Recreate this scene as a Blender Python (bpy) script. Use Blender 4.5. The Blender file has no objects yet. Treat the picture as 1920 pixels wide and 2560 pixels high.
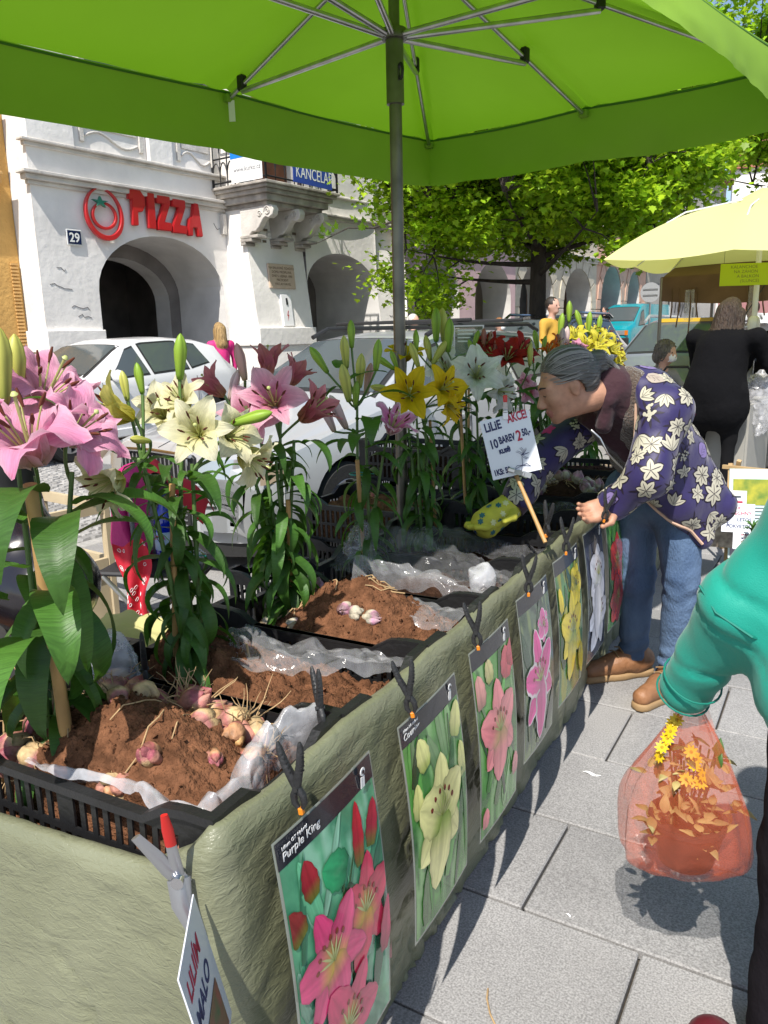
import bpy, bmesh, math, random
import numpy as np
from mathutils import Vector, Matrix, Euler, noise as mnoise
from mathutils.bvhtree import BVHTree
sc = bpy.context.scene
COL = sc.collection
R = math.radians
rnd = random.Random(7)

# ---------------------------------------------------------------- camera
PITCH, ROLL, YAW = R(12.796), R(1.306), R(30.553)
def cam_axes():
    F = Vector((0, math.cos(PITCH), -math.sin(PITCH))); X = Vector((1, 0, 0)); U = X.cross(F)
    c, s = math.cos(ROLL), math.sin(ROLL)
    M = Matrix.Rotation(YAW, 3, 'Z')
    return M @ (c*X - s*U), M @ (s*X + c*U), M @ F
_ix, _iu, _F = cam_axes()
cam_d = bpy.data.cameras.new('camera'); cam = bpy.data.objects.new('camera', cam_d); COL.objects.link(cam)
cam_d.sensor_fit = 'VERTICAL'; cam_d.sensor_height = 36; cam_d.lens = 27.42
cam_d.clip_start = 0.05; cam_d.clip_end = 900
cam.matrix_world = Matrix(((_ix.x, _iu.x, -_F.x, 0), (_ix.y, _iu.y, -_F.y, 0), (_ix.z, _iu.z, -_F.z, 1.44), (0, 0, 0, 1)))
sc.camera = cam
# ---------------------------------------------------------------- sky, sun, exposure
SUN_EL, SUN_AZ = R(54), R(-12)          # azimuth the light travels towards, from +Y to +X
w = bpy.data.worlds.new('World'); sc.world = w; w.use_nodes = True
wn = w.node_tree; bg = wn.nodes['Background']
sky = wn.nodes.new('ShaderNodeTexSky'); sky.sky_type = 'NISHITA'; sky.sun_disc = False
sky.sun_elevation = SUN_EL; sky.sun_rotation = SUN_AZ + math.pi
wn.links.new(sky.outputs[0], bg.inputs[0]); bg.inputs[1].default_value = 0.13
ld = bpy.data.lights.new('sun', 'SUN'); ld.energy = 5.0; ld.angle = R(0.53); ld.color = (1, .95, .87)
sun = bpy.data.objects.new('sun', ld); COL.objects.link(sun)
_d = Vector((math.sin(SUN_AZ)*math.cos(SUN_EL), math.cos(SUN_AZ)*math.cos(SUN_EL), -math.sin(SUN_EL)))
sun.rotation_euler = _d.to_track_quat('-Z', 'Y').to_euler(); sun.location = (2, -8, 12)
sc.view_settings.view_transform = 'Standard'; sc.view_settings.look = 'None'
sc.view_settings.exposure = 0.45; sc.view_settings.gamma = 1
sc.cycles.max_bounces = 7; sc.cycles.diffuse_bounces = 3; sc.cycles.transparent_max_bounces = 12
sc.cycles.caustics_reflective = False; sc.cycles.caustics_refractive = False

# ---------------------------------------------------------------- materials
_M = {}
def mat(name, col=(.5, .5, .5), rough=.6, metal=0., var=0., vscale=6., bump=0., bscale=40., transl=0., tcol=None,
        alpha=1., coat=0., vcol=False, rand=0., spec=.5, sheen=0., trans=0., bdist=.02, detail=4., emit=0., col2=None, uvw=(1, 1, 1), ior=None):
    """Principled material with noise variation of colour and fine relief in object space."""
    if name in _M: return _M[name]
    m = bpy.data.materials.new(name); m.use_nodes = True; nt = m.node_tree; N = nt.nodes; L = nt.links
    b = N['Principled BSDF']; out = N['Material Output']
    b.inputs['Roughness'].default_value = rough; b.inputs['Metallic'].default_value = metal
    b.inputs['Coat Weight'].default_value = coat; b.inputs['Specular IOR Level'].default_value = spec
    if ior: b.inputs['IOR'].default_value = ior
    if coat: b.inputs['Coat Roughness'].default_value = .05
    if sheen: b.inputs['Sheen Weight'].default_value = sheen
    if trans: b.inputs['Transmission Weight'].default_value = trans
    c = None
    if vcol:
        a = N.new('ShaderNodeVertexColor'); a.layer_name = 'Col'; c = a.outputs[0]
    else:
        rgb = N.new('ShaderNodeRGB'); rgb.outputs[0].default_value = (*col, 1); c = rgb.outputs[0]
    tc = N.new('ShaderNodeTexCoord'); mp = N.new('ShaderNodeMapping'); L.new(tc.outputs['Object'], mp.inputs[0]); mp.inputs['Scale'].default_value = uvw
    if var or col2:
        n = N.new('ShaderNodeTexNoise'); n.inputs['Scale'].default_value = vscale; n.inputs['Detail'].default_value = detail
        L.new(mp.outputs[0], n.inputs['Vector'])
        mr = N.new('ShaderNodeMapRange'); L.new(n.outputs[0], mr.inputs[0]); mr.inputs[1].default_value = .3; mr.inputs[2].default_value = .7
        if col2:
            mx = N.new('ShaderNodeMix'); mx.data_type = 'RGBA'; L.new(mr.outputs[0], mx.inputs[0]); L.new(c, mx.inputs[6]); mx.inputs[7].default_value = (*col2, 1); c = mx.outputs[2]
        else:
            mr.inputs[3].default_value = 1-var; mr.inputs[4].default_value = 1+var*.6
            mx = N.new('ShaderNodeVectorMath'); mx.operation = 'SCALE'; L.new(c, mx.inputs[0]); L.new(mr.outputs[0], mx.inputs[3]); c = mx.outputs[0]
    if rand:
        oi = N.new('ShaderNodeObjectInfo'); mr = N.new('ShaderNodeMapRange'); L.new(oi.outputs['Random'], mr.inputs[0]); mr.inputs[3].default_value = 1-rand; mr.inputs[4].default_value = 1+rand*.6
        mx = N.new('ShaderNodeVectorMath'); mx.operation = 'SCALE'; L.new(c, mx.inputs[0]); L.new(mr.outputs[0], mx.inputs[3]); c = mx.outputs[0]
    L.new(c, b.inputs['Base Color'])
    if bump:
        n2 = N.new('ShaderNodeTexNoise'); n2.inputs['Scale'].default_value = bscale; n2.inputs['Detail'].default_value = 5; L.new(mp.outputs[0], n2.inputs['Vector'])
        bp = N.new('ShaderNodeBump'); bp.inputs['Strength'].default_value = bump; bp.inputs['Distance'].default_value = bdist
        L.new(n2.outputs[0], bp.inputs['Height']); L.new(bp.outputs[0], b.inputs['Normal'])
    if emit:
        L.new(c, b.inputs['Emission Color']); b.inputs['Emission Strength'].default_value = emit
    sh = b.outputs[0]
    if transl:
        t = N.new('ShaderNodeBsdfTranslucent')
        if tcol: t.inputs[0].default_value = (*tcol, 1)
        else: L.new(c, t.inputs[0])
        ms = N.new('ShaderNodeMixShader'); ms.inputs[0].default_value = transl; L.new(sh, ms.inputs[1]); L.new(t.outputs[0], ms.inputs[2]); sh = ms.outputs[0]
    if alpha < 1:
        t = N.new('ShaderNodeBsdfTransparent')
        ms = N.new('ShaderNodeMixShader'); ms.inputs[0].default_value = alpha; L.new(t.outputs[0], ms.inputs[1]); L.new(sh, ms.inputs[2]); sh = ms.outputs[0]
    L.new(sh, out.inputs[0]); _M[name] = m
    return m

# ---------------------------------------------------------------- mesh building
def T(x=0, y=0, z=0): return Matrix.Translation((x, y, z))
def RZ(a): return Matrix.Rotation(R(a), 4, 'Z')
def RX(a): return Matrix.Rotation(R(a), 4, 'X')
def RY(a): return Matrix.Rotation(R(a), 4, 'Y')
def frame(p, d, up=(0, 0, 1)):
    """matrix whose local Z looks along d, local Y near up"""
    z = Vector(d).normalized(); u = Vector(up)
    x = u.cross(z)
    if x.length < 1e-4: x = Vector((1, 0, 0)).cross(z)
    x.normalize(); y = z.cross(x)
    return Matrix(((x.x, y.x, z.x, p[0]), (x.y, y.y, z.y, p[1]), (x.z, y.z, z.z, p[2]), (0, 0, 0, 1)))
class MB:
    def __init__(s): s.v = []; s.f = []; s.m = []; s.c = []
    def add(s, vs, fs, mi=0, M=None, col=None):
        n = len(s.v)
        for i, p in enumerate(vs):
            s.v.append(tuple(M @ Vector(p)) if M is not None else tuple(p))
            if col is not None: s.c.append(col[i] if isinstance(col, list) else col)
            else: s.c.append((1, 1, 1))
        for f in fs: s.f.append(tuple(i+n for i in f)); s.m.append(mi)
        return s
    def box(s, x0, y0, z0, x1, y1, z1, mi=0, M=None, col=None):
        vs = [(x0, y0, z0), (x1, y0, z0), (x1, y1, z0), (x0, y1, z0), (x0, y0, z1), (x1, y0, z1), (x1, y1, z1), (x0, y1, z1)]
        return s.add(vs, [(3, 2, 1, 0), (4, 5, 6, 7), (0, 1, 5, 4), (1, 2, 6, 5), (2, 3, 7, 6), (3, 0, 4, 7)], mi, M, col)
    def cbox(s, c, d, mi=0, M=None): return s.box(c[0]-d[0]/2, c[1]-d[1]/2, c[2]-d[2]/2, c[0]+d[0]/2, c[1]+d[1]/2, c[2]+d[2]/2, mi, M)
    def quad(s, a, b, c, d, mi=0): return s.add([a, b, c, d], [(0, 1, 2, 3)], mi)
    def tube(s, pts, r, n=8, mi=0, cap=True, M=None, flat=1., col=None):
        pts = [Vector(p) for p in pts]; k = len(pts); rs = r if isinstance(r, (list, tuple)) else [r]*k
        vs = []; fs = []; prev = None
        for i in range(k):
            t = (pts[min(i+1, k-1)]-pts[max(i-1, 0)])
            if t.length < 1e-9: t = Vector((0, 0, 1))
            t.normalize()
            if prev is None: a = t.orthogonal().normalized()
            else:
                a = prev-t*prev.dot(t)
                a = a.normalized() if a.length > 1e-6 else t.orthogonal().normalized()
            prev = a; b = t.cross(a)
            for j in range(n):
                q = 2*math.pi*j/n; vs.append(pts[i]+(a*math.cos(q)+b*math.sin(q)*flat)*rs[i])
        for i in range(k-1):
            for j in range(n):
                j2 = (j+1) % n; fs.append((i*n+j, i*n+j2, (i+1)*n+j2, (i+1)*n+j))
        if cap: fs.append(tuple(range(n-1, -1, -1))); fs.append(tuple((k-1)*n+j for j in range(n)))
        return s.add(vs, fs, mi, M, col)
    def lathe(s, prof, n=16, mi=0, M=None, sx=1., sy=1., col=None):
        vs = []; fs = []; k = len(prof)
        for r_, z in prof:
            for j in range(n):
                q = 2*math.pi*j/n; vs.append((r_*math.cos(q)*sx, r_*math.sin(q)*sy, z))
        for i in range(k-1):
            for j in range(n):
                j2 = (j+1) % n; fs.append((i*n+j, i*n+j2, (i+1)*n+j2, (i+1)*n+j))
        if prof[0][0] > 1e-5: fs.append(tuple(range(n-1, -1, -1)))
        if prof[-1][0] > 1e-5: fs.append(tuple((k-1)*n+j for j in range(n)))
        return s.add(vs, fs, mi, M, col)
    def grid(s, nu, nv, fn, mi=0, M=None, wrap=False, col=None):
        """fn(u,v) for u,v in 0..1 gives a point"""
        vs = [fn(i/(nu if wrap else nu-1), j/(nv-1)) for j in range(nv) for i in range(nu)]; fs = []
        for j in range(nv-1):
            for i in range(nu if wrap else nu-1):
                i2 = (i+1) % nu; fs.append((j*nu+i, j*nu+i2, (j+1)*nu+i2, (j+1)*nu+i))
        cc = None
        if col: cc = [col(i/(nu if wrap else nu-1), j/(nv-1)) for j in range(nv) for i in range(nu)]
        return s.add(vs, fs, mi, M, cc)
    def prism(s, poly, z0, z1, mi=0, M=None, col=None):
        n = len(poly); vs = [(x, y, z0) for x, y in poly]+[(x, y, z1) for x, y in poly]
        fs = [tuple(range(n-1, -1, -1)), tuple(range(n, 2*n))]+[(i, (i+1) % n, n+(i+1) % n, n+i) for i in range(n)]
        return s.add(vs, fs, mi, M, col)
    def mesh(s, name, mats, smooth=40, bevel=0, bseg=1, fixn=False):
        me = bpy.data.meshes.new(name); me.from_pydata(s.v, [], s.f); me.validate()
        if len(me.polygons) == len(s.m): me.polygons.foreach_set('material_index', s.m)
        for m in (mats if isinstance(mats, (list, tuple)) else [mats]): me.materials.append(m)
        if any(c != (1, 1, 1) for c in s.c):
            a = me.color_attributes.new('Col', 'FLOAT_COLOR', 'POINT')
            a.data.foreach_set('color', [x for c in s.c for x in (c[0], c[1], c[2], 1)])
        if bevel or fixn:
            bm = bmesh.new(); bm.from_mesh(me)
            if bevel: bmesh.ops.bevel(bm, geom=[e for e in bm.edges if e.is_manifold and e.calc_face_angle(0) > .4], offset=bevel, segments=bseg, affect='EDGES', clamp_overlap=True)
            if fixn: bmesh.ops.recalc_face_normals(bm, faces=bm.faces)
            bm.to_mesh(me); bm.free()
        if smooth:
            me.polygons.foreach_set('use_smooth', [True]*len(me.polygons)); me.set_sharp_from_angle(angle=R(smooth))
        return me
    def build(s, name, mats, parent=None, M=None, **k):
        return link(name, s.mesh(name, mats, **k), parent, M)
def link(name, me, parent=None, M=None):
    o = bpy.data.objects.new(name, me); COL.objects.link(o)
    if parent is not None: o.parent = parent
    if M is not None: o.matrix_local = M
    return o
def tag(o, label=None, cat=None, group=None, kind=None):
    if label: o['label'] = label
    if cat: o['category'] = cat
    if group: o['group'] = group
    if kind: o['kind'] = kind
    return o
def thing(name, label, cat, loc=(0, 0, 0), rz=0., group=None):
    o = bpy.data.objects.new(name, None); COL.objects.link(o); o.empty_display_size = .1
    o.location = loc; o.rotation_euler = (0, 0, R(rz)); return tag(o, label, cat, group)
def dup(o, parent=None, M=None, label=None):
    c = o.copy(); COL.objects.link(c); c.parent = parent
    for ch in list(o.children): dup(ch, c)
    if M is not None: c.matrix_local = M
    if label: c['label'] = label
    return c
def fbm(x, y, z=0, o=4):
    return mnoise.fractal(Vector((x, y, z)), 1.0, 2.0, o, noise_basis='PERLIN_ORIGINAL')
_txt = {}
def text_mesh(body, size, m, ext=.001, offset=0., bevel=0., align='LEFT', sx=1., shear=0., spacing=1.):
    cu = bpy.data.curves.new('lettering', 'FONT'); cu.body = body; cu.size = size; cu.extrude = ext; cu.offset = offset; cu.bevel_depth = bevel; cu.align_x = align
    cu.shear = shear; cu.space_character = spacing; cu.resolution_u = 4
    o = bpy.data.objects.new('tmp', cu); COL.objects.link(o); dg = bpy.context.evaluated_depsgraph_get()
    me = bpy.data.meshes.new_from_object(o.evaluated_get(dg)); bpy.data.objects.remove(o); bpy.data.curves.remove(cu)
    if sx != 1.: me.transform(Matrix.Diagonal((sx, 1, 1, 1)))
    me.name = 'lettering'; me.materials.clear(); me.materials.append(m); return me
def text(body, size, m, parent, M, name='lettering', **k): return link(name, text_mesh(body, size, m, **k), parent, M)
def gz(y):
    t = min(1, max(0, (y-7)/28)); return .55*t*t*(3-2*t)
def at(u, v, d=None, x=None, y=None, z=None):
    """a photo pixel turned into a place: where its sight line meets a plane of the scene, or at a horizontal distance d"""
    r = (u-960)/1950*_ix-(v-1280)/1950*_iu+_F; C = Vector((0, 0, 1.44))
    if d is not None: t = d/math.hypot(r.x, r.y)
    elif x is not None: t = x/r.x
    elif y is not None: t = y/r.y
    else: t = (z-1.44)/r.z
    return C+r*t
# ================================================================ SETTING: ground, pavement, road
def granite(name, base, dark, joint=False):
    m = bpy.data.materials.new(name); m.use_nodes = True; nt = m.node_tree; N = nt.nodes; L = nt.links; b = N['Principled BSDF']
    b.inputs['Roughness'].default_value = .75; b.inputs['Specular IOR Level'].default_value = .25
    geo = N.new('ShaderNodeNewGeometry')
    n1 = N.new('ShaderNodeTexNoise'); n1.inputs['Scale'].default_value = 210; n1.inputs['Detail'].default_value = 3; L.new(geo.outputs['Position'], n1.inputs['Vector'])
    r1 = N.new('ShaderNodeValToRGB'); L.new(n1.outputs[0], r1.inputs[0]); r1.color_ramp.elements[0].position = .32; r1.color_ramp.elements[0].color = (*dark, 1); r1.color_ramp.elements[1].position = .7; r1.color_ramp.elements[1].color = (*base, 1)
    n2 = N.new('ShaderNodeTexNoise'); n2.inputs['Scale'].default_value = 2.3; n2.inputs['Detail'].default_value = 6; L.new(geo.outputs['Position'], n2.inputs['Vector'])
    mr = N.new('ShaderNodeMapRange'); L.new(n2.outputs[0], mr.inputs[0]); mr.inputs[1].default_value = .3; mr.inputs[2].default_value = .75; mr.inputs[3].default_value = .84; mr.inputs[4].default_value = 1.14
    oi = N.new('ShaderNodeObjectInfo'); mo = N.new('ShaderNodeMapRange'); L.new(oi.outputs['Random'], mo.inputs[0]); mo.inputs[3].default_value = .92; mo.inputs[4].default_value = 1.06
    mu = N.new('ShaderNodeMath'); mu.operation = 'MULTIPLY'; L.new(mr.outputs[0], mu.inputs[0]); L.new(mo.outputs[0], mu.inputs[1])
    sx = N.new('ShaderNodeVectorMath'); sx.operation = 'SCALE'; L.new(r1.outputs[0], sx.inputs[0]); L.new(mu.outputs[0], sx.inputs[3]); c = sx.outputs[0]
    # pale dusty scuffs with a shape of their own
    n3 = N.new('ShaderNodeTexNoise'); n3.inputs['Scale'].default_value = 1.1; n3.inputs['Detail'].default_value = 8; n3.inputs['Distortion'].default_value = 1.2; L.new(geo.outputs['Position'], n3.inputs['Vector'])
    r3 = N.new('ShaderNodeMapRange'); L.new(n3.outputs[0], r3.inputs[0]); r3.inputs[1].default_value = .58; r3.inputs[2].default_value = .8; r3.inputs[4].default_value = .3
    mx = N.new('ShaderNodeMix'); mx.data_type = 'RGBA'; L.new(r3.outputs[0], mx.inputs[0]); L.new(c, mx.inputs[6]); mx.inputs[7].default_value = (.42, .40, .37, 1); c = mx.outputs[2]
    if joint:
        br = N.new('ShaderNodeTexBrick'); br.inputs['Scale'].default_value = 1; br.inputs['Brick Width'].default_value = .595; br.inputs['Row Height'].default_value = .404; br.inputs['Mortar Size'].default_value = .006
        L.new(geo.outputs['Position'], br.inputs['Vector']); mx = N.new('ShaderNodeMix'); mx.data_type = 'RGBA'; L.new(br.outputs['Fac'], mx.inputs[0]); L.new(c, mx.inputs[6]); mx.inputs[7].default_value = (.05, .045, .04, 1); c = mx.outputs[2]
    L.new(c, b.inputs['Base Color'])
    bp = N.new('ShaderNodeBump'); bp.inputs['Strength'].default_value = .25; bp.inputs['Distance'].default_value = .002; L.new(n1.outputs[0], bp.inputs['Height']); L.new(bp.outputs[0], b.inputs['Normal'])
    return m
m_slab = granite('granite_slab', (.375, .368, .362), (.185, .18, .178))
m_slabfar = granite('granite_paving_far', (.375, .368, .362), (.2, .195, .19), True)
m_joint = mat('joint_dirt', (.075, .06, .045), .95, var=.4, vscale=30, bump=.5, bscale=200)
m_asph = mat('street_surface', (.2, .195, .185), .9, var=.25, vscale=3, bump=.4, bscale=120)
# the ground sheet follows the gentle rise of the square
g = MB(); ys = [-60, -20, 0, 3, 7, 10, 13, 16, 19, 22, 25, 28, 31, 35, 60, 150, 700]
xs = [-700, -120, -40, -20, -11, -4.62]
for i in range(len(ys)-1):
    for j in range(len(xs)-1):
        g.quad(*[(x, y, gz(y)-.03) for x, y in ((xs[j], ys[i]), (xs[j+1], ys[i]), (xs[j+1], ys[i+1]), (xs[j], ys[i+1]))])
tag(g.build('road', m_asph, smooth=30), kind='structure')
g = MB(); xs = [-4.62, 0, 4, 20, 120, 700]
for i in range(len(ys)-1):
    for j in range(len(xs)-1):
        y0, y1 = ys[i], ys[i+1]
        g.quad(*[(x, y, gz(y)-.034) for x, y in ((xs[j], y0), (xs[j+1], y0), (xs[j+1], y1), (xs[j], y1))])
pv = g.build('pavement_bed', m_joint, smooth=30); tag(pv, kind='structure')
# slabs, one by one where they can be told apart
SW, SH, GAP = .595, .404, .007
slab_meshes = []
for k in range(5):
    b = MB(); b.box(-SW/2+GAP/2, -SH/2+GAP/2, -.03, SW/2-GAP/2, SH/2-GAP/2, 0); slab_meshes.append(b.mesh('slab', m_slab, bevel=.004, smooth=0))
pav = thing('pavement', None, None); tag(pav, kind='structure')
for k in range(-3, 27):
    yc = 1.649+SH*(k+.5); off = -.591 if k % 2 == 0 else -.294
    x0, x1 = (-4.6, 1.6) if yc < 6.2 else (-3.2, 1.6)  # farther left the cars hide the slabs
    i0 = math.ceil((x0-off)/SW)
    i = i0-1
    while off+i*SW < x1:
        xa, xb = off+i*SW, off+(i+1)*SW; i += 1
        if xb > x1+SW or xb < x0+.1: continue
        if xa < -4.6:
            sc_ = (xb+4.6)/SW; xc = (-4.6+xb)/2
        else: sc_ = 1; xc = (xa+xb)/2
        o = link('slab', rnd.choice(slab_meshes), pav, T(xc, yc, gz(yc)+rnd.uniform(-.002, .002)) @ RZ(rnd.uniform(-.15, .15)) @ RX(rnd.uniform(-.25, .25)) @ Matrix.Diagonal((sc_, 1, 1, 1)))
# beyond, the same paving as one sheet
g = MB()
def sheet(x0, x1, ysl, dz):
    for i in range(len(ysl)-1): g.quad((x0, ysl[i], gz(ysl[i])+dz), (x1, ysl[i], gz(ysl[i])+dz), (x1, ysl[i+1], gz(ysl[i+1])+dz), (x0, ysl[i+1], gz(ysl[i+1])+dz))
yend = 1.649+SH*27
sheet(-4.6, 40, [yend, 14, 16, 18, 20, 22, 24, 26, 28, 30, 32, 35, 120], -.006)
sheet(-4.6, -3.0, [6.1, 7, 8, 9, 10, 11, 12, yend], -.02)
sheet(1.9, 40, [-30, 0, 7, 8, 9, 10, 11, 12, yend], -.006)
sheet(-4.6, 1.9, [-30, 1.649-SH*3], -.006)
tag(g.build('pavement_far', m_slabfar, smooth=30), kind='structure')
# granite edge strip between slabs and street
b = MB(); y = -2.
while y < 30:
    b.box(-4.74, y+.004, gz(y)-.05, -4.606, y+.99, gz(y+.5)+.004); y += 1.
tag(b.build('edge_strip', mat('edge_granite', (.36, .35, .33), .8, var=.2, vscale=20), bevel=.006, smooth=0), kind='structure')
# setts of the street, laid in rows
b = MB(); y = 1.5; r_ = 0
while y < 11:
    x = -4.76-rnd.uniform(0, .05)
    while x > -11.2:
        wx = rnd.uniform(.085, .115); wy = .1; z = gz(y)+rnd.uniform(-.004, .006); j = lambda: rnd.uniform(-.006, .006)
        x0, x1, y0, y1 = x-wx+.006, x-.006, y+.006, y+wy-.006
        t = .012
        b.add([(x0+j(), y0+j(), z-.03), (x1+j(), y0+j(), z-.03), (x1+j(), y1+j(), z-.03), (x0+j(), y1+j(), z-.03), (x0+t, y0+t, z), (x1-t, y0+t, z+j()*.5), (x1-t, y1-t, z), (x0+t, y1-t, z+j()*.5)],
              [(4, 5, 6, 7), (0, 1, 5, 4), (1, 2, 6, 5), (2, 3, 7, 6), (3, 0, 4, 7)], col=(lambda s_: (s_, s_*.975, s_*.94))(rnd.uniform(.24, .42)))
        x -= wx
    y += .1; r_ += 1
tag(b.build('street_setts', mat('sett_stone', vcol=True, rough=.8, var=.25, vscale=40, bump=.3, bscale=150), smooth=50), 'grey granite setts paving the street behind the stall', 'cobblestones', kind='stuff')
# ================================================================ BUILDINGS along the far side of the street
MF = T(-12, 0, 0) @ RZ(84.6)          # local x along the facades, local y into them
m_white = mat('limewash_white', (.82, .785, .745), .9, var=.16, vscale=1.1, bump=.35, bscale=9, bdist=.025, detail=8)
m_stone = mat('pale_trim_stone', (.60, .565, .52), .9, var=.25, vscale=2.5, bump=.4, bscale=25, detail=8)
m_grime = mat('weathered_trim', (.50, .46, .41), .95, var=.5, vscale=4, bump=.5, bscale=30, detail=8, col2=(.22, .2, .18))
m_ochre = mat('ochre_plaster', (.56, .33, .10), .9, var=.15, vscale=2, bump=.5, bscale=14, bdist=.03)
m_ochret = mat('ochre_trim', (.60, .36, .13), .85, var=.2, vscale=5)
m_pink = mat('pink_plaster', (.58, .41, .42), .9, var=.12, vscale=2, bump=.3, bscale=20)
m_cream = mat('cream_plaster', (.57, .51, .40), .9, var=.12, vscale=2, bump=.3, bscale=20)
m_salmon = mat('salmon_plaster', (.60, .38, .28), .9, var=.12, vscale=2, bump=.3, bscale=20)
m_sage = mat('sage_plaster', (.36, .34, .28), .9, var=.12, vscale=2, bump=.3, bscale=20)
m_vault = mat('arcade_vault', (.66, .64, .62), .9, var=.15, vscale=2)
m_dark = mat('arcade_deep_shade', (.05, .045, .045), .9, var=.3, vscale=2)  # deepest shade of the arcade, put into the colour
m_shade = mat('arcade_shaded_wall', (.20, .18, .17), .9, var=.3, vscale=2)  # shade under the arches painted into the wall colour
m_glass = mat('window_glass', (.03, .035, .04), .06, spec=.8)
m_black = mat('black_iron', (.02, .02, .022), .5, metal=.3)
m_red = mat('sign_red', (.50, .015, .02), .35, coat=.3)
m_signside = mat('sign_edge', (.05, .02, .02), .5)
m_teal = mat('sign_green', (.02, .19, .12), .4)
m_navy = mat('enamel_navy', (.006, .012, .06), .25, coat=.5)
m_enamel = mat('enamel_white', (.78, .78, .76), .25, coat=.5)
m_blue = mat('banner_blue', (.03, .07, .36), .55)
m_sky = mat('banner_sky_blue', (.005, .19, .66), .5)
m_paper = mat('banner_white', (.80, .80, .80), .6)
def arch_z(t, spring, top): return spring+(top-spring)*math.sqrt(max(0, 1-t*t))
def arch_wall(b, s0, s1, z1, ops, y=0., depth=1.2, z0=-.2, batter=0., zb=3.7, mi=0, mr=1, n=18):
    yy = lambda z: y-batter*max(0, zb-z)
    x = s0
    def col(xa, xb, za, zb_):
        zs = [za]+[q for q in (zb,) if za < q < zb_]+[zb_]
        for i in range(len(zs)-1): b.quad((xa, yy(zs[i]), zs[i]), (xb, yy(zs[i]), zs[i]), (xb, yy(zs[i+1]), zs[i+1]), (xa, yy(zs[i+1]), zs[i+1]), mi)
    for (a, c, sp, top) in ops:
        col(x, a, z0, z1)
        pts = [(a, z0), (a, sp)]+[((a+c)/2-(c-a)/2*math.cos(math.pi*k/n), arch_z(-math.cos(math.pi*k/n), sp, top)) for k in range(1, n)]+[(c, sp), (c, z0)]
        for k in range(1, len(pts)-2):
            (xa, za), (xb, zb2) = pts[k], pts[k+1]
            b.quad((xa, yy(za), za), (xb, yy(zb2), zb2), (xb, y, z1), (xa, y, z1), mi)
        for k in range(len(pts)-1):
            (xa, za), (xb, zb2) = pts[k], pts[k+1]
            b.quad((xb, yy(zb2), zb2), (xa, yy(za), za), (xa, y+depth, za), (xb, y+depth, zb2), mr)
        x = c
    col(x, s1, z0, z1)
def facade_part(b, name, mats, parent, **k): return b.build(name, mats, parent, **k)
def house(name, label, M=MF):
    o = thing(name, label, 'building'); o.matrix_world = M; return o
# ---- white arcaded house
H = house('arcade_house', 'white plastered arcaded house with a red PIZZA sign and number 29')
b = MB()
arch_wall(b, 8.45, 12.5, 9.5, [(9.5, 12.36, 2.28, 3.27)], 0, 1.35)
b.quad((8.45, .9, -.2), (8.45, 0, -.2), (8.45, 0, 9.5), (8.45, .9, 9.5))
arch_wall(b, 12.5, 17.55, 9.5, [(14.12, 16.62, 2.45, 3.22)], -.5, 1.75, batter=.13)
b.add([(12.5, .02, -.2), (12.5, -.5-.13*3.9, -.2), (12.5, -.5, 3.7), (12.5, -.5, 9.5), (12.5, .02, 9.5)], [(0, 1, 2, 3, 4)])
b.quad((17.55, -1.0, -.2), (17.55, 1, -.2), (17.55, 1, 9.5), (17.55, -.5, 9.5))
facade_part(b, 'wall', [m_white, m_vault], H, smooth=30)
# plinth bands and pier bases
for (xa, xb, y, yb) in ((8.4, 9.5, 0, .9), (12.42, 14.12, -.5-.13*2.1, .0), (16.62, 17.6, -.5-.13*2.1, .4)):
    b = MB(); b.box(xa, y-.09, 1.28, xb, yb, 1.63); b.box(xa+.04, y-.05, -.2, xb, yb, 1.28); facade_part(b, 'plinth', m_white, H, bevel=.012, smooth=0)
# inner arches and arcade walls, coloured dark to stand for the shade inside
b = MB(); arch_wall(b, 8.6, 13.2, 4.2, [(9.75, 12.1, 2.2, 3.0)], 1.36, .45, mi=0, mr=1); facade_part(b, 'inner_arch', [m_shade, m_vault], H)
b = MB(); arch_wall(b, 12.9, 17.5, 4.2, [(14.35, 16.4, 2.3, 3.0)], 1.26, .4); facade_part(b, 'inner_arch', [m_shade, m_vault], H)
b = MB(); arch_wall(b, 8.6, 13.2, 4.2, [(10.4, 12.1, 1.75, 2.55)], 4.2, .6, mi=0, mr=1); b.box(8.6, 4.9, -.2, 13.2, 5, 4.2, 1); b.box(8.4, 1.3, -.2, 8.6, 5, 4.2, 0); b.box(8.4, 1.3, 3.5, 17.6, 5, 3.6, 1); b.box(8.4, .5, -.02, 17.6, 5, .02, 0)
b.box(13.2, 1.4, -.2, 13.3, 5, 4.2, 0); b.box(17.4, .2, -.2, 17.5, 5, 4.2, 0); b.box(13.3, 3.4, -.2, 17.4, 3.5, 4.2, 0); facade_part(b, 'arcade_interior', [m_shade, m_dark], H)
# shop front glimpsed through the second arch
m_wood = mat('shop_wood', (.12, .05, .025), .5, var=.3, vscale=8)
b = MB()
for x in (0, .85, 1.7): b.box(x-.06, 0, 0, x+.06, .1, 2.7)
b.box(-.06, .002, 2.12, 1.76, .098, 2.6); b.box(-.06, .002, 0, 1.76, .098, .45); sp = b.build('shop_front', m_wood, H, T(14.75, 2.9, 0), bevel=.008, smooth=0)
for x in (.06, .91): MB().box(x, .04, .46, x+.73, .05, 2.11).build('pane', m_glass, sp, smooth=0)
text('OB', .3, mat('shop_letter', (.55, .30, .10), .5), sp, T(.15, -.012, 2.24) @ RX(90), ext=.004)
for i in range(7): MB().cbox((rnd.uniform(.2, 1.5), -.04, rnd.uniform(.55, 1.6)), (rnd.uniform(.15, .3), .03, rnd.uniform(.15, .3))).build('notice', mat('notice%d' % (i % 4), [(.35, .04, .04), (.5, .45, .3), (.3, .12, .08), (.45, .43, .4)][i % 4], .6), sp, smooth=0)
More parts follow.
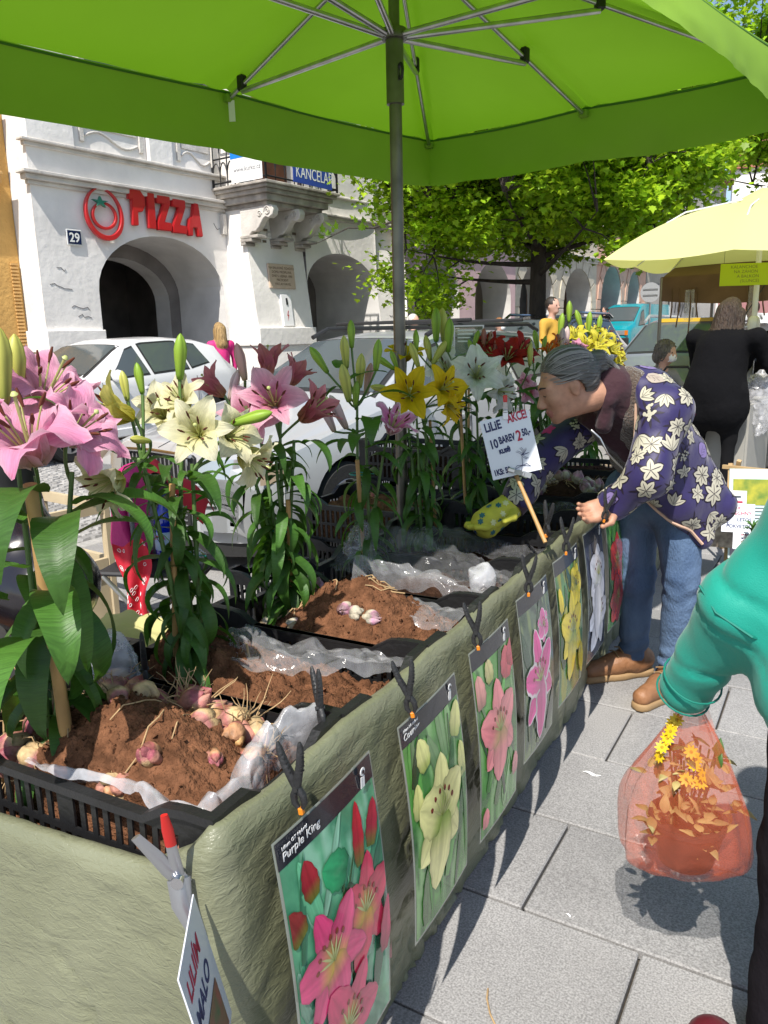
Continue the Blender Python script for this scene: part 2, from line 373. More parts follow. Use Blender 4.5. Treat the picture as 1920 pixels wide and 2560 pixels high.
# cornices
def ledge(prof, xa, xb, y, parent, m, name='cornice', ret=True):
    b = MB()
    for (p, za, zb2) in prof: b.box(xa-(p if ret else 0), y-p, za, xb, y+.05, zb2)
    return b.build(name, m, parent, bevel=.008, smooth=0)
ledge([(.05, 3.84, 3.9), (.12, 3.9, 3.98), (.19, 3.98, 4.03)], 8.45, 12.6, 0, H, m_stone)
ledge([(.05, 4.40, 4.46), (.12, 4.46, 4.5)], 8.45, 12.6, 0, H, m_stone)
ledge([(.05, 3.84, 3.9), (.11, 3.9, 3.97), (.16, 3.97, 4.01)], 14.3, 17.6, -.5, H, m_stone)
ledge([(.05, 4.32, 4.38), (.1, 4.38, 4.42)], 14.3, 17.6, -.5, H, m_stone)
for (xa, xb) in ((8.45, 9.25), (10.75, 11.25)):
    b = MB(); b.box(xa-.02, -.09, 4.5, xb, .0, 5.0); b.box(xa+.01, -.07, 5.0, xb-.03, .0, 7.5); b.build('pilaster', m_white, H, bevel=.01, smooth=0)
for (xa, xb, y) in ((9.4, 10.65, 0), (11.4, 12.3, 0), (14.9, 16.6, -.5)):
    b = MB(); b.box(xa, y-.05, 5.22, xb, y, 5.32); b.box(xa+.05, y-.09, 5.32, xb-.05, y, 5.4); b.box(xa, y-.04, 4.62, xa+.08, y, 5.22); b.box(xb-.08, y-.04, 4.62, xb, y, 5.22)
    pts = [(xa+.1+(xb-xa-.2)*k/12, 4.72+.09*math.sin(math.pi*k/12*2)) for k in range(13)]
    b.tube([(x, y-.01, z) for x, z in pts], .02, 6); b.box(xa+.12, y-.025, 4.85, xb-.12, y, 5.15); b.build('parapet_panel', m_stone, H, bevel=.006, smooth=0)
for x in (9.6, 11.5, 15.2):
    y = 0 if x < 12.5 else -.5
    f = MB().box(x-.1, y-.06, 5.6, x+1.0, y+.02, 7.6).build('window', m_stone, H, smooth=0); MB().box(x, y-.07, 5.7, x+.9, y-.062, 7.5).build('pane', m_glass, f, smooth=0)
# roof, out of the frame but casting its shade
MB().box(8.3, -.9, 9.5, 17.7, 6, 9.9).build('roof', m_ochre, H, smooth=0)
# small metal duct beside the pilaster and traces of removed letters
MB().box(12.36, -.1, 3.42, 12.46, .0, 3.8).build('vent_box', m_stone, H, bevel=.01, smooth=0)
m_trace = mat('letter_trace', (.17, .13, .10), .95)
tr = text('elan', .52, mat('letter_trace_pale', (.56, .535, .51), .95), H, T(13.05, -.53, 3.28) @ RX(90), ext=.008, name='letter_trace')
for (x, z) in ((13.0, 3.3), (13.3, 3.28), (13.62, 3.27), (13.95, 3.27), (13.05, 3.52), (13.6, 3.55), (13.42, 3.86), (13.9, 3.52)):
    MB().cbox((x, -.555, z), (.1, .02, .045)).build('letter_trace', m_trace, H, smooth=0)
# plaster cracks
m_crack = mat('crack', (.16, .15, .15), .95)
def crack(x, y, z, n, dx, seed):
    r_ = random.Random(seed); b = MB(); p = [(x, y-.004, z)]
    for k in range(n): x += dx*r_.uniform(.4, 1.2); z += r_.uniform(-.06, .045); p.append((x, y-.004, z))
    b.tube(p, .006, 4); b.build('plaster_crack', m_crack, H)
for k, (x, z, n, dx) in enumerate(((8.6, 2.35, 6, .07), (8.95, 2.0, 5, .09), (9.05, 1.85, 4, .07), (8.75, 2.62, 4, .06), (12.2, 3.62, 4, .05))): crack(x, 0, z, n, dx, k)
for k, (x, z, n, dx) in enumerate(((16.75, 2.6, 5, .08), (16.95, 2.2, 6, .06), (17.0, 1.9, 4, .06))): crack(x, -.5-.13*(3.7-z)-.003, z, n, dx, 20+k)
# ---- balcony with railing and scroll brackets
BL = thing('balcony', 'stone balcony with wrought iron railing on scroll brackets', 'balcony'); BL.matrix_world = MF
X0, X1, Y0, Y1 = 12.25, 14.3, -1.4, -.45
def slabp(p): return [(X0-p, .0), (X0-p, Y0-p), (X1+p, Y0-p), (X1+p, Y1)]
b = MB()
for (p, za, zb2) in ((-.22, 3.86, 3.94), (-.13, 3.94, 4.06), (-.06, 4.06, 4.14), (0, 4.14, 4.2), (.05, 4.2, 4.25)): b.prism(slabp(p), za, zb2)
b.build('balcony_slab', m_grime, BL, bevel=.01, smooth=0)
b = MB()
for i in range(4): b.box(12.5, -1.2+.18*i, 3.5+.0+.085*(3-i), 14.05-.05*i, -.45, 3.585+.085*(3-i))
br = MB()
def bracket(x):
    b = MB(); w_ = .16
    prof = [(-.45, 3.86), (-1.28, 3.86), (-1.33, 3.78), (-1.3, 3.68), (-1.2, 3.63), (-1.12, 3.66), (-1.05, 3.62), (-.95, 3.5), (-.85, 3.42), (-.75, 3.42), (-.68, 3.36), (-.6, 3.27), (-.45, 3.24)]
    b.prism([(p[0], p[1]) for p in prof], -w_/2, w_/2, M=T(x, 0, 0) @ Matrix(((0, 0, 1, 0), (1, 0, 0, 0), (0, 1, 0, 0), (0, 0, 0, 1))))
    o = b.build('bracket', m_stone, BL, bevel=.012, smooth=30)
    for sd in (-1, 1):
        s_ = MB()
        for (cy, cz, r0, tn, dr) in ((-1.18, 3.76, .085, 2.1, 1), (-.98, 3.72, .06, 1.8, -1)):
            pts = [(x+sd*(w_/2+.008), cy+dr*r0*(1-k/30)*math.cos(k/30*tn*2*math.pi), cz+r0*(1-k/30)*math.sin(k/30*tn*2*math.pi)) for k in range(28)]
            s_.tube(pts, .013, 5)
        s_.build('scroll', m_stone, o)
    for i in range(3): MB().box(x-.14, -.95+.17*i, 3.3-.06*i, x+.14, -.48, 3.355-.06*i).build('bracket_step', m_grime, o, bevel=.008, smooth=0)
for x in (12.55, 13.3, 14.02): bracket(x)
# railing: posts, rails and interlaced arches, all real iron
def rail_run(p0, p1, n):
    p0, p1 = Vector(p0), Vector(p1); d = (p1-p0); b = MB()
    for z in (4.32, 4.75, 5.25): b.tube([p0+Vector((0, 0, z)), p1+Vector((0, 0, z))], .016, 6)
    for k in range(n+1):
        q = p0+d*k/n; b.tube([q+Vector((0, 0, 4.25)), q+Vector((0, 0, 5.25))], .011 if 0 < k < n else .026, 6)
    for k in range(n):
        for z0 in (4.32, 4.75):
            pts = [p0+d*((k+.5-.5*math.cos(math.pi*t/8))/n)+Vector((0, 0, z0+.1+.26*math.sin(math.pi*t/8))) for t in range(9)]; b.tube(pts, .011, 5)
    return b.build('railing', m_black, BL)
rail_run((X0, -.02, 0), (X0, Y0, 0), 7); rail_run((X0, Y0, 0), (X1, Y0, 0), 8); rail_run((X1, Y0, 0), (X1, Y1, 0), 4)
MB().box(12.9, -.56, 4.25, 13.75, -.5, 6.3).build('balcony_door', m_wood, BL, bevel=.01, smooth=0)
def banner(name, label, M, w_, h_, parts):
    o = thing(name, label, 'banner'); o.matrix_world = MF @ M
    MB().box(0, -.004, 0, w_, .004, h_).build('sheet', parts[0], o, smooth=0)
    return o
bn = banner('office_banner', 'white and light blue office banner on the left side of the balcony railing', T(X0-.035, -.55, 4.27) @ RZ(-90), .8, 1.0, [m_paper])
MB().box(0, -.008, .42, .8, -.0045, .999).build('header', m_sky, bn, smooth=0)
text('KANCELÁŘ', .2, m_paper, bn, T(.07, -.011, .54) @ RX(90), ext=.0005, sx=.78)
text('www.kurko.cz', .125, mat('ink_grey', (.12, .12, .13), .6), bn, T(.07, -.0065, .18) @ RX(90), ext=.0005, sx=.95)
bn = banner('office_banner', 'dark blue KANCELÁŘ banner on the front of the balcony railing', T(12.95, Y0-.035, 4.3) @ RY(1.0), 1.15, .9, [m_blue])
text('KANCELÁŘ', .30, m_paper, bn, T(.07, -.006, .1) @ RX(90), ext=.0008, sx=.72)
text('REALITNÍ', .30, m_paper, bn, T(.07, -.006, .45) @ RX(90), ext=.0008, sx=.72)
# ---- signs on the white house
S = thing('pizza_sign', 'big red PIZZA letters with a tomato ring logo above the first arch', 'sign'); S.matrix_world = MF @ T(9.3, 0, 3.34)
def arc_band(cx, cz, rx, rz, a0, a1, w0, w1, n=40, tilt=0):
    out, inn = [], []
    for k in range(n+1):
        q = R(a0+(a1-a0)*k/n); wd = w0+(w1-w0)*math.sin(math.pi*k/n)
        for (l, f) in ((out, 1), (inn, 1-wd)):
            x, z = rx*f*math.cos(q), rz*f*math.sin(q); c, s_ = math.cos(R(tilt)), math.sin(R(tilt)); l.append((cx+x*c-z*s_, cz+x*s_+z*c))
    return out+inn[::-1]
FX = Matrix(((1, 0, 0, 0), (0, 0, -1, 0), (0, 1, 0, 0), (0, 0, 0, 1)))     # xy drawing -> facade (x, z), thickness forward
b = MB(); b.prism(arc_band(.38, .17, .37, .42, 95, 425, .05, .2, tilt=12), .05, .12, M=FX); b.build('logo_ring', m_red, S, smooth=30, bevel=.008)
b = MB(); b.prism(arc_band(.39, .15, .25, .22, 95, 440, .16, .2, tilt=8), .05, .1, M=FX); b.build('logo_tomato', m_red, S, smooth=30, bevel=.006)
star = []
for k in range(10):
    a = R(90+36*k); r_ = .13 if k % 2 == 0 else .045; star.append((.32+r_*1.25*math.cos(a), .36+r_*.75*math.sin(a)))
b = MB(); b.prism(star, .06, .12, M=FX); b.build('logo_leaf', m_teal, S, bevel=.005)
def poly_letter(name, polys, x, w_, h_, z):
    b = MB()
    for p in polys: b.prism([(x+px*w_, z+pz*h_) for px, pz in p], .04, .125, M=FX)
    return b.build(name, m_red, S, bevel=.016, bseg=2, smooth=30)
LT = {'P': [[(0, .74), (.08, .98), (.3, 1), (.75, 1), (1, .82), (1, .58), (.8, .4), (.52, .38), (.5, .02), (.45, 0), (.18, 0), (.15, .03), (.2, .72), (.05, .7)]],
      'I': [[(0, .02), (.05, 0), (.9, 0), (.97, .03), (1, .97), (.92, 1), (.1, 1), (.02, .97)]],
      'Z': [[(0, .0), (.95, 0), (1, .03), (1, .24), (.52, .25), (1, .78), (1, .97), (.95, 1), (.1, 1), (.05, .97), (.05, .76), (.5, .75), (0, .2)]],
      'A': [[(0, .04), (.03, 0), (.32, 0), (.36, .25), (.6, .25), (.64, 0), (.95, 0), (1, .04), (.82, .95), (.74, 1), (.5, 1), (.34, .6), (.1, .5)]]}
for ch, x, w_, z in (('P', .88, .34, .05), ('I', 1.27, .16, .03), ('Z', 1.46, .32, .02), ('Z', 1.80, .33, 0), ('A', 2.15, .36, -.02)): poly_letter('letter', LT[ch], x, w_, .6, z)
N29 = thing('house_number', 'dark blue enamel house number 29 plate left of the first arch', 'sign'); N29.matrix_world = MF @ T(8.97, -.02, 2.98)
MB().box(0, -.012, 0, .28, .0, .25).build('plate', m_enamel, N29, bevel=.006, smooth=0); MB().box(.02, -.02, .02, .26, -.0125, .23).build('panel', m_navy, N29, smooth=0)
text('29', .2, m_enamel, N29, T(.14, -.0205, .055) @ RX(90), ext=.001, offset=.004, align='CENTER', sx=.95)
PQ = thing('memorial_plaque', 'beige stone plaque with five lines of engraved text on the pier', 'plaque'); PQ.matrix_world = MF @ T(12.95, -.5-.13*1.05-.03, 2.4) @ RX(-5)
MB().box(0, -.04, 0, .76, .0, .48).build('slab', mat('plaque_stone', (.55, .42, .31), .6, var=.12, vscale=6), PQ, bevel=.008, smooth=0)
m_engr = mat('engraving', (.12, .07, .04), .8)
for k, t in enumerate(('NA BALKONĚ TOHOTO', 'DOMU PROMLUVIL', 'DNE 5. LEDNA 1990', 'PREZIDENT', 'VÁCLAV HAVEL')): text(t, .068, m_engr, PQ, T(.38, -.0405, .375-.078*k) @ RX(90), ext=.001, align='CENTER')
UB = thing('utility_box', 'pale flush electricity box with a lightning mark under the plaque', 'utility box'); UB.matrix_world = MF @ T(13.2, -.5-.13*1.7-.04, 1.66) @ RX(-6)
MB().box(0, -.04, 0, .3, .02, .62).build('door', m_paper, UB, bevel=.006, smooth=0); b = MB(); b.prism([(.16, .3), (.12, .2), (.15, .2), (.13, .1), (.18, .22), (.15, .22), (.18, .3)], .0405, .043, M=FX); b.build('lightning_mark', mat('ink_red', (.4, .02, .02), .6), UB, smooth=0)
MB().box(.13, -.055, .42, .17, -.041, .55).build('lock', m_black, UB, smooth=0)
# ---- ochre house on the left
O = house('ochre_house', 'ochre yellow plastered house at the left edge with moulded cornice')
b = MB(); b.box(-3, .55, -.2, 8.44, 6, 9.5); b.build('wall', m_ochre, O, smooth=0)
ledge([(.05, 3.62, 3.72), (.1, 3.72, 3.86), (.2, 3.86, 3.98), (.26, 3.98, 4.03)], -3, 8.2, .55, O, m_ochret, ret=False)
ledge([(.08, 4.4, 4.48), (.14, 4.48, 4.52)], -3, 8.15, .55, O, m_ochret, ret=False)
b = MB(); b.box(-3, .40, 4.54, 7.95, .55, 5.2); b.build('frieze', mat('ochre_relief', (.48, .24, .08), .85, var=.4, vscale=9, bump=.9, bscale=9, bdist=.06), O, smooth=0)
ledge([(.1, 5.2, 5.28), (.2, 5.28, 5.36)], -3, 8.1, .55, O, m_ochret, ret=False)
b = MB()
for k in range(44): b.box(8.28, .52, .3+.055*k, 8.40, .549, .33+.055*k)
b.build('toothed_edge', m_ochret, O, smooth=0)
# ---- further arcaded houses
def arcade_house(name, label, s0, s1, ops, m, y, top, rust=None, wins=(), band=None):
    h = house(name, label); b = MB(); arch_wall(b, s0, s1, top, ops, y, 1.0, z0=-.3)
    b.quad((s0, y+3, -.3), (s0, y, -.3), (s0, y, top), (s0, y+3, top)); b.build('wall', [m, m_vault], h, smooth=30)
    b = MB(); b.box(s0, y+3.2, -.3, s1, y+3.3, 4.2, 0); b.box(s0, y+1.0, 4.0, s1, y+3.3, 4.1, 0); b.build('arcade_interior', m_shade, h, smooth=0)
    ledge([(.06, 3.95, 4.03), (.14, 4.03, 4.1), (.2, 4.1, 4.15)], s0, s1-.02, y, h, m_stone if m is not m_salmon else m_salmon, ret=False)
    ledge([(.1, top-.3, top-.2), (.3, top-.2, top-.05)], s0, s1-.02, y, h, m_stone, ret=False)
    MB().box(s0, y-.4, top, s1-.01, y+5, top+.3).build('roof', mat('roof_tile', (.25, .09, .05), .8), h, smooth=0)
    for x in wins:
        for z in (4.9, 7.7):
            if z+1.9 > top: continue
            f = MB().box(x-.12, y-.06, z-.1, x+1.1, y+.02, z+1.75).build('window', m_paper, h, smooth=0); MB().box(x, y-.07, z, x+.46, y-.062, z+1.65).build('pane', m_glass, f, smooth=0); MB().box(x+.52, y-.07, z, x+.98, y-.062, z+1.65).build('pane', m_glass, f, smooth=0)
    if rust:
        edges = [s0]+[v for o in ops for v in o[:2]]+[s1]
        for i in range(0, len(edges), 2):
            xa, xb = edges[i]+.02, edges[i+1]-.02; z = 1.05
            if xb-xa < .15: continue
            while z < 2.5:
                MB().box(xa, y-.035, z, xb, y, z+.36).build('stone', rust, h, bevel=.012, smooth=0); z += .4
        for (a, c, sp_, tp) in ops:
            for k in range(7):
                q0, q1 = math.pi*(k+.05)/7, math.pi*(k+.95)/7; cx = (a+c)/2; hw = (c-a)/2; b = MB()
                P = lambda q, f: (cx-hw*f*math.cos(q), sp_+(tp-sp_)*(f if f == 1 else 1+(f-1)*1.6)*math.sin(q))
                n = 4; inn = [P(q0+(q1-q0)*t/n, 1.0) for t in range(n+1)]; out = [P(q0+(q1-q0)*t/n, 1.28) for t in range(n+1)]
                b.prism(inn+out[::-1], 0, .04, M=T(0, y, 0) @ FX); b.build('voussoir', rust, h, smooth=0)
    return h
arcade_house('arcade_house', 'pink plastered arcaded house behind the maple tree', 17.6, 24.5, [(18.7, 21.0, 2.4, 3.5), (21.9, 24.2, 2.4, 3.5)], m_pink, -.35, 9.2, wins=(18.6, 20.6, 22.6))
arcade_house('arcade_house', 'cream arcaded house with stone courses right of the maple trunk', 24.5, 32.1, [(25.3, 28.0, 2.5, 3.7), (28.9, 31.6, 2.5, 3.7)], m_cream, -.1, 9.8, rust=mat('cream_stone', (.55, .50, .40), .85, var=.15, vscale=5), wins=(25.2, 27.3, 29.6))
arcade_house('arcade_house', 'salmon arcaded house with stone courses behind the turquoise van', 32.1, 38.2, [(32.6, 35.0, 2.6, 4.0), (35.7, 37.4, 2.6, 3.9)], m_salmon, -.1, 9.5, rust=mat('salmon_stone', (.58, .37, .28), .85, var=.15, vscale=5), wins=(32.7, 35.2))
G = house('shop_house', 'grey green house with dark shop windows and NÁBYTEK lettering')
b = MB(); b.box(38.3, -.1, -.3, 52, 6, 9.4); b.build('wall', m_sage, G, smooth=0); ledge([(.1, 4.2, 4.3), (.2, 4.3, 4.4)], 38.3, 52, -.1, G, m_stone, ret=False)
for (xa, xb) in ((38.6, 41.2), (41.8, 46.4), (47, 51)): MB().box(xa, -.16, .4, xb, -.11, 3.5).build('shop_window', m_glass, G, smooth=0)
text('NÁBYTEK', 1.0, mat('faded_letter', (.55, .5, .4), .8), G, T(40.3, -.14, 4.6) @ RX(90), ext=.02, sx=1.2)
PN = MB().box(41.9, -.22, .9, 45.8, -.162, 3.4).build('sign_board', mat('board_grey', (.32, .31, .30), .6), G, smooth=0)
text('Toyen', 1.2, m_black, G, T(42.2, -.24, 2.2) @ RX(90), ext=.005, sx=1.0, shear=.3); text('ADVOKÁTI', .7, m_black, G, T(42.1, -.24, 1.05) @ RX(90), ext=.005)
MB().box(38.3, -.5, 9.4, 52, 5, 9.7).build('roof', mat('roof_tile', (.25, .09, .05), .8), G, smooth=0)
for x in (39.5, 42.5, 45.5, 48.5):
    f = MB().box(x-.12, -.17, 5.9, x+1.3, -.11, 8.2).build('window', m_paper, G, smooth=0); MB().box(x, -.18, 6, x+1.18, -.172, 8.1).build('pane', m_glass, f, smooth=0)
# buildings closing the square at its far end
def far_house(label, x, y, rz, w_, d_, h_, m, cols, z0=.4):
    h = thing('town_house', label, 'building', (x, y, 0), rz); MB().box(0, 0, z0-1, w_, d_, h_).build('wall', m, h, smooth=0)
    b = MB(); b.add([(-.2, -.3, h_), (w_+.2, -.3, h_), (w_+.2, d_+.3, h_), (-.2, d_+.3, h_), (-.2, d_/2, h_+3), (w_+.2, d_/2, h_+3)], [(0, 1, 5, 4), (2, 3, 4, 5), (1, 2, 5), (3, 0, 4), (3, 2, 1, 0)]); b.build('roof', mat('roof_tile', (.25, .09, .05), .8), h, smooth=0)
    for i in range(cols):
        for z in (1.2, 4.6, 7.6):
            xx = w_*(i+.5)/cols
            if z+2 > h_: continue
            f = MB().box(xx-.65, -.06, z, xx+.65, .02, z+1.9).build('window', m_paper, h, smooth=0); MB().box(xx-.5, -.07, z+.12, xx+.5, -.061, z+1.75).build('pane', m_glass, f, smooth=0)
    return h
far_house('tall white house closing the far end of the street', -8, 62, 8, 14, 9, 12, m_white, 5)
far_house('pale yellow house at the far end right of the white one', 7, 60, 0, 12, 9, 10.5, m_cream, 4)
far_house('grey house at the far right end of the square', 20, 56, -8, 14, 9, 11, m_stone, 5)
# ================================================================ STALL: table, tarpaulin, crates
SO, SR = Vector((-.655, .70, 0)), 2.4
MS = T(*SO) @ RZ(SR)             # stall frame: x to the right (crates run to -x), y away along the stall
tb = thing('trestle_table', 'long trestle table hidden under the green tarpaulin', 'table'); tb.matrix_world = MS
m_board = mat('table_board', (.30, .22, .14), .7, var=.3, vscale=6)
MB().box(-.66, .02, .555, -.03, 4.4, .585).build('table_top', m_board, tb, bevel=.004, smooth=0)
for y in (.3, 1.6, 2.9, 4.2):
    for x in (-.6, -.1): MB().box(x-.02, y-.02, 0, x+.02, y+.02, .554).build('leg', m_board, tb, smooth=0)
# ---- tarpaulin
def tarp_mat():
    m = bpy.data.materials.new('woven_tarpaulin'); m.use_nodes = True; nt = m.node_tree; N = nt.nodes; L = nt.links; b = N['Principled BSDF']
    tc = N.new('ShaderNodeTexCoord')
    n1 = N.new('ShaderNodeTexNoise'); n1.inputs['Scale'].default_value = 3; n1.inputs['Detail'].default_value = 6; L.new(tc.outputs['Object'], n1.inputs['Vector'])
    rp = N.new('ShaderNodeValToRGB'); L.new(n1.outputs[0], rp.inputs[0]); rp.color_ramp.elements[0].position = .3; rp.color_ramp.elements[0].color = (.140, .146, .086, 1); rp.color_ramp.elements[1].position = .75; rp.color_ramp.elements[1].color = (.205, .211, .135, 1)
    L.new(rp.outputs[0], b.inputs['Base Color']); b.inputs['Roughness'].default_value = .36; b.inputs['Specular IOR Level'].default_value = .6
    def crease(scale, detail, strength, dist, prev):
        mp = N.new('ShaderNodeMapping'); mp.inputs['Scale'].default_value = scale; mp.inputs['Rotation'].default_value = (.5, .4, .3); L.new(tc.outputs['Object'], mp.inputs[0])
        wv = N.new('ShaderNodeTexNoise'); wv.inputs['Scale'].default_value = 1; wv.inputs['Detail'].default_value = detail; wv.inputs['Roughness'].default_value = .5; wv.inputs['Distortion'].default_value = .8; L.new(mp.outputs[0], wv.inputs['Vector'])
        mg = N.new('ShaderNodeMath'); mg.operation = 'SUBTRACT'; L.new(wv.outputs[0], mg.inputs[0]); mg.inputs[1].default_value = .5
        ab = N.new('ShaderNodeMath'); ab.operation = 'ABSOLUTE'; L.new(mg.outputs[0], ab.inputs[0])
        bp = N.new('ShaderNodeBump'); bp.inputs['Strength'].default_value = strength; bp.inputs['Distance'].default_value = dist; L.new(ab.outputs[0], bp.inputs['Height'])
        if prev: L.new(prev.outputs[0], bp.inputs['Normal'])
        return bp
    b1 = crease((7, 7, 17), 2, .3, .025, None); b2 = crease((40, 40, 95), 2, .5, .007, b1); b3 = crease((130, 130, 210), 1, .3, .003, b2)
    L.new(b3.outputs[0], b.inputs['Normal'])
    return m
m_tarp = tarp_mat()
def tarp_path(t):
    """t in 0..1 along the hem: far end of the front, near corner, then along the near end"""
    La, Lb = 4.5, 1.7; s = t*(La+Lb); rc = .05
    if s < La-rc: return Vector((0, La-.02-s)), Vector((1, 0))
    if s < La+rc:
        q = (s-La+rc)/(2*rc)*math.pi/2; return Vector((-rc+rc*math.cos(q), -.02+rc-rc*math.sin(q))), Vector((math.cos(q), -math.sin(q)))
    k = s-La-rc; return Vector((-rc-k, -.02-.035*k)), Vector((0, -1))
def tarp(u, v):
    p, n = tarp_path(u); s = u*6.2; front = s < 4.5
    y = p.y
    ztop = .775-.012*math.sin(y/.36*math.pi)**2 if front else .775-.075*min(1, (s-4.5)/.14)-.02*math.sin((s-4.5)*4)-.02*min(1, max(0, (s-4.5)-.3))
    z = ztop*(1-v)+.012*v
    if v < .035:       # rolled lip over the crate rims
        q = v/.035; o = -.03*(1-q); z = ztop+.008*math.sin(q*math.pi)-.004
    else: o = .0
    k = v*(1-v*.25)
    bulge = .035*math.sin(min(1, v*1.15)*math.pi)*(.6+.4*math.sin(s*2.1))-.028*v*v*(1 if front else .3)
    f = fbm(s*2.2, z*1.3, 3.1)*.026*k+fbm(s*5+z*3, z*3.2, 7)*.011*k+fbm(s*11+z*9, z*8, 1)*.003
    d = abs(fbm(s*4.2-z*2.8, z*2.2+s*1.2, 11))
    o += bulge+f-.02*math.exp(-(d/.05)**2)*k
    return (p.x+n.x*o, p.y+n.y*o, z)
b = MB(); b.grid(520, 70, tarp)
tp = b.build('tarpaulin', m_tarp, smooth=0); tp.matrix_world = MS @ T(-.028, 0, 0); tp.data.polygons.foreach_set('use_smooth', [True]*len(tp.data.polygons))
tag(tp, 'olive green woven tarpaulin skirt draped round the flower stall table', 'tarpaulin')
# ---- crates
m_crate = mat('black_crate_plastic', (.013, .013, .014), .42, var=.3, vscale=9, bump=.15, bscale=60)
def cellpanel(b, xb, zb, hole, th, fn):
    """a plate with real openings: cells of the lattice xb x zb are solid unless hole(i, j)"""
    idx = {}; vs = []; fs = []
    def V(i, j, k):
        if (i, j, k) not in idx: idx[(i, j, k)] = len(vs); vs.append(fn(xb[i], zb[j], k*th))
        return idx[(i, j, k)]
    nx, nz = len(xb)-1, len(zb)-1; so = lambda i, j: 0 <= i < nx and 0 <= j < nz and not hole(i, j)
    for i in range(nx):
        for j in range(nz):
            if not so(i, j): continue
            fs.append((V(i, j, 0), V(i+1, j, 0), V(i+1, j+1, 0), V(i, j+1, 0))); fs.append((V(i, j+1, 1), V(i+1, j+1, 1), V(i+1, j, 1), V(i, j, 1)))
            if not so(i-1, j): fs.append((V(i, j, 0), V(i, j+1, 0), V(i, j+1, 1), V(i, j, 1)))
            if not so(i+1, j): fs.append((V(i+1, j+1, 0), V(i+1, j, 0), V(i+1, j, 1), V(i+1, j+1, 1)))
            if not so(i, j-1): fs.append((V(i+1, j, 0), V(i, j, 0), V(i, j, 1), V(i+1, j, 1)))
            if not so(i, j+1): fs.append((V(i, j+1, 0), V(i+1, j+1, 0), V(i+1, j+1, 1), V(i, j+1, 1)))
    b.add(vs, fs)
CW, CD, CH = .585, .342, .165
def ztop(x, half):
    t = (abs(x)-(half-.12))/.05; t = min(1, max(0, t)); return CH+.03*t*t*(3-2*t)
def crate_parts():
    P = []
    for (W, half) in ((CW, CW/2), (CD, CD/2)):
        xb = [-half, -half+.035]; x = -half+.035
        while x+.026 < half-.03: xb += [x+.015, x+.026]; x += .026
        xb += [half]; zb = [0, .018, .075, .088, .142, CH]
        b = MB(); n = len(xb)
        cellpanel(b, xb, zb, lambda i, j: j in (1, 3) and i % 2 == 1 and 1 <= i < n-2 and not (i in (n//2, n//2-1) and j == 3), .004, lambda x, z, k: (x*(1-.02*(1-z/CH)), k, z if z < CH else ztop(x, half)))
        P.append(b.mesh('side_panel', m_crate, smooth=0))
    b = MB(); b.box(-CW/2+.006, -CD/2+.006, .0, CW/2-.006, CD/2-.006, .006); P.append(b.mesh('base', m_crate, smooth=0))
    b = MB(); path = []
    def side(p0, p1, half, n=14):
        for k in range(n):
            t = k/n; x = p0[0]+(p1[0]-p0[0])*t; y = p0[1]+(p1[1]-p0[1])*t; l = (t-.5)*2*half; path.append((x, y, ztop(l, half)))
    h, g_ = CW/2, CD/2
    side((-h, -g_), (h, -g_), h); side((h, -g_), (h, g_), g_); side((h, g_), (-h, g_), h); side((-h, g_), (-h, -g_), g_)
    vs = []; n = len(path)
    for (x, y, z) in path:
        fx = 1 if abs(x) > h-1e-6 else 0; fy = 1 if abs(y) > g_-1e-6 else 0; ox = math.copysign(.013*fx, x); oy = math.copysign(.013*fy, y); ix = math.copysign(.005*fx, x); iy = math.copysign(.005*fy, y)
        vs += [(x-ix, y-iy, z+.002), (x+ox, y+oy, z+.002), (x+ox, y+oy, z-.012), (x+ox-ix*.8, y+oy-iy*.8, z-.012), (x-ix, y-iy, z-.004)]
    fs = [(i*5+k, ((i+1) % n)*5+k, ((i+1) % n)*5+(k+1) % 5, i*5+(k+1) % 5) for i in range(n) for k in range(5)]
    b.add(vs, fs); P.append(b.mesh('rim', m_crate, smooth=30)); return P
CP = crate_parts()
def crate(label, M, group='black crates on the flower stall'):
    o = thing('plastic_crate', label, 'crate', group=group); o.matrix_world = M
    link('side_panel', CP[0], o, T(0, -CD/2, 0)); link('side_panel', CP[0], o, T(0, CD/2, 0) @ RZ(180))
    link('side_panel', CP[1], o, T(-CW/2, 0, 0) @ RZ(-90)); link('side_panel', CP[1], o, T(CW/2, 0, 0) @ RZ(90))
    link('base', CP[2], o); link('rim', CP[3], o); return o
def cr(x, y, z=.587, rz=0): return MS @ T(x, y, z) @ RZ(rz)
PITCHY = .352
crate_lab = ['black slotted crate at the near end heaped with soil and pink bulbs', 'black crate of brown soil with a crumpled clear sheet, second from the near end', 'black crate of soil with loose roots and dark bulbs, third from the near end',
             'black crate with a high clear plastic liner, fourth from the near end', 'dark crate with a flattened liner, fifth from the near end', 'black crate the price card stands in', 'black crate the gloved hand reaches into', 'black crate heaped with pale garlic-like bulbs beside the woman', 'black crate behind the bulb heap at the far end', 'farthest black crate at the end of the stall']
crates = []
for k in range(10):
    crates.append(crate(crate_lab[k], cr(-.352+rnd.uniform(-.006, .006), .19+PITCHY*k, rz=rnd.uniform(-.6, .6))))
back = [crate('black crate of soil with clear foil in the back row beside the pink lilies', cr(-.99, .32, .556, 4)), crate('black crate standing behind the umbrella pole', cr(-.99, 1.72, .371, 2)), crate('black crate with dry bulbs behind the yellow lilies', cr(-.98, 2.25, .556, -3)), crate('black crate in the back row behind the white lilies', cr(-.97, 2.75, .556, 2)), crate('upper black crate stacked behind the white lilies', cr(-.99, 2.76, .741, -4))]
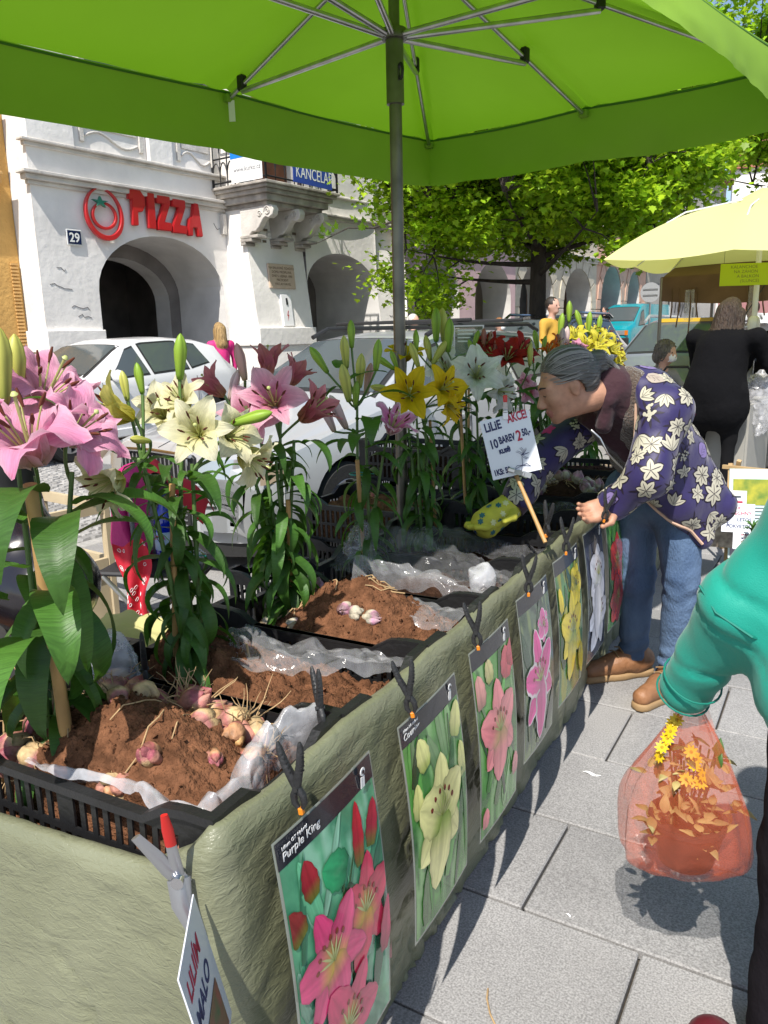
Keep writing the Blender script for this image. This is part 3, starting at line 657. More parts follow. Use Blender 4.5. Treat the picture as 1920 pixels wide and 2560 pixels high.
for (x, y, n, who) in ((-.99, .32, 3, 'foil crate behind the near crate'), (-.99, 1.72, 2, 'crate by the umbrella pole'), (-.98, 2.25, 3, 'crate behind the yellow lilies'), (-.97, 2.75, 3, 'crate behind the white lilies')):
    for k in range(n): crate('empty black crate %s under the %s' % (['on the ground', 'second from the ground', 'third from the ground'][k], who), cr(x, y, .001+.185*k, rnd.uniform(-1, 1)), 'empty crates stacked under the back row')
# ---- soil
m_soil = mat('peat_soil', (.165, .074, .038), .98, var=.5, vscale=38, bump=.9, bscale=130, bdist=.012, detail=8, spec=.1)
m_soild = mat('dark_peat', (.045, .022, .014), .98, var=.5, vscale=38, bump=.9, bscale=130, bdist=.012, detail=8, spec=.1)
def soil(label, M, base, heap, m=m_soil, seed=0, n=(110, 66), px=0., py=0., tilt=0.):
    w_, d_ = CW-.03, CD-.03
    def f(u, v):
        x, y = (u-.5)*w_, (v-.5)*d_; q = math.exp(-(((x-px)/.2)**2+((y-py)/.12)**2)*1.1); e = min(1, min(u, 1-u, v, 1-v)*14)
        h = base+heap*q+tilt*x
        h += .02*fbm(x*9+seed, y*9, seed, 3)+.016*abs(fbm(x*26, y*26+seed, 1, 3))+.011*max(0, fbm(x*70, y*70, seed, 2))+.006*fbm(x*180, y*180, seed, 2)
        return (x, y, max(.012, h)*e+(.012)*(1-e))
    b = MB(); b.grid(n[0], n[1], f); r_ = random.Random(seed)
    for k in range(420 if n[0] > 60 else 60):      # crumbs and clods lying on the heap
        q = Vector(f(r_.uniform(.05, .95), r_.uniform(.06, .94))); s_ = r_.choice((.0015, .002, .0025, .003, .004, .0065)); j = lambda: s_*r_.uniform(.6, 1.3)
        b.add([(j(), 0, 0), (-j(), 0, 0), (0, j(), 0), (0, -j(), 0), (0, 0, j()), (0, 0, -j())], [(0, 2, 4), (2, 1, 4), (1, 3, 4), (3, 0, 4), (2, 0, 5), (1, 2, 5), (3, 1, 5), (0, 3, 5)], 0, T(*q) @ RZ(r_.uniform(0, 90)) @ RX(r_.uniform(0, 60)))
    o = b.build('soil', m, smooth=70); o.matrix_world = M
    tag(o, label, 'soil', kind='stuff'); return o
def hgt(o, x, y):
    """height of a soil heap above its crate floor near local x, y"""
    best = min(o.data.vertices, key=lambda q: (q.co.x-x)**2+(q.co.y-y)**2); return best.co.z
soils = [soil('heap of reddish brown peat among the pink bulbs', crates[0].matrix_world, .118, .125, seed=1, px=.0, py=-.03),
         soil('brown peat heaped to the left of the crumpled clear sheet', crates[1].matrix_world, .105, .11, seed=2, px=-.16, py=-.03),
         soil('crumbly peat heap with loose roots', crates[2].matrix_world, .11, .13, seed=3, px=.02, py=.02),
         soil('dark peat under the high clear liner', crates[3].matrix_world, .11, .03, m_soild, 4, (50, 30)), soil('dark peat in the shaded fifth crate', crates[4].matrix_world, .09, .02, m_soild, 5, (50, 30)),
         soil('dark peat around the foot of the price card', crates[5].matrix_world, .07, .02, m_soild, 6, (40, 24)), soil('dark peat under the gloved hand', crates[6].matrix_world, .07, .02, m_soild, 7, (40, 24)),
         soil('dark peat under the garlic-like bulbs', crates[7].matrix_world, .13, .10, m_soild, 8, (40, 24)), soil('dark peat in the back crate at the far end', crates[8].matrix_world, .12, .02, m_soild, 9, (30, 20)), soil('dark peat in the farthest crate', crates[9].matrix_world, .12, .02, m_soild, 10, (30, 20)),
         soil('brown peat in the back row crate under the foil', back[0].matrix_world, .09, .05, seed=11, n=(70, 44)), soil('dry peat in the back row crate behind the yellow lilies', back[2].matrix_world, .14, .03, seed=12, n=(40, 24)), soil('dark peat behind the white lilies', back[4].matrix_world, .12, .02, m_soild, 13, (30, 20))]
# ---- bulbs and roots
m_bulb = mat('bulb_skin', vcol=True, rough=.6, var=.55, vscale=45, bump=.3, bscale=60, spec=.4)
m_root = mat('root', (.42, .28, .14), .85, var=.3, vscale=30)
def bulb_mesh(seed, pale=False):
    r_ = random.Random(seed); b = MB()
    n = r_.randint(5, 7)
    for k in range(n+1):
        a = 2*math.pi*k/n+r_.uniform(-.2, .2); rad = .0 if k == n else r_.uniform(.014, .019); tl = 0 if k == n else r_.uniform(14, 28); L_ = r_.uniform(.036, .046); wd = r_.uniform(.015, .02)
        M = RZ(math.degrees(a)) @ T(rad, 0, -.004) @ RY(-tl+8)
        prof = [(0, -.012), (.55, -.008), (.92, .25*L_), (1, .45*L_), (.82, .7*L_), (.45, .92*L_), (.12, 1.12*L_), (0, 1.16*L_)]
        base = [(.48, .29, .12), (.44, .23, .12), (.42, .19, .14), (.50, .35, .18)][r_.randint(0, 3)] if not pale else [(.42, .37, .28), (.27, .21, .13), (.50, .46, .37)][r_.randint(0, 2)]
        vs = MB(); vs.lathe([(p*wd, z) for p, z in prof], 10, sx=.75)
        cols = [tuple(c*(1 if v[2] < L_*.8 else .8) if i != 1 else c*(1 if v[2] < L_*.6 else .55) for i, c in enumerate(base)) for v in vs.v]
        b.add(vs.v, vs.f, 0, M, cols)
    return b.mesh('bulb', m_bulb, smooth=60)
def root_mesh(seed, n=16, L_=.085):
    r_ = random.Random(seed); b = MB()
    for k in range(n):
        a = r_.uniform(0, 6.28); p = Vector((0, 0, -.008)); d = Vector((math.cos(a)*.7, math.sin(a)*.7, r_.uniform(-.5, .35))); pts = [p]
        for i in range(6):
            p = p+d.normalized()*L_/6*r_.uniform(.6, 1.2); d += Vector((r_.uniform(-.45, .45), r_.uniform(-.45, .45), r_.uniform(-.35, .25))); pts.append(p.copy())
        b.tube(pts, [.0014, .0013, .0012, .001, .0009, .0007, .0004], 5)
    return b.mesh('roots', m_root, smooth=60)
BU = [bulb_mesh(k) for k in range(5)]; BP = [bulb_mesh(20+k, True) for k in range(4)]; RO = [root_mesh(k) for k in range(5)]
def bulb(label, host, so, x, y, sc_, tilt, rz, roots=True, dz=0., pale=False, group='lily bulbs in the near crate'):
    k = rnd.randint(0, 4); z = hgt(so, x, y)+dz
    o = link('lily_bulb', (BP[k % 4] if pale else BU[k])); o.matrix_world = host.matrix_world @ T(x, y, z) @ RZ(rz) @ RX(tilt) @ Matrix.Scale(sc_, 4); tag(o, label, 'bulb', group)
    if roots: link('roots', RO[rnd.randint(0, 4)], o, Matrix.Scale(rnd.uniform(.8, 1.25), 4))
    return o
L0 = 'pink and cream lily bulb on the soil of the near crate'
for (lab, x, y, s_, t, rz, ro) in (('large pink bulb with a pointed shoot at the back of the near crate', -.10, .12, 1.35, 25, 20, 1), ('round cream bulb with an orange tint beside the shoot', -.145, .085, 1.15, 80, 200, 1), ('knobbly pink bulb cluster left of the soil heap', -.175, .03, 1.3, 95, 100, 1), ('dirty bulb with a mop of roots at the back rim', -.03, .14, 1.3, 120, 30, 1), ('small cream bulb half buried in the middle of the soil', -.03, .03, 1.0, 70, 250, 0), ('orange pink bulb near the back rim', .05, .12, 1.1, 60, 140, 1),
        ('pink bulb under tangled roots at the right back corner', .13, .13, 1.15, 140, 60, 1), ('pale bulb half buried in the right of the heap', .08, .06, 1.1, 75, 10, 0), ('pinkish bulb at the right end with hanging roots', .20, .06, 1.0, 100, 320, 1), ('pink bulb with long roots at the left rim', -.245, -.10, 1.25, 60, 60, 1), ('red pink bulb beside the left rim', -.20, -.11, 1.15, 85, 340, 1), ('small pink bulb at the left front of the heap', -.155, -.12, 1.0, 110, 90, 0), ('magenta bulb poking from the front of the heap', .10, -.09, .75, 40, 0, 0), ('purple pink scale lying on the front soil', .17, -.02, .6, 90, 45, 0), ('golden brown bulb at the front liner', .055, -.135, 1.05, 95, 180, 0), ('tiny pale bulb at the front right corner', .2, -.14, .6, 60, 20, 0), ('cream bulb lying on its side behind the left rim', -.21, -.045, 1.2, 95, 30, 1), ('brownish bulb beside the knobbly cluster', -.13, .045, 1.1, 100, 160, 1), ('muddy bulb wedged at the back rim near the clamp', .0, .135, 1.15, 70, 80, 1), ('bulb with a bent shoot at the left back', -.19, .1, 1.2, 45, 110, 1), ('small tan bulb in front of the cream one', -.06, .0, .8, 85, 60, 0), ('pinkish bulb half sunk in the right slope', .14, .06, .9, 80, 200, 0)):
    bulb(lab, crates[0], soils[0], x, y, s_, t, rz, ro)
for k in range(17):
    x, y = (rnd.uniform(-.24, .16), rnd.uniform(.075, .15)) if k < 12 else (rnd.uniform(-.27, -.17), rnd.uniform(-.14, .0))
    bulb('brown-skinned bulb in the rooty pile along the back of the near crate' if k < 12 else 'brown-skinned bulb in the rooty pile at the left of the near crate', crates[0], soils[0], x, y, rnd.uniform(.85, 1.25), rnd.uniform(30, 130), rnd.uniform(0, 360), True, dz=rnd.uniform(.0, .035))
for (x, y) in ((.02, -.05), (.06, -.06), (.085, -.05), (-.2, -.08), (-.12, -.09)): bulb('dusty pale bulb sunk in the soil of the third crate', crates[2], soils[2], x, y, .8, 80, rnd.uniform(0, 360), 0, dz=-.012, group='pale bulbs in the third crate', pale=True)
for k in range(14): bulb('grey white bulb in the clump at the back of the third crate', crates[2], soils[2], -.22+rnd.uniform(-.05, .05), .08+rnd.uniform(-.05, .06), .75, rnd.uniform(0, 120), rnd.uniform(0, 360), k % 3 == 0, dz=rnd.uniform(0, .035), group='grey white bulbs at the back of the third crate', pale=True)
for k in range(34): bulb('pale garlic-like bulb in the dark heap beside the woman', crates[7], soils[7], rnd.uniform(-.22, .22), rnd.uniform(-.13, .1), rnd.uniform(.8, 1.1), rnd.uniform(0, 140), rnd.uniform(0, 360), k % 4 == 0, dz=.005, group='garlic-like bulbs in the dark heap', pale=True)
for k in range(6): bulb('yellowish bulb in the back crate behind the yellow lilies', back[2], soils[11], rnd.uniform(-.15, .2), rnd.uniform(-.1, .1), .7, rnd.uniform(0, 140), rnd.uniform(0, 360), True, group='bulbs in the back row crate')
bulb('single pink bulb by the front rim of the second crate', crates[1], soils[1], .15, -.13, .7, 60, 30, False, group='bulbs in the second crate')
# loose dry roots
def straw(label, host, so, pts, r_=.002):
    b = MB(); b.tube([(x, y, hgt(so, x, y)+.004+.006*math.sin(i*2.1)) for i, (x, y) in enumerate(pts)], r_, 5); o = b.build('loose_root', m_root); o.matrix_world = host.matrix_world; return tag(o, label, 'root', 'loose roots on the soil')
for k in range(5):
    a = rnd.uniform(0, 3); x, y = rnd.uniform(-.12, .12), rnd.uniform(-.12, .0); straw('dry root lying on the near soil heap', crates[0], soils[0], [(x+.1*t/5*math.cos(a)+rnd.uniform(-.006, .006), y+.1*t/5*math.sin(a)) for t in range(6)], .0013)
for k in range(20):
    a = rnd.uniform(-1, 2); x, y = rnd.choice(((-.16, -.05), (.0, .03), (-.14, -.06), (-.08, .12)))
    x += rnd.uniform(-.05, .05); y += rnd.uniform(-.04, .04); L_ = rnd.uniform(.04, .1); straw('dry root scattered on the third crate of soil', crates[2], soils[2], [(x+L_*t/4*math.cos(a+t*.15), y+L_*t/4*math.sin(a+t*.2)) for t in range(5)], .0017)
for k in range(3):
    x, y = rnd.uniform(-.2, .0), rnd.uniform(-.12, 0.05); straw('short dry root on the second crate of soil', crates[1], soils[1], [(x, y), (x+.015, y-.008), (x+.03, y-.02)], .003)
for k in range(40):
    a = rnd.uniform(0, 6.28); x, y = rnd.uniform(-.15, .2), rnd.uniform(-.02, .12); L_ = rnd.uniform(.05, .12); straw('dry root in the garlic-like heap', crates[7], soils[7], [(x+L_*t/4*math.cos(a+t*.3), y+L_*t/4*math.sin(a+t*.3)) for t in range(5)], .0016)
# ---- clear plastic liners
def film(name, alpha, rough=.12, col=(.70, .70, .73)): return mat(name, col, rough, alpha=alpha, spec=1., bump=.45, bscale=30, bdist=.01, var=.35, vscale=30)
m_film = film('clear_film', .16); m_film2 = film('milky_film', .38, .2); m_film3 = film('clear_film_dark', .08, .1)
def sheetp(label, M, fn, m=m_film, n=(44, 30), amp=.012, seed=0, name='plastic_sheet'):
    def f(u, v):
        p = Vector(fn(u, v)); c = abs(fbm(p.x*9+seed, p.y*16, p.z*14, 3)); d = fbm(p.x*18+seed, p.y*26, p.z*22, 2)*.8
        return (p.x+d*amp*.5, p.y+d*amp*.6, p.z+(c-.25)*amp*1.6+d*amp*.7)
    b = MB(); b.grid(n[0], n[1], f); o = b.build(name, m, smooth=60); o.matrix_world = M; return tag(o, label, 'plastic sheet')
lerp = lambda a, c, t: a+(c-a)*t
C0, C1, C2, C3, C4 = [c.matrix_world for c in crates[:5]]
sheetp('white liner edge along the front of the near crate', C0, lambda u, v: (lerp(-.12, .27, u), -.163+.03*v-.01*math.sin(u*9), .172+.025*math.sin(v*3.1)*(.5+u*.6)-.02*v), m_film2, seed=1)
sheetp('crumpled white liner standing at the right end of the near crate', C0, lambda u, v: (.265-.05*v*v+.02*math.sin(u*7), lerp(-.155, .165, u), .125+.075*math.sin(v*2.4)*(.7+.5*u)), m_film2, seed=2, amp=.02)
sheetp('crumpled clear sheet lying across the second crate', C1, lambda u, v: (lerp(-.13, .27, u), .165-.20*v*(1-.35*u)-.03*math.sin(u*5), .145+.055*math.sin(v*2.6)*(1-.6*u)), m_film, seed=3, amp=.02, n=(60, 36))
sheetp('clear plastic folded over the back of the third crate', C2, lambda u, v: (lerp(-.12, .28, u), .20+.05*v, .17+.075*math.sin(v*2.8)*(1-.75*u**1.5)), m_film, seed=4, amp=.018, n=(60, 30))
sheetp('clear sheet along the right rim of the third crate', C2, lambda u, v: (lerp(.10, .28, u), .15-.16*v, .155+.03*math.sin(v*3)*(1-u*.3)), m_film, seed=5, amp=.016)
sheetp('big clear liner arching over the fourth crate', C3, lambda u, v: (lerp(-.28, .28, u), lerp(.0, .18, v), .15+.10*math.sin(v*1.7)*math.exp(-((u-.28)/.38)**2)), m_film3, seed=6, amp=.02, n=(70, 40))
sheetp('white crumpled bag knot at the right rim of the fourth crate', C3, lambda u, v: (.235+.04*math.cos(u*6.28)*math.sin(v*3.1), -.03+.05*math.sin(u*6.28)*math.sin(v*3.1), .19+.045*math.cos(v*3.1)), m_film2, seed=7, amp=.02, name='plastic_bag')
sheetp('limp clear liner in the fifth crate', C4, lambda u, v: (lerp(-.27, .27, u), lerp(.0, .16, v), .14+.05*math.sin(v*2.8)*math.exp(-((u-.3)/.35)**2)), m_film3, seed=8, amp=.016)
sheetp('clear liner across the crate by the gloved hand', crates[6].matrix_world, lambda u, v: (lerp(-.1, .28, u), lerp(-.1, .16, v), .12+.06*math.sin(v*2.8)*u), m_film3, seed=9, amp=.02)
sheetp('glossy foil in the back row crate beside the pink lilies', back[0].matrix_world, lambda u, v: (lerp(-.27, .27, u), lerp(.02, .16, v), .10+.055*math.sin(v*2.4)), m_film, seed=10, amp=.025)
sheetp('grey plastic bag squeezed behind the near crate', C0, lambda u, v: (-.235+.07*math.cos(u*6.28)*math.sin(v*3.1), .14+.05*math.sin(u*6.28)*math.sin(v*3.1), .2+.06*math.cos(v*3.1)), m_film2, seed=11, amp=.03, name='plastic_bag')
sheetp('pale bag at the foot of the bud lily', C3, lambda u, v: (-.22+.05*math.cos(u*6.28)*math.sin(v*3.1), .1+.05*math.sin(u*6.28)*math.sin(v*3.1), .2+.07*math.cos(v*3.1)), m_film, seed=12, amp=.03, name='plastic_bag')
# yellow paper behind
m_yp = mat('yellow_paper', (.62, .58, .26), .8, transl=.3)
sheetp('pale yellow paper bag lying behind the second crate', MS @ T(-.98, .68, .60), lambda u, v: (lerp(-.14, .2, u), lerp(-.1, .12, v), .02+.02*math.sin(u*4)+.04*v), m_yp, seed=13, amp=.012, name='paper_bag')
# ---- posters of lilies
m_print = mat('poster_print', vcol=True, rough=.2, coat=.4, var=.08, vscale=60)
m_lam = mat('laminate_edge', (.30, .32, .27), .2, coat=.5)
m_hdr = mat('poster_header', (.012, .014, .022), .25, coat=.4); m_whitep = mat('poster_white', (.75, .75, .75), .3)
def poster(label, y0, z1, w_, h_, bgc, art, title=None, sub=None, swing=.03, yaw=0.):
    o = thing('lily_poster', label, 'poster', group='laminated lily posters clipped to the stall'); o.matrix_world = MS @ T(.008, y0, z1) @ RZ(yaw) @ RZ(90)
    # drawing plane: x along the stall, -z down; thickness towards the visitor (local -y)
    sheet = lambda x, z: Vector((x, -.012-swing*(z/h_)-.012*math.sin(z/h_*math.pi)-.004*math.sin(x/w_*math.pi), -z))
    def patch(fn, nu, nv, col, lay, name, m=m_print):
        b = MB(); b.grid(nu, nv, lambda u, v: tuple(sheet(*fn(u, v))-Vector((0, .0006*lay, 0))), col=col); return b.build(name, m, o, smooth=60)
    patch(lambda u, v: (u*w_, v*h_), 8, 20, None, 0, 'laminate', m_lam)
    r_ = random.Random(sum(map(ord, label)))
    s1, s2 = r_.uniform(0, 9), r_.uniform(0, 9)
    def bc(u, v):
        k = fbm(u*4+s1, v*6, s2, 3); k2 = fbm(u*11+s2, v*3.5, s1, 2); t = max(0, min(1, .5+k*1.3)); c = [lerp(bgc[0][i], bgc[1][i], t) for i in range(3)]
        if len(bgc) > 2 and k2 > .12: c = [lerp(c[i], bgc[2][i], min(1, (k2-.12)*5)) for i in range(3)]
        return tuple(c)
    patch(lambda u, v: (.006+u*(w_-.012), .006+v*(h_-.012)), 26, 44, bc, 1, 'picture')
    b = MB(); lay = [2]
    def petal(cx, cz, ang, L_, wd, c0, c1, edge=None, curl=0., bend=0.):
        a = R(ang); n = 9
        def fn(u, v):
            t = v; wv = math.sin(math.pi*min(1, (t*.90+.10))**.85)**.6*wd*1.5*(1+.06*math.sin(t*23+ang)); x = (u-.5)*2*wv; q = a+bend*t
            return (min(w_-.007, max(.007, cx+math.sin(q)*L_*t+math.cos(q)*x)), min(h_-.007, max(.045, cz-math.cos(q)*L_*t+math.sin(q)*x)))
        def col(u, v):
            t = max(0, min(1, v*2.6)); c = [lerp(c0[i], c1[i], t) for i in range(3)]; x = (u-.5)*2
            m_ = (.72+.45*math.sin(min(1, v*1.15)*1.5))*(1-.25*math.exp(-(x/.12)**2)+.07*math.sin(x*23+v*4))*(1+.30*x*math.cos(R(ang)-.8))*(1-.35*max(0, abs(x)-.75)/.25)+.10*fbm(x*2+ang, v*3, 1, 2)
            if edge and (abs(u-.5) > .36 or v > .93): c = list(edge)
            return tuple(max(0, x*m_) for x in c)
        lay[0] += .12; b.grid(15 if wd > .006 else 3, 15 if wd > .006 else 4, lambda u, v: tuple(sheet(*fn(u, v))-Vector((0, .0006*lay[0], 0))), col=col)
    def flower(cx, cz, L_, wd, c0, c1, rot=0., edge=None, stam=(.25, .03, .01), green=(.35, .45, .05), asp=None):
        for k, a in enumerate((0, 120, 240, 60, 180, 300)):
            f = (asp or (1, 1, 1, 1, 1, 1))[k]; petal(cx, cz, a+rot, L_*f, wd*(1 if k < 3 else 1.25), c0, c1, edge, bend=.15*math.sin(k*2))
        for k in range(6):
            a = rot+k*24-30; petal(cx, cz, a-30, L_*.38, .0016*L_/.1, green, (.5, .5, .2))
            q = R(a-30); petal(cx+math.sin(q)*L_*.38, cz-math.cos(q)*L_*.38, a-30, L_*.10, .0028*L_/.1, stam, stam)
    def stem(pts, r_, c):
        for i in range(len(pts)-1):
            (x0, z0), (x1, z1_) = pts[i], pts[i+1]; petal(x0, z0, math.degrees(math.atan2(x1-x0, -(z1_-z0))), math.hypot(x1-x0, z1_-z0)*1.1, r_, c, c)
    for k in range(16):      # blurred leaves and stems behind
        g1 = bgc[k % len(bgc)]; f = r_.uniform(.5, 1.5); c_ = tuple(min(.8, q*f) for q in g1); petal(r_.uniform(.02, w_-.02), r_.uniform(.1, h_), r_.uniform(-35, 35), r_.uniform(.08, .2), r_.uniform(.004, .016), c_, tuple(q*.8 for q in c_))
    art(petal, flower, stem, w_, h_)
    b.build('printed_lily', m_print, o, smooth=60)
    patch(lambda u, v: (.004+u*(w_-.008), .004+v*.042), 10, 4, None, 1.6, 'header', m_hdr)
    lz = -.005
    ic = MB(); X = w_-.045
    ic.lathe([(.0075, 0), (.0075, .001)], 12, M=T(X, -.016-lay[0]*.0006, -.014) @ RX(90)); ic.build('pictogram', m_whitep, o, smooth=0)
    MB().lathe([(.0035, 0), (.0035, .001)], 10, M=T(X, -.0175-lay[0]*.0006, -.014) @ RX(90)).build('pictogram', m_hdr, o, smooth=0)
    MB().box(X-.006, -.017-lay[0]*.0006, -.043, X-.001, -.016-lay[0]*.0006, -.023).build('pictogram', m_whitep, o, smooth=0); MB().box(X+.001, -.017-lay[0]*.0006, -.043, X+.006, -.016-lay[0]*.0006, -.023).build('pictogram', m_whitep, o, smooth=0)
    if title: text(title, .021, m_whitep, o, T(.012, -.017-lay[0]*.0004, -.034) @ RX(90), ext=.0003)
    if sub: text(sub, .009, m_whitep, o, T(.012, -.016-lay[0]*.0004, -.0165) @ RX(90), ext=.0003)
    return o
GR = [(.03, .12, .03), (.10, .33, .06), (.22, .42, .16)]
RD0, RD1 = (.55, .35, .02), (.50, .03, .08)
def art1(petal, flower, stem, w_, h_):
    stem([(.15, .12), (.14, .2), (.145, .3), (.16, .46)], .003, (.03, .10, .03)); stem([(.15, .19), (.19, .12)], .002, (.03, .10, .03))
    for (x, z, a, L_, wd, c) in ((.2, .16, 5, .11, .012, (.42, .015, .03)), (.07, .13, -10, .07, .014, (.30, .02, .03)), (.03, .17, -25, .06, .016, (.2, .02, .02)), (.24, .15, 20, .08, .014, (.36, .02, .04))): petal(x, z, a, L_, wd, (.15, .2, .03), c)
    petal(.16, .14, -60, .075, .022, (.02, .22, .09), (.03, .30, .12)); petal(.15, .17, 150, .06, .012, (.01, .05, .02), (.02, .08, .03))
    flower(.20, .245, .10, .019, RD0, RD1, 15); flower(.095, .255, .105, .018, RD0, (.56, .05, .16), -18); flower(.12, .40, .105, .02, RD0, (.52, .04, .12), 40)
    petal(.25, .36, 15, .10, .014, (.35, .02, .06), (.45, .03, .1)); petal(.28, .40, 30, .09, .014, (.35, .02, .06), (.45, .03, .1)); petal(.03, .42, 5, .1, .012, (.35, .02, .06), (.45, .03, .1))
poster('large poster of crimson lilies titled Purple King at the near end', .045, .745, .285, .50, [(.05, .22, .12), (.12, .40, .22), (.25, .5, .35)], art1, 'Purple King', 'Lilium OT Hybrid', yaw=0)
def art2(petal, flower, stem, w_, h_):
    YW = (.62, .62, .22)
    stem([(.2, .06), (.19, .14), (.14, .25)], .003, (.05, .16, .03)); petal(.08, .12, -15, .07, .018, (.4, .5, .1), YW); petal(.22, .12, 25, .075, .02, (.4, .5, .1), YW); petal(.03, .2, 5, .07, .014, (.5, .55, .2), YW); petal(.25, .22, -5, .08, .016, (.4, .5, .15), YW)
    for x in (.05, .1, .24): stem([(x, .2), (x+.02, .45)], .004, (.06, .3, .04))
    flower(.125, .245, .13, .028, (.28, .42, .05), (.68, .66, .28), 8, asp=(1, .85, .9, .9, 1.15, .85))
poster('poster of one pale yellow lily titled Courier', .435, .735, .27, .46, GR, art2, 'Courier', 'Lilium LA Hybrid', yaw=0)
def art3(petal, flower, stem, w_, h_):
    PK = (.72, .22, .24)
    petal(.19, .13, 8, .08, .026, (.55, .05, .07), (.62, .09, .12)); petal(.22, .11, 25, .07, .02, (.5, .04, .06), (.6, .08, .12)); petal(.09, .10, -10, .06, .016, (.4, .45, .1), (.5, .45, .2)); petal(.03, .14, -5, .08, .02, (.4, .2, .15), (.62, .28, .25))
    stem([(.15, .14), (.13, .25)], .003, (.05, .2, .03)); petal(.14, .16, 40, .05, .008, (.05, .3, .05), (.1, .4, .06)); flower(.12, .235, .12, .026, (.55, .35, .12), PK, 0, asp=(1.1, .9, .9, 1, 1.05, 1)); petal(.22, .40, 0, .06, .016, PK, PK); petal(.02, .44, 10, .05, .014, PK, PK)
poster('poster of a salmon pink lily, third from the near end', .785, .745, .25, .47, GR, art3, yaw=-1)
def art4(petal, flower, stem, w_, h_):
    flower(.17, .12, .05, .016, (.6, .2, .35), (.66, .12, .34), 60, edge=(.7, .62, .65), stam=(.5, .04, .02)); flower(.115, .26, .135, .026, (.6, .12, .3), (.66, .06, .28), -8, edge=(.75, .68, .7), asp=(1.15, .9, 1, 1, 1.3, .9))
poster('poster of a pink star lily with white petal edges', 1.11, .765, .255, .46, [(.05, .09, .06), (.12, .17, .12), (.2, .26, .12)], art4, yaw=-1)
def art5(petal, flower, stem, w_, h_):
    YL = (.72, .56, .01); flower(.19, .12, .07, .02, (.5, .5, .02), YL, 30); stem([(.12, .28), (.13, .44)], .004, (.05, .25, .04)); flower(.12, .25, .12, .025, (.3, .4, .02), YL, 4, asp=(1.1, 1, .9, 1, 1.3, 1)); petal(.2, .32, 160, .12, .02, YL, YL); petal(.03, .16, -10, .08, .014, YL, YL)
poster('poster of bright yellow lilies under the sixth clamp', 1.445, .775, .26, .46, [(.04, .14, .04), (.08, .26, .08), (.3, .3, .02)], art5, yaw=-1)
def art6(petal, flower, stem, w_, h_):
    WH = (.62, .62, .68); flower(.13, .17, .11, .03, (.4, .45, .4), WH, 10); flower(.12, .31, .13, .026, (.45, .48, .45), WH, 30, asp=(1.1, 1, 1, 1, 1.1, 1)); petal(.1, .2, 180, .2, .03, WH, WH)
poster('poster of white lilies on dark blue beside the woman\'s hand', 1.80, .775, .24, .46, [(.03, .035, .06), (.08, .085, .12), (.12, .12, .1)], art6, yaw=-1)
def art7(petal, flower, stem, w_, h_):
    flower(.12, .2, .11, .03, (.4, .2, .05), (.55, .04, .03), 10); flower(.12, .35, .11, .03, (.4, .2, .05), (.5, .05, .04), 40)
poster('poster of red lilies half hidden behind the woman\'s leg', 2.12, .775, .24, .46, GR, art7, yaw=-1)
# ================================================================ LILIES
CR = Vector((math.cos(YAW), math.sin(YAW), 0)); CF = Vector((-math.sin(YAW), math.cos(YAW), 0))
def vdir(r_, u, t): return (CR*r_+Vector((0, 0, 1))*u-CF*t).normalized()     # right, up, towards the visitor
m_petal = mat('petal', vcol=True, rough=.5, transl=.42, spec=.25, bump=.35, bscale=7, uvw=(1, 9, 1), bdist=.02, var=.12, vscale=6)
m_leaf = mat('lily_leaf', (.055, .14, .022), .42, transl=.22, tcol=(.12, .30, .02), var=.3, vscale=8, rand=.4, spec=.35, bump=.25, bscale=9, uvw=(14, 1, 1), bdist=.004)
m_stem = mat('lily_stem', (.09, .17, .04), .5, var=.2, vscale=20)
m_bud = mat('lily_bud', vcol=True, rough=.45, transl=.2, spec=.4)
m_anther = mat('anther', (.10, .022, .008), .9); m_fil = mat('filament', (.42, .45, .16), .5); m_cane = mat('bamboo_cane', (.46, .27, .10), .55, var=.25, vscale=12)
m_tie = mat('plastic_tie', (.01, .25, .22), .4)
# colours: throat, middle, tip, edge (None = none), outside stripe
FT = {'pink': dict(c=((.66, .50, .36), (.82, .38, .56), (.78, .27, .47)), edge=None, W=.36, rec=150, wave=.085, th0=18),
      'cream': dict(c=((.50, .46, .05), (.80, .76, .44), (.84, .80, .62)), edge=None, W=.35, rec=126, wave=.035, th0=24),
      'yellow2': dict(c=((.45, .40, .02), (.78, .68, .16), (.76, .66, .22)), edge=None, W=.26, rec=95, wave=.02, th0=20),
      'rose': dict(c=((.60, .28, .10), (.74, .27, .42), (.78, .45, .54)), edge=None, W=.33, rec=118, wave=.03, th0=24),
      'roseback': dict(c=((.50, .25, .12), (.55, .16, .20), (.60, .24, .28)), edge=None, W=.25, rec=70, wave=.02, th0=16),
      'star': dict(c=((.60, .45, .35), (.68, .16, .42), (.70, .35, .52)), edge=(.80, .72, .74), W=.26, rec=105, wave=.05, th0=22),
      'yellow': dict(c=((.50, .40, .01), (.74, .52, .01), (.78, .56, .01)), edge=None, W=.31, rec=114, wave=.02, th0=40),
      'lemon': dict(c=((.50, .46, .02), (.74, .66, .06), (.76, .68, .10)), edge=None, W=.25, rec=110, wave=.02, th0=30),
      'white': dict(c=((.50, .55, .20), (.80, .82, .76), (.84, .84, .82)), edge=None, W=.37, rec=138, wave=.07, th0=26),
      'red': dict(c=((.20, .01, .005), (.32, .012, .01), (.38, .02, .015)), edge=None, W=.31, rec=112, wave=.03, th0=28),
      'orange': dict(c=((.50, .2, .01), (.70, .16, .01), (.72, .18, .01)), edge=None, W=.26, rec=110, wave=.02, th0=30)}
_pm = {}
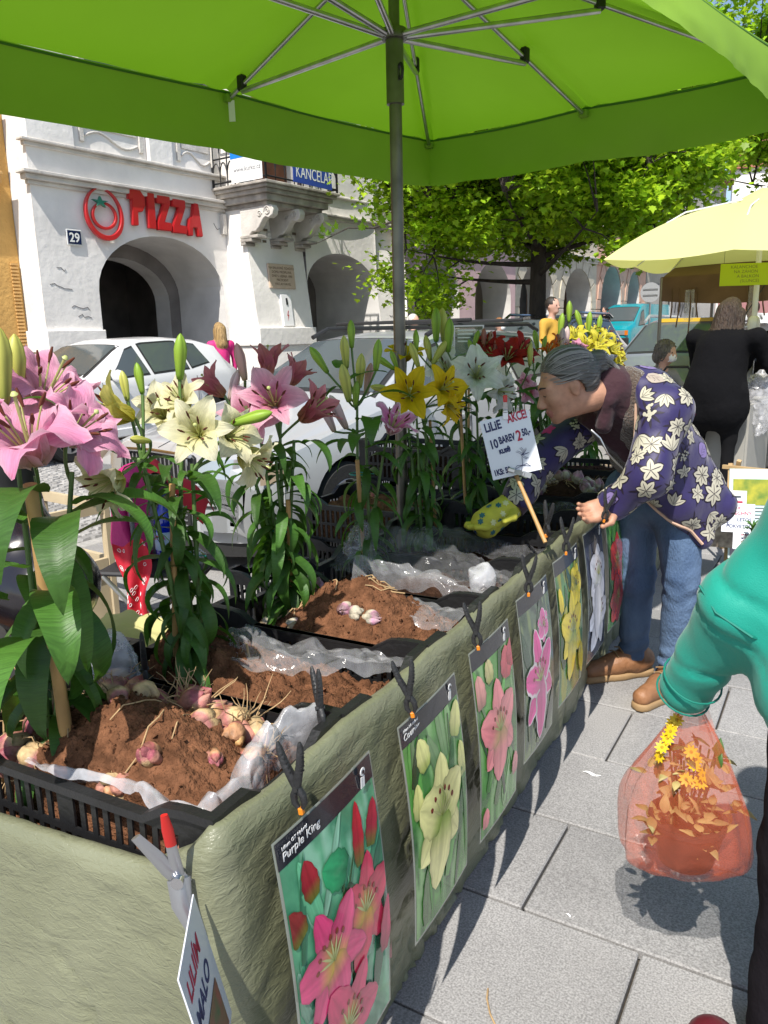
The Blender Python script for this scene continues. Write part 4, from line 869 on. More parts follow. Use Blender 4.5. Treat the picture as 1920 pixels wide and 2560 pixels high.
def petal_mesh(ft, inner, k):
    key = (ft, inner, k)
    if key in _pm: return _pm[key]
    F_ = FT[ft]; r_ = random.Random(sum(map(ord, ft)) % 97+k*7+inner); W = F_['W']*(.92 if inner else .66); rec = R(F_['rec']+r_.uniform(-16, 16)); th0 = R(F_['th0']); nt, nu = 15, 9
    ph = r_.uniform(0, 6); th = []; rr, hh = .02, 0.; cl = []
    for i in range(nt):
        t = i/(nt-1); q = th0+(rec-th0)*(max(0, t-.12)/.88)**1.35; cl.append((rr, hh, q)); rr += math.sin(q)/(nt-1); hh += math.cos(q)/(nt-1)
    b = MB()
    def fn(u, v):
        i = v*(nt-1); r0, h0, q = cl[int(round(i))]; x = (u-.5)*2; wv = W*(math.sin(math.pi*(.06+.94*v)**.82)**.72 if v < 1 else .02)
        cup = .16*W*x*x*(1-v*.7)*2-.05*W*math.exp(-(x/.12)**2); wave = F_['wave']*math.sin(v*15+ph+(2 if x > 0 else 0))*abs(x)**2.2*min(1, v*2)
        n = cup+wave+.03*x*math.sin(ph+v*3)
        return (r0-math.cos(q)*n, x*wv, h0+math.sin(q)*n)
    c0, c1, c2 = F_['c']
    def col(u, v):
        x = abs(u-.5)*2; t = v*2; c = [lerp(c0[i], c1[i], min(1, t*1.3)) if t < 1 else lerp(c1[i], c2[i], t-1) for i in range(3)]
        m_ = 1-.18*math.exp(-(x/.1)**2)+.05*math.sin(u*40)
        if ft in ('pink', 'rose', 'star'): c = [lerp(c[i], (.80, .60, .66)[i], .55*x**3) for i in range(3)]
        if F_['edge'] and (x > .8 or v > .95): c = list(F_['edge'])
        return tuple(max(0, q*m_) for q in c)
    b.grid(nu, nt, fn, col=col); _pm[key] = b.mesh('petal', m_petal, smooth=80); return _pm[key]
_sm = {}
def stamen_mesh(k):
    if k in _sm: return _sm[k]
    b = MB(); r_ = random.Random(k)
    for i in range(6):
        a = i*math.pi/3+r_.uniform(-.3, .3); L_ = r_.uniform(.62, .72); s_ = r_.uniform(.18, .3); pts = [(math.cos(a)*s_*t**1.3, math.sin(a)*s_*t**1.3, L_*t) for t in (0, .35, .7, 1)]
        b.tube(pts, .011, 5, mi=0); e = Vector(pts[-1]); q = a+r_.uniform(-.6, .6); d = Vector((math.cos(q)*.5, math.sin(q)*.5, .8)).normalized()*.1; b.tube([e-d, e, e+d], [.012, .026, .012], 6, mi=1)
    b.tube([(0, 0, 0), (.02, 0, .45), (.05, .02, .82)], [.02, .016, .018], 6, mi=0); b.lathe([(.02, 0), (.04, .02), (.02, .05)], 8, M=T(.05, .02, .8)); _sm[k] = b.mesh('flower', [m_fil, m_anther], smooth=60); return _sm[k]
_bm = {}
BC = {'green': ((.16, .28, .05), (.34, .42, .10), (.28, .36, .08)), 'yg': ((.14, .26, .04), (.55, .55, .12), (.52, .50, .12)), 'pinkb': ((.25, .32, .12), (.60, .35, .30), (.55, .27, .26)), 'palepink': ((.4, .36, .2), (.62, .44, .44), (.62, .5, .46)), 'lime': ((.10, .25, .02), (.30, .45, .05), (.24, .40, .04)), 'redb': ((.2, .2, .05), (.36, .12, .10), (.40, .16, .12))}
def bud_mesh(bc):
    if bc in _bm: return _bm[bc]
    b = MB(); prof = [(.0, 0), (.07, .01), (.095, .12), (.115, .3), (.14, .5), (.15, .66), (.12, .82), (.065, .94), (.012, 1)]; n = 18; c0, c1, c2 = BC[bc]
    def fn(u, v):
        i = v*(len(prof)-1); r_, z = prof[int(round(i))]; a = u*2*math.pi; k = 1-.16*abs(math.cos(a*1.5))**8; return (r_*k*math.cos(a), r_*k*math.sin(a), z)
    def col(u, v):
        c = [lerp(c0[i], c1[i], min(1, v*2.2)) if v < .5 else lerp(c1[i], c2[i], v*2-1) for i in range(3)]; k = .62 if abs(math.cos(u*3*math.pi)) > .93 else 1+.07*math.sin(u*38); return tuple(q*k for q in c)
    b.grid(n, len(prof), fn, wrap=True, col=col); _bm[bc] = b.mesh('bud', m_bud, smooth=70); return _bm[bc]
LEAF = []
for k in range(12):
    r_ = random.Random(50+k); droop = (20, 45, 70, 95, 120, 60, 85, 110, 130, 35, 75, 100)[k]; tw = r_.uniform(-.6, .6); b = MB(); nt = 12; cl = []; x, z = 0, 0
    for i in range(nt):
        t = i/(nt-1); q = R(-25+(droop+25)*t**1.2); cl.append((x, z, q)); x += math.cos(q)/(nt-1); z -= math.sin(q)/(nt-1)
    def fn(u, v):
        x0, z0, q = cl[int(round(v*(nt-1)))]; s_ = (u-.5)*2; w_ = .105*(math.sin(math.pi*(.05+.95*v)**.75)**.85 if v < 1 else .01)*(1+.0); a = tw*v; n = .25*w_*abs(s_)-.06*w_+.035*math.sin(v*9+k)*s_*s_*.4
        return (x0+math.sin(q)*n, s_*w_*math.cos(a), z0+math.cos(q)*n+s_*w_*math.sin(a))
    b.grid(7, nt, fn); LEAF.append(b.mesh('leaf', m_leaf, smooth=70))
def lily(label, base, tops, flowers, buds, leaves, cane=None, ties=(), seed=0, group='potted lilies in bunches along the stall', spread=.018, extra=()):
    r_ = random.Random(seed); base = Vector(base); pl_ = thing('lily_plant', label, 'lily', base, group=group); I = pl_.matrix_world = T(*base); inv = I.inverted()
    stems = []
    for k, tp in enumerate(tops):
        tp = Vector(tp); a = 2*math.pi*k/len(tops)+seed; b0 = base+Vector((math.cos(a)*spread, math.sin(a)*spread, 0)); mid = b0.lerp(tp, .5)+Vector((r_.uniform(-.012, .012), r_.uniform(-.012, .012), 0)); stems.append((b0, mid, tp))
        pts = [inv @ (b0*(1-t)**2+mid*2*t*(1-t)+tp*t*t) for t in [i/8 for i in range(9)]]; b = MB(); b.tube(pts, [.0065-.0025*i/8 for i in range(9)], 7); b.build('stem', m_stem, pl_, smooth=60)
    def sp(k, t): b0, m_, tp = stems[k % len(stems)]; return b0*(1-t)**2+m_*2*t*(1-t)+tp*t*t
    def pedicel(p, d):
        k = min(range(len(stems)), key=lambda q: (stems[q][2]-p).length); e = sp(k, .97) if stems[k][2].z < p.z+.03 else sp(k, max(.35, min(.95, (p.z-.06-base.z)/max(.05, stems[k][2].z-base.z))))
        b = MB(); q1 = e.lerp(p, .5)-Vector(d)*.02; b.tube([inv @ (e*(1-t)**2+q1*2*t*(1-t)+p*t*t) for t in (0, .25, .5, .75, 1)], [.004, .0036, .0033, .0032, .0036], 6); b.build('pedicel', m_stem, pl_, smooth=60)
    for i, (u, v, d, dr, L_, ft) in enumerate(flowers):
        p = at(u, v, d=d); dv = vdir(*dr); M = frame(p, dv) @ RZ(r_.uniform(0, 60)); pedicel(p, dv)
        fl = link('flower', stamen_mesh((seed+i) % 4), pl_, inv @ M @ Matrix.Scale(L_, 4))
        for k in range(6): link('petal', petal_mesh(ft, k % 2, k % 3), fl, RZ(60*k+r_.uniform(-5, 5)) @ Matrix.Diagonal((1, 1, r_.uniform(.94, 1.05), 1)) @ T(0, 0, .012*(k % 2)))
    for i, (u, v, d, dr, L_, bc) in enumerate(buds):
        c = at(u, v, d=d); dv = vdir(*dr); p = c-dv*L_*.5; pedicel(p, dv); link('bud', bud_mesh(bc), pl_, inv @ frame(p, dv) @ RZ(r_.uniform(0, 120)) @ Matrix.Scale(L_, 4))
    n, L0_, z0f, z1f, lo, hi = leaves
    for i in range(n):
        t = z0f+(z1f-z0f)*(i+.5*r_.random())/n; p = sp(i, t); a = i*137.5+r_.uniform(-25, 25); L_ = L0_*r_.uniform(.75, 1.2)*(1.05-.35*max(0, t-.6)); k = r_.randint(lo, hi)
        M = T(*p) @ RZ(a) @ T(.004, 0, 0) @ RX(r_.uniform(-15, 15)) @ RY(r_.uniform(20, 55) if t < .75 else 0) @ Matrix.Diagonal((L_, L_*r_.uniform(.75, 1.15), L_, 1)); link('leaf', LEAF[ORDER[k]], pl_, inv @ M)
    for (u, v, d, az, L_, k, wd) in extra:
        link('leaf', LEAF[ORDER[k]], pl_, inv @ T(*at(u, v, d=d)) @ RZ(az) @ Matrix.Diagonal((L_, L_*wd, L_, 1)))
    if cane:
        (u0, v0, d0), (u1, v1, d1), r0 = cane; b = MB(); p0, p1 = at(u0, v0, d=d0), at(u1, v1, d=d1); b.tube([inv @ p0.lerp(p1, t/6) for t in range(7)], [r0, r0, r0*1.12, r0, r0, r0*1.12, r0], 8); b.build('cane', m_cane, pl_, smooth=50)
    for z in ties:
        q = sp(0, (z-base.z)/(stems[0][2].z-base.z)); b = MB(); b.tube([inv @ (q+Vector((math.cos(a*.524)*.026, math.sin(a*.524)*.026, 0))) for a in range(13)], .0022, 5); b.tube([inv @ (q+CR*.025), inv @ (q+CR*.05-CF*.01)], .0015, 4); b.build('tie', m_tie, pl_)
    return pl_
ORDER = sorted(range(12), key=lambda k: (20, 45, 70, 95, 120, 60, 85, 110, 130, 35, 75, 100)[k])
ctr = lambda u, v, d: tuple(at(u, v, d=d))
# --- 1: big pink lilies at the left edge
d = 1.36
lily('large pink lilies with curling petals at the left edge of the stall', (-1.17, .80, .70), [ctr(90, 1190, 1.38), ctr(40, 1120, 1.42), ctr(180, 1180, 1.36)],
     [(88, 1165, 1.33, (.0, .9, .45), .152, 'pink'), (95, 1030, 1.47, (.55, .75, .25), .138, 'pink'), (165, 1105, 1.38, (.7, .5, .45), .115, 'pink'), (-20, 1060, 1.45, (-.5, .8, .2), .12, 'pink'), (-60, 1120, 1.34, (-.4, .7, .5), .125, 'pink')],
     [(38, 925, 1.42, (.1, 1, 0), .115, 'yg'), (2, 915, 1.36, (.05, 1, 0), .12, 'yg')], (34, .22, .05, .92, 5, 11), ((75, 1210, 1.3), (175, 1900, 1.36), .0105), (1.02,), 1,
     extra=((30, 1010, 1.34, 40, .09, 5, 1.6), (190, 1260, 1.36, 10, .2, 9, 1.3), (100, 1230, 1.3, -60, .24, 10, 1.5), (60, 1300, 1.3, -150, .22, 9, 1.5), (150, 1300, 1.3, -40, .25, 10, 1.35), (60, 1420, 1.28, -90, .26, 11, 1.5), (120, 1480, 1.3, -30, .24, 11, 1.3), (20, 1500, 1.28, -120, .25, 11, 1.5), (70, 1600, 1.28, -60, .22, 11, 1.4)))
# --- 2: cream and yellow lilies
lily('cream and pale yellow lilies with tall buds, second bunch from the left', (-1.16, 1.14, .70), [ctr(420, 1180, 1.62), ctr(455, 1100, 1.63), ctr(350, 1130, 1.6), ctr(480, 1160, 1.62)],
     [(338, 1046, 1.58, (-.85, .42, .3), .105, 'yellow2'), (500, 1090, 1.52, (.05, .35, .9), .092, 'cream'), (305, 1185, 1.40, (-.5, -.35, .75), .088, 'cream'), (415, 1050, 1.68, (0, .6, .75), .085, 'cream'), (560, 1095, 1.6, (.6, .25, .6), .085, 'cream'), (598, 1130, 1.62, (.8, -.45, .3), .09, 'cream'), (255, 1110, 1.62, (-.2, .85, .4), .085, 'cream'), (470, 1020, 1.66, (-.3, .6, .6), .08, 'cream')],
     [(450, 892, 1.64, (.12, 1, .1), .092, 'lime'), (349, 946, 1.63, (-.1, 1, 0), .062, 'lime'), (351, 1100, 1.52, (-.35, .2, .8), .055, 'yg'), (630, 1045, 1.55, (.95, .25, .1), .085, 'lime'), (312, 965, 1.62, (-.1, 1, 0), .06, 'yg')], (92, .135, .03, .97, 4, 11), ((430, 1210, 1.6), (440, 1640, 1.62), .006), (1.0,), 2, extra=((360, 1230, 1.5, -95, .10, 9, 1.9), (420, 1170, 1.52, -50, .10, 3, 1.2), (480, 1200, 1.5, -20, .14, 8, 1.1), (390, 1180, 1.52, 180, .1, 2, 1.2)))
# --- 3: rose pink lilies
lily('rose pink lilies in full bloom, third bunch from the left', (-1.22, 1.57, .70), [ctr(700, 1080, 1.98), ctr(735, 1100, 1.99), ctr(650, 1090, 1.98), ctr(600, 1080, 2.0), ctr(690, 1150, 1.96)],
     [(690, 1020, 1.92, (-.05, .5, .85), .118, 'rose'), (668, 945, 2.06, (.1, .95, -.2), .10, 'roseback'), (748, 1050, 1.96, (.75, .5, .3), .115, 'roseback'), (640, 1060, 1.97, (-.1, .45, .85), .115, 'rose'), (562, 990, 2.05, (-.7, .6, -.1), .095, 'roseback'), (720, 965, 2.05, (.5, .7, .0), .09, 'roseback')],
     [(602, 905, 1.96, (-.15, 1, .1), .092, 'pinkb'), (585, 962, 1.98, (.35, .9, .1), .08, 'palepink')], (105, .14, .03, .97, 4, 11), ((720, 1250, 1.96), (730, 1520, 2.0), .006), (.95,), 3, extra=((690, 1140, 1.9, -100, .15, 10, 1.8), (760, 1110, 1.92, -20, .15, 9, 1.2)))
# --- 4: bud lily with one star flower
lily('tall green lily buds with one white-edged pink star lily, fourth bunch', (-1.27, 2.04, .70), [ctr(893, 1000, 2.4), ctr(915, 1060, 2.41), ctr(960, 1130, 2.38)],
     [(972, 1085, 2.3, (.35, .75, .5), .108, 'star')],
     [(797, 900, 2.38, (-.5, .8, .2), .094, 'lime'), (863, 880, 2.42, (-.05, 1, .1), .1, 'yg'), (878, 835, 2.44, (0, 1, 0), .085, 'lime'), (864, 958, 2.33, (-.15, 1, .2), .115, 'yg'), (901, 927, 2.4, (.1, 1, .1), .105, 'yg'), (943, 888, 2.36, (.12, 1, .1), .095, 'lime'), (818, 1040, 2.33, (-.35, .9, .2), .105, 'palepink'), (846, 1030, 2.34, (-.4, .9, .2), .115, 'palepink'), (921, 945, 2.44, (.2, 1, 0), .095, 'pinkb'), (890, 985, 2.38, (.1, 1, .1), .08, 'lime')],
     (40, .14, .05, .9, 2, 8), ((893, 1150, 2.36), (912, 1420, 2.4), .0065), (1.02,), 4, extra=((872, 950, 2.36, 60, .14, 0, 1.7), (905, 1000, 2.34, 40, .17, 1, 1.7), (880, 980, 2.38, 160, .15, 3, 1.5), (900, 1090, 2.3, -70, .13, 6, 1.8), (930, 1050, 2.3, -60, .17, 8, 1.6), (880, 1100, 2.3, -100, .08, 10, 2.6), (915, 1120, 2.38, 0, .17, 1, 1.7), (845, 920, 2.42, 120, .13, 0, 1.6)))
# --- 5: bright yellow
lily('bright yellow lilies beside the umbrella pole', (-1.26, 2.40, .70), [ctr(1040, 1020, 2.72), ctr(1060, 1010, 2.73), ctr(1010, 980, 2.75)],
     [(1024, 990, 2.62, (-.05, .3, .95), 0.115, 'yellow'), (1100, 975, 2.68, (.45, .3, .8), 0.102, 'yellow'), (1015, 905, 2.8, (0, .8, .2), 0.096, 'yellow'), (1112, 1010, 2.7, (.7, -.2, .6), 0.090, 'yellow')],
     [(955, 971, 2.68, (-.95, .2, .2), .085, 'yg'), (1036, 888, 2.7, (-.3, .9, .1), .09, 'yg'), (1042, 853, 2.74, (0, 1, 0), .06, 'lime'), (963, 907, 2.72, (-.7, .5, .1), .08, 'lime'), (985, 900, 2.72, (-.3, .9, .1), .07, 'lime')], (66, .14, .03, .92, 5, 11), ((1075, 1050, 2.76), (1090, 1340, 2.76), .0055), (), 5)
# --- 6: white
lily('white lilies with tall green buds in front of the price card', (-1.26, 2.86, .70), [ctr(1190, 985, 3.1), ctr(1130, 960, 3.12), ctr(1165, 940, 3.12)],
     [(1190, 945, 3.0, (-.05, .35, .9), 0.141, 'white'), (1125, 930, 3.12, (-.5, .4, .6), 0.119, 'white'), (1232, 975, 3.08, (.6, -.1, .6), 0.113, 'white')],
     [(1090, 812, 3.1, (0, 1, 0), .13, 'lime'), (1108, 812, 3.14, (-.05, 1, 0), .13, 'yg'), (1122, 838, 3.06, (.05, 1, .1), .13, 'lime'), (1070, 870, 3.1, (-.2, 1, 0), .10, 'yg'), (1100, 880, 3.06, (.5, .8, .1), .11, 'yg'), (1040, 850, 3.1, (0, 1, 0), .08, 'lime')], (56, .15, .03, .95, 3, 11), ((1150, 1000, 3.08), (1165, 1290, 3.1), .006), (), 6, extra=((1130, 900, 3.0, 30, .16, 0, 1.7), (1180, 1010, 3.0, 180, .2, 2, 1.5), (1200, 1000, 3.0, 100, .2, 3, 1.4)))
# --- 7: dark red
lily('dark red lilies left of the woman\'s head', (-1.22, 3.30, .70), [ctr(1265, 930, 3.5), ctr(1220, 900, 3.52), ctr(1300, 960, 3.5)],
     [(1265, 905, 3.42, (.05, .6, .75), 0.119, 'red'), (1290, 890, 3.5, (.5, .5, .5), 0.113, 'red'), (1225, 880, 3.55, (-.3, .8, .3), 0.107, 'red'), (1240, 900, 3.5, (-.4, .5, .6), 0.107, 'red')],
     [(1210, 845, 3.5, (0, 1, 0), .085, 'redb'), (1240, 868, 3.48, (.1, 1, 0), .08, 'redb'), (1228, 850, 3.55, (0, 1, 0), .08, 'pinkb'), (1190, 848, 3.5, (.3, 1, 0), .08, 'lime'), (1180, 870, 3.5, (-.4, .9, 0), .08, 'lime'), (1325, 888, 3.4, (0, 1, 0), .09, 'yg')], (50, .17, .03, .98, 2, 10), None, (), 7)
# --- 8: orange, behind the woman's head
lily('orange lilies with upright buds just behind the woman\'s head', (-1.24, 3.78, .70), [ctr(1360, 900, 3.95), ctr(1330, 880, 3.95), ctr(1340, 960, 3.95)],
     [(1368, 885, 3.92, (.2, .6, .7), .085, 'orange'), (1385, 870, 3.98, (.6, .5, .4), .08, 'orange'), (1325, 985, 3.9, (-.3, .2, .9), .08, 'rose'), (1318, 960, 3.9, (-.5, .3, .8), .07, 'rose')],
     [(1340, 850, 3.95, (-.2, 1, 0), .1, 'lime'), (1325, 870, 3.9, (0, 1, 0), .09, 'yg'), (1360, 860, 3.9, (.2, 1, 0), .08, 'lime'), (1405, 850, 4.0, (.05, 1, 0), .12, 'palepink'), (1393, 860, 4.0, (0, 1, 0), .1, 'redb')], (50, .18, .03, .98, 2, 10), None, (), 8)
# --- 9: lemon and pink, farthest bunch
lily('lemon yellow and pink lilies at the far end behind the woman', (-1.26, 4.5, .70), [ctr(1470, 900, 4.65), ctr(1510, 900, 4.65), ctr(1430, 900, 4.65)],
     [(1462, 872, 4.55, (-.1, .5, .8), 0.113, 'lemon'), (1490, 868, 4.55, (.2, .5, .8), 0.113, 'lemon'), (1520, 880, 4.6, (.6, .4, .6), 0.113, 'lemon'), (1440, 850, 4.65, (-.3, .7, .5), 0.107, 'lemon'), (1475, 845, 4.7, (.1, .8, .4), 0.107, 'lemon'), (1530, 905, 4.6, (.7, .1, .6), 0.102, 'lemon'), (1505, 850, 4.7, (.4, .8, .3), 0.102, 'lemon'), (1442, 888, 4.5, (-.2, .5, .8), .105, 'pink'), (1418, 885, 4.55, (-.5, .5, .5), .09, 'rose')],
     [(1423, 779, 4.65, (0, 1, 0), .12, 'lime'), (1403, 812, 4.6, (.1, 1, 0), .13, 'lime'), (1473, 806, 4.65, (.05, 1, 0), .12, 'lime'), (1447, 800, 4.7, (-.3, .9, 0), .12, 'lime'), (1415, 846, 4.5, (.1, 1, 0), .13, 'palepink'), (1498, 812, 4.7, (.1, 1, 0), .11, 'lime'), (1415, 870, 4.5, (-.1, 1, 0), .1, 'redb')], (50, .18, .03, .98, 2, 10), None, (), 9)
# ================================================================ GREEN UMBRELLA over the stall
m_green = mat('lime_canopy', (.34, .58, .06), .75, transl=.42, tcol=(.12, .29, .004), var=.16, vscale=1.6, bump=.25, bscale=500, bdist=.001, detail=7)
m_alu = mat('aluminium_rib', (.48, .48, .47), .28, metal=.9, var=.2, vscale=20); m_pole = mat('steel_pole', (.16, .15, .13), .38, metal=.8, var=.4, vscale=9)
UC, UU, UV, ZE, ZA = Vector((-1.35, 2.42, 0)), Vector((-.81, .12, 0)), Vector((.285, 1.155, 0)), 2.35, 2.70
U = thing('market_umbrella', 'large lime green market umbrella on a steel pole above the flower stall', 'umbrella', (UC.x, UC.y, 0)); UI = T(-UC.x, -UC.y, 0)
ENDS = [UU, UU+UV, UV, UV-UU, -UU, -UU-UV*1.25, -UV*1.25, UU-UV*1.25]  # unseen near side stretched so the canopy's shadow reaches nearer crates
def edge_pt(a):           # a in 0..8 round the rim
    i = int(a) % 8; f = a-int(a); return ENDS[i].lerp(ENDS[(i+1) % 8], f), f
nA, nR = 240, 24; b = MB()
def canopy(u, v):
    e, f = edge_pt(u*8); s_ = math.sin(f*math.pi); p = e*v; dz = (ZA-ZE)*v; w_ = .010*math.exp(-(min(f, 1-f)/.09)**2)*v*v*math.sin(f*60+v*9)+.006*fbm(p.x*3, p.y*3, 2, 3)*s_; return (p.x, p.y, ZA-dz-.018*s_*math.sin(v*math.pi)-.012*s_*v+.02+w_)
b.grid(nA, nR, canopy, wrap=True); b.build('canopy', m_green, U, smooth=25)
m_seam = mat('canopy_seam', (.05, .16, .01), .8)
for k in range(8): MB().tube([(lambda e: (e.x, e.y, ZE+.012-.012*math.sin(f*math.pi)))(ENDS[k].lerp(ENDS[(k+1) % 8], f)) for f in [i/10 for i in range(11)]], .0045, 6).build('edge_seam', m_seam, U)
b = MB()
def valance(u, v):
    a = u*8; e, f = edge_pt(a); o = e.normalized(); right = max(0, 1-abs(a-3.9)/1.05); flare = .02+.05*min(1, right*1.6); drop = .215-.06*min(1, right*1.6)
    w_ = .012*math.sin(u*70)*v+.02*math.sin(u*23+1)*v*v+.02*fbm(u*40, v*1.2, 3, 3)*v-.012*math.exp(-(min(f, 1-f)/.06)**2)*v; p = e+o*((flare+w_)*v-.03*v*math.sin(v*3)*0)
    return (p.x, p.y, ZE+.02-.012*math.sin(f*math.pi)-drop*v+.02*v*(1-v))
b.grid(320, 12, valance, wrap=True); b.build('valance', m_green, U, smooth=60)
b = MB(); b.tube([(0, 0, 0), (0, 0, 2.2)], .021, 14); b.tube([(0, 0, 2.2), (0, 0, ZA-.02)], .018, 12); b.build('pole', m_pole, U, smooth=40)
b = MB(); b.lathe([(.0225, 2.17), (.029, 2.17), (.029, 2.36), (.04, 2.36), (.044, 2.375), (.04, 2.39), (.0225, 2.39)], 16); rn = b.build('runner', m_pole, U, smooth=30)
b = MB(); b.tube([(.036+.012*math.cos(t*.524), 0, 2.26+.022*math.sin(t*.524)) for t in range(13)], .005, 6); b.build('pull_ring', m_black, rn, RZ(-30))
b = MB(); b.lathe([(.0, ZA-.04), (.05, ZA-.04), (.05, ZA), (0, ZA+.02)], 12); b.build('top_hub', m_black, U)
for k, e in enumerate(ENDS):
    L_ = e.length; tj = min(.92, .74/L_*(.98 if k % 2 else 1)); top = Vector((0, 0, ZA-.035)); end = Vector((e.x*.985, e.y*.985, ZE-.012)); j = top.lerp(end, tj)
    rb = MB().tube([top, end], .0085, 8).build('rib', m_alu, U, smooth=50); MB().tube([Vector((0, 0, 2.37))+e.normalized()*.035, j-Vector((0, 0, .02))], .0105, 8).build('strut', m_alu, U, smooth=50)
    MB().cbox((0, 0, -.008), (.03, .034, .055)).build('joint', m_black, rb, frame(j, e) @ RX(90), bevel=.006, smooth=0)
    MB().cbox((0, 0, 0), (.04, .03, .03)).build('rib_pocket', m_green, rb, frame(end, e), bevel=.005, smooth=0)
tg = MB().box(-.012, -.001, -.075, .012, .001, 0).build('care_label', m_paper, U, T(UU.x*.97, UU.y*.97, ZE-.02) @ RZ(25), smooth=0)
MB().lathe([(.26, 0), (.26, .05), (.04, .07), (.04, .25), (.023, .25)], 20).build('base', m_black, U, smooth=40)
# ================================================================ TREES
m_bark = mat('maple_bark', (.045, .035, .028), .95, var=.4, vscale=14, bump=.9, bscale=20, uvw=(1, 1, .3), bdist=.03)
m_maple = mat('maple_leaf', vcol=True, rough=.45, transl=.5, spec=.35)
LF = [(0, -.1), (.16, .02), (.42, -.04), (.34, .2), (.52, .42), (.24, .5), (.0, .95), (-.24, .5), (-.52, .42), (-.34, .2), (-.42, -.04), (-.16, .02)]
def tree(label, loc, th, r_trunk, zc, rx, rz, nclump, per, seed, lean=(0, 0), droop=(), clear=0., size=.118, group='maple trees on the square'):
    r_ = random.Random(seed); o = thing('maple_tree', label, 'tree', loc, group=group)
    b = MB(); pts = [(0, 0, -.1), (.01, 0, .4), (lean[0]*.4, lean[1]*.4, th*.6), (lean[0], lean[1], th), (lean[0]*1.5, lean[1]*1.5, zc+rz*.6)]; b.tube(pts, [r_trunk*1.25, r_trunk*1.05, r_trunk*.95, r_trunk*.85, r_trunk*.2], 12)
    tips = []; limbs = []
    for k in range(nclump):
        while True:
            p = Vector((r_.uniform(-1, 1), r_.uniform(-1, 1), r_.uniform(-1, 1)))
            if .35 < p.length < 1: break
        q = Vector((p.x*rx, p.y*rx, zc+p.z*rz)); q.z -= .25*rz*max(0, (p.x**2+p.y**2)-.3)*(.5+.5*r_.random())
        if q.z < 3.15 and math.hypot(q.x, q.y) < clear: q.z = 3.2+r_.random()
        tips.append(q)
    tips += [Vector(d_) for d_ in droop]
    for k in range(13):
        a = k*2.4+seed; z = th*(.78+.5*(k/13)); e = Vector((math.cos(a)*rx*.8, math.sin(a)*rx*.8, z+r_.uniform(.1, 1.0))); s0 = Vector((lean[0], lean[1], z)); m_ = s0.lerp(e, .5)+Vector((0, 0, r_.uniform(-.2, .3)))
        lp = [s0*(1-t)**2+m_*2*t*(1-t)+e*t*t for t in (0, .2, .4, .6, .8, 1)]; b.tube(lp, [r_trunk*.36, r_trunk*.28, r_trunk*.2, r_trunk*.14, r_trunk*.08, r_trunk*.03], 7); limbs += lp[1:]
    for q in tips:
        n = min(limbs, key=lambda l: (l-q).length); b.tube([n, n.lerp(q, .5)+Vector((0, 0, .08)), q], [.02, .012, .004], 5)
    b.build('trunk', m_bark, o, smooth=60)
    g_ = np.random.default_rng(seed); nt = len(tips); n = nt*per; tq = np.repeat(np.array([tuple(q) for q in tips]), per, 0); cs = np.repeat(g_.uniform(.35, .62, nt), per); cn = np.repeat(g_.uniform(.65, 1.3, nt), per)
    C_ = tq+g_.normal(size=(n, 3))*np.array([1, 1, .55])*(cs*.62)[:, None]; sz = size*g_.uniform(.6, 1.25, n); a, b_, c_ = g_.uniform(0, 6.283, n), np.radians(g_.uniform(-70, 35, n)), np.radians(g_.uniform(-35, 35, n)); fo = g_.uniform(0, .3, n)
    L_ = np.array(LF); P_ = np.stack([np.broadcast_to(L_[:, 0], (n, 12)), np.broadcast_to(L_[:, 1], (n, 12)), np.abs(L_[:, 0])[None]*fo[:, None]], -1)*sz[:, None, None]
    def rot(P, q, i, j):
        x, y = P[..., i].copy(), P[..., j].copy(); cq, sq = np.cos(q)[:, None], np.sin(q)[:, None]; P[..., i] = x*cq-y*sq; P[..., j] = x*sq+y*cq
    P_ = P_.copy(); rot(P_, -c_, 0, 2); rot(P_, b_, 1, 2); rot(P_, a, 0, 1); P_ += C_[:, None, :]
    k = cn*g_.uniform(.75, 1.25, n); y = g_.random(n); col = np.stack([(.26+.21*y)*k, (.48+.17*y)*k, .024*k, np.ones(n)], -1); col = np.repeat(col, 12, 0)
    me = bpy.data.meshes.new('crown'); base = (np.arange(n)*12)[:, None]; F_ = np.concatenate([base+np.array([[0, 1, 2, 3, 4, 5, 6]]), base+np.array([[6, 7, 8, 9, 10, 11, 0]])]); me.from_pydata(P_.reshape(-1, 3).tolist(), [], F_.tolist()); me.materials.append(m_maple)
    at_ = me.color_attributes.new('Col', 'FLOAT_COLOR', 'POINT'); at_.data.foreach_set('color', col.ravel())
    tag(link('crown', me, o), kind='stuff'); return o
tree('maple tree with bright green crown and dark trunk in front of the pink house', (-5.33, 15.1, gz(15.1)), 2.9, .17, 5.0, 3.3, 2.5, 420, 215, 3, droop=[(-2.6, -1.2, 2.35), (-1.8, -1.6, 2.15), (-2.0, -.6, 1.8), (-1.4, -1.4, 1.95), (1.9, -1.4, 2.6), (2.4, -1.0, 2.6), (-2.4, -1.4, 2.6), (-1.6, -1.0, 2.3)], clear=1.35)
tree('maple tree whose crown shows at the upper right edge', (.5, 18.6, gz(18)), 3.6, .18, 6.6, 4.1, 2.9, 260, 150, 8, size=.13)
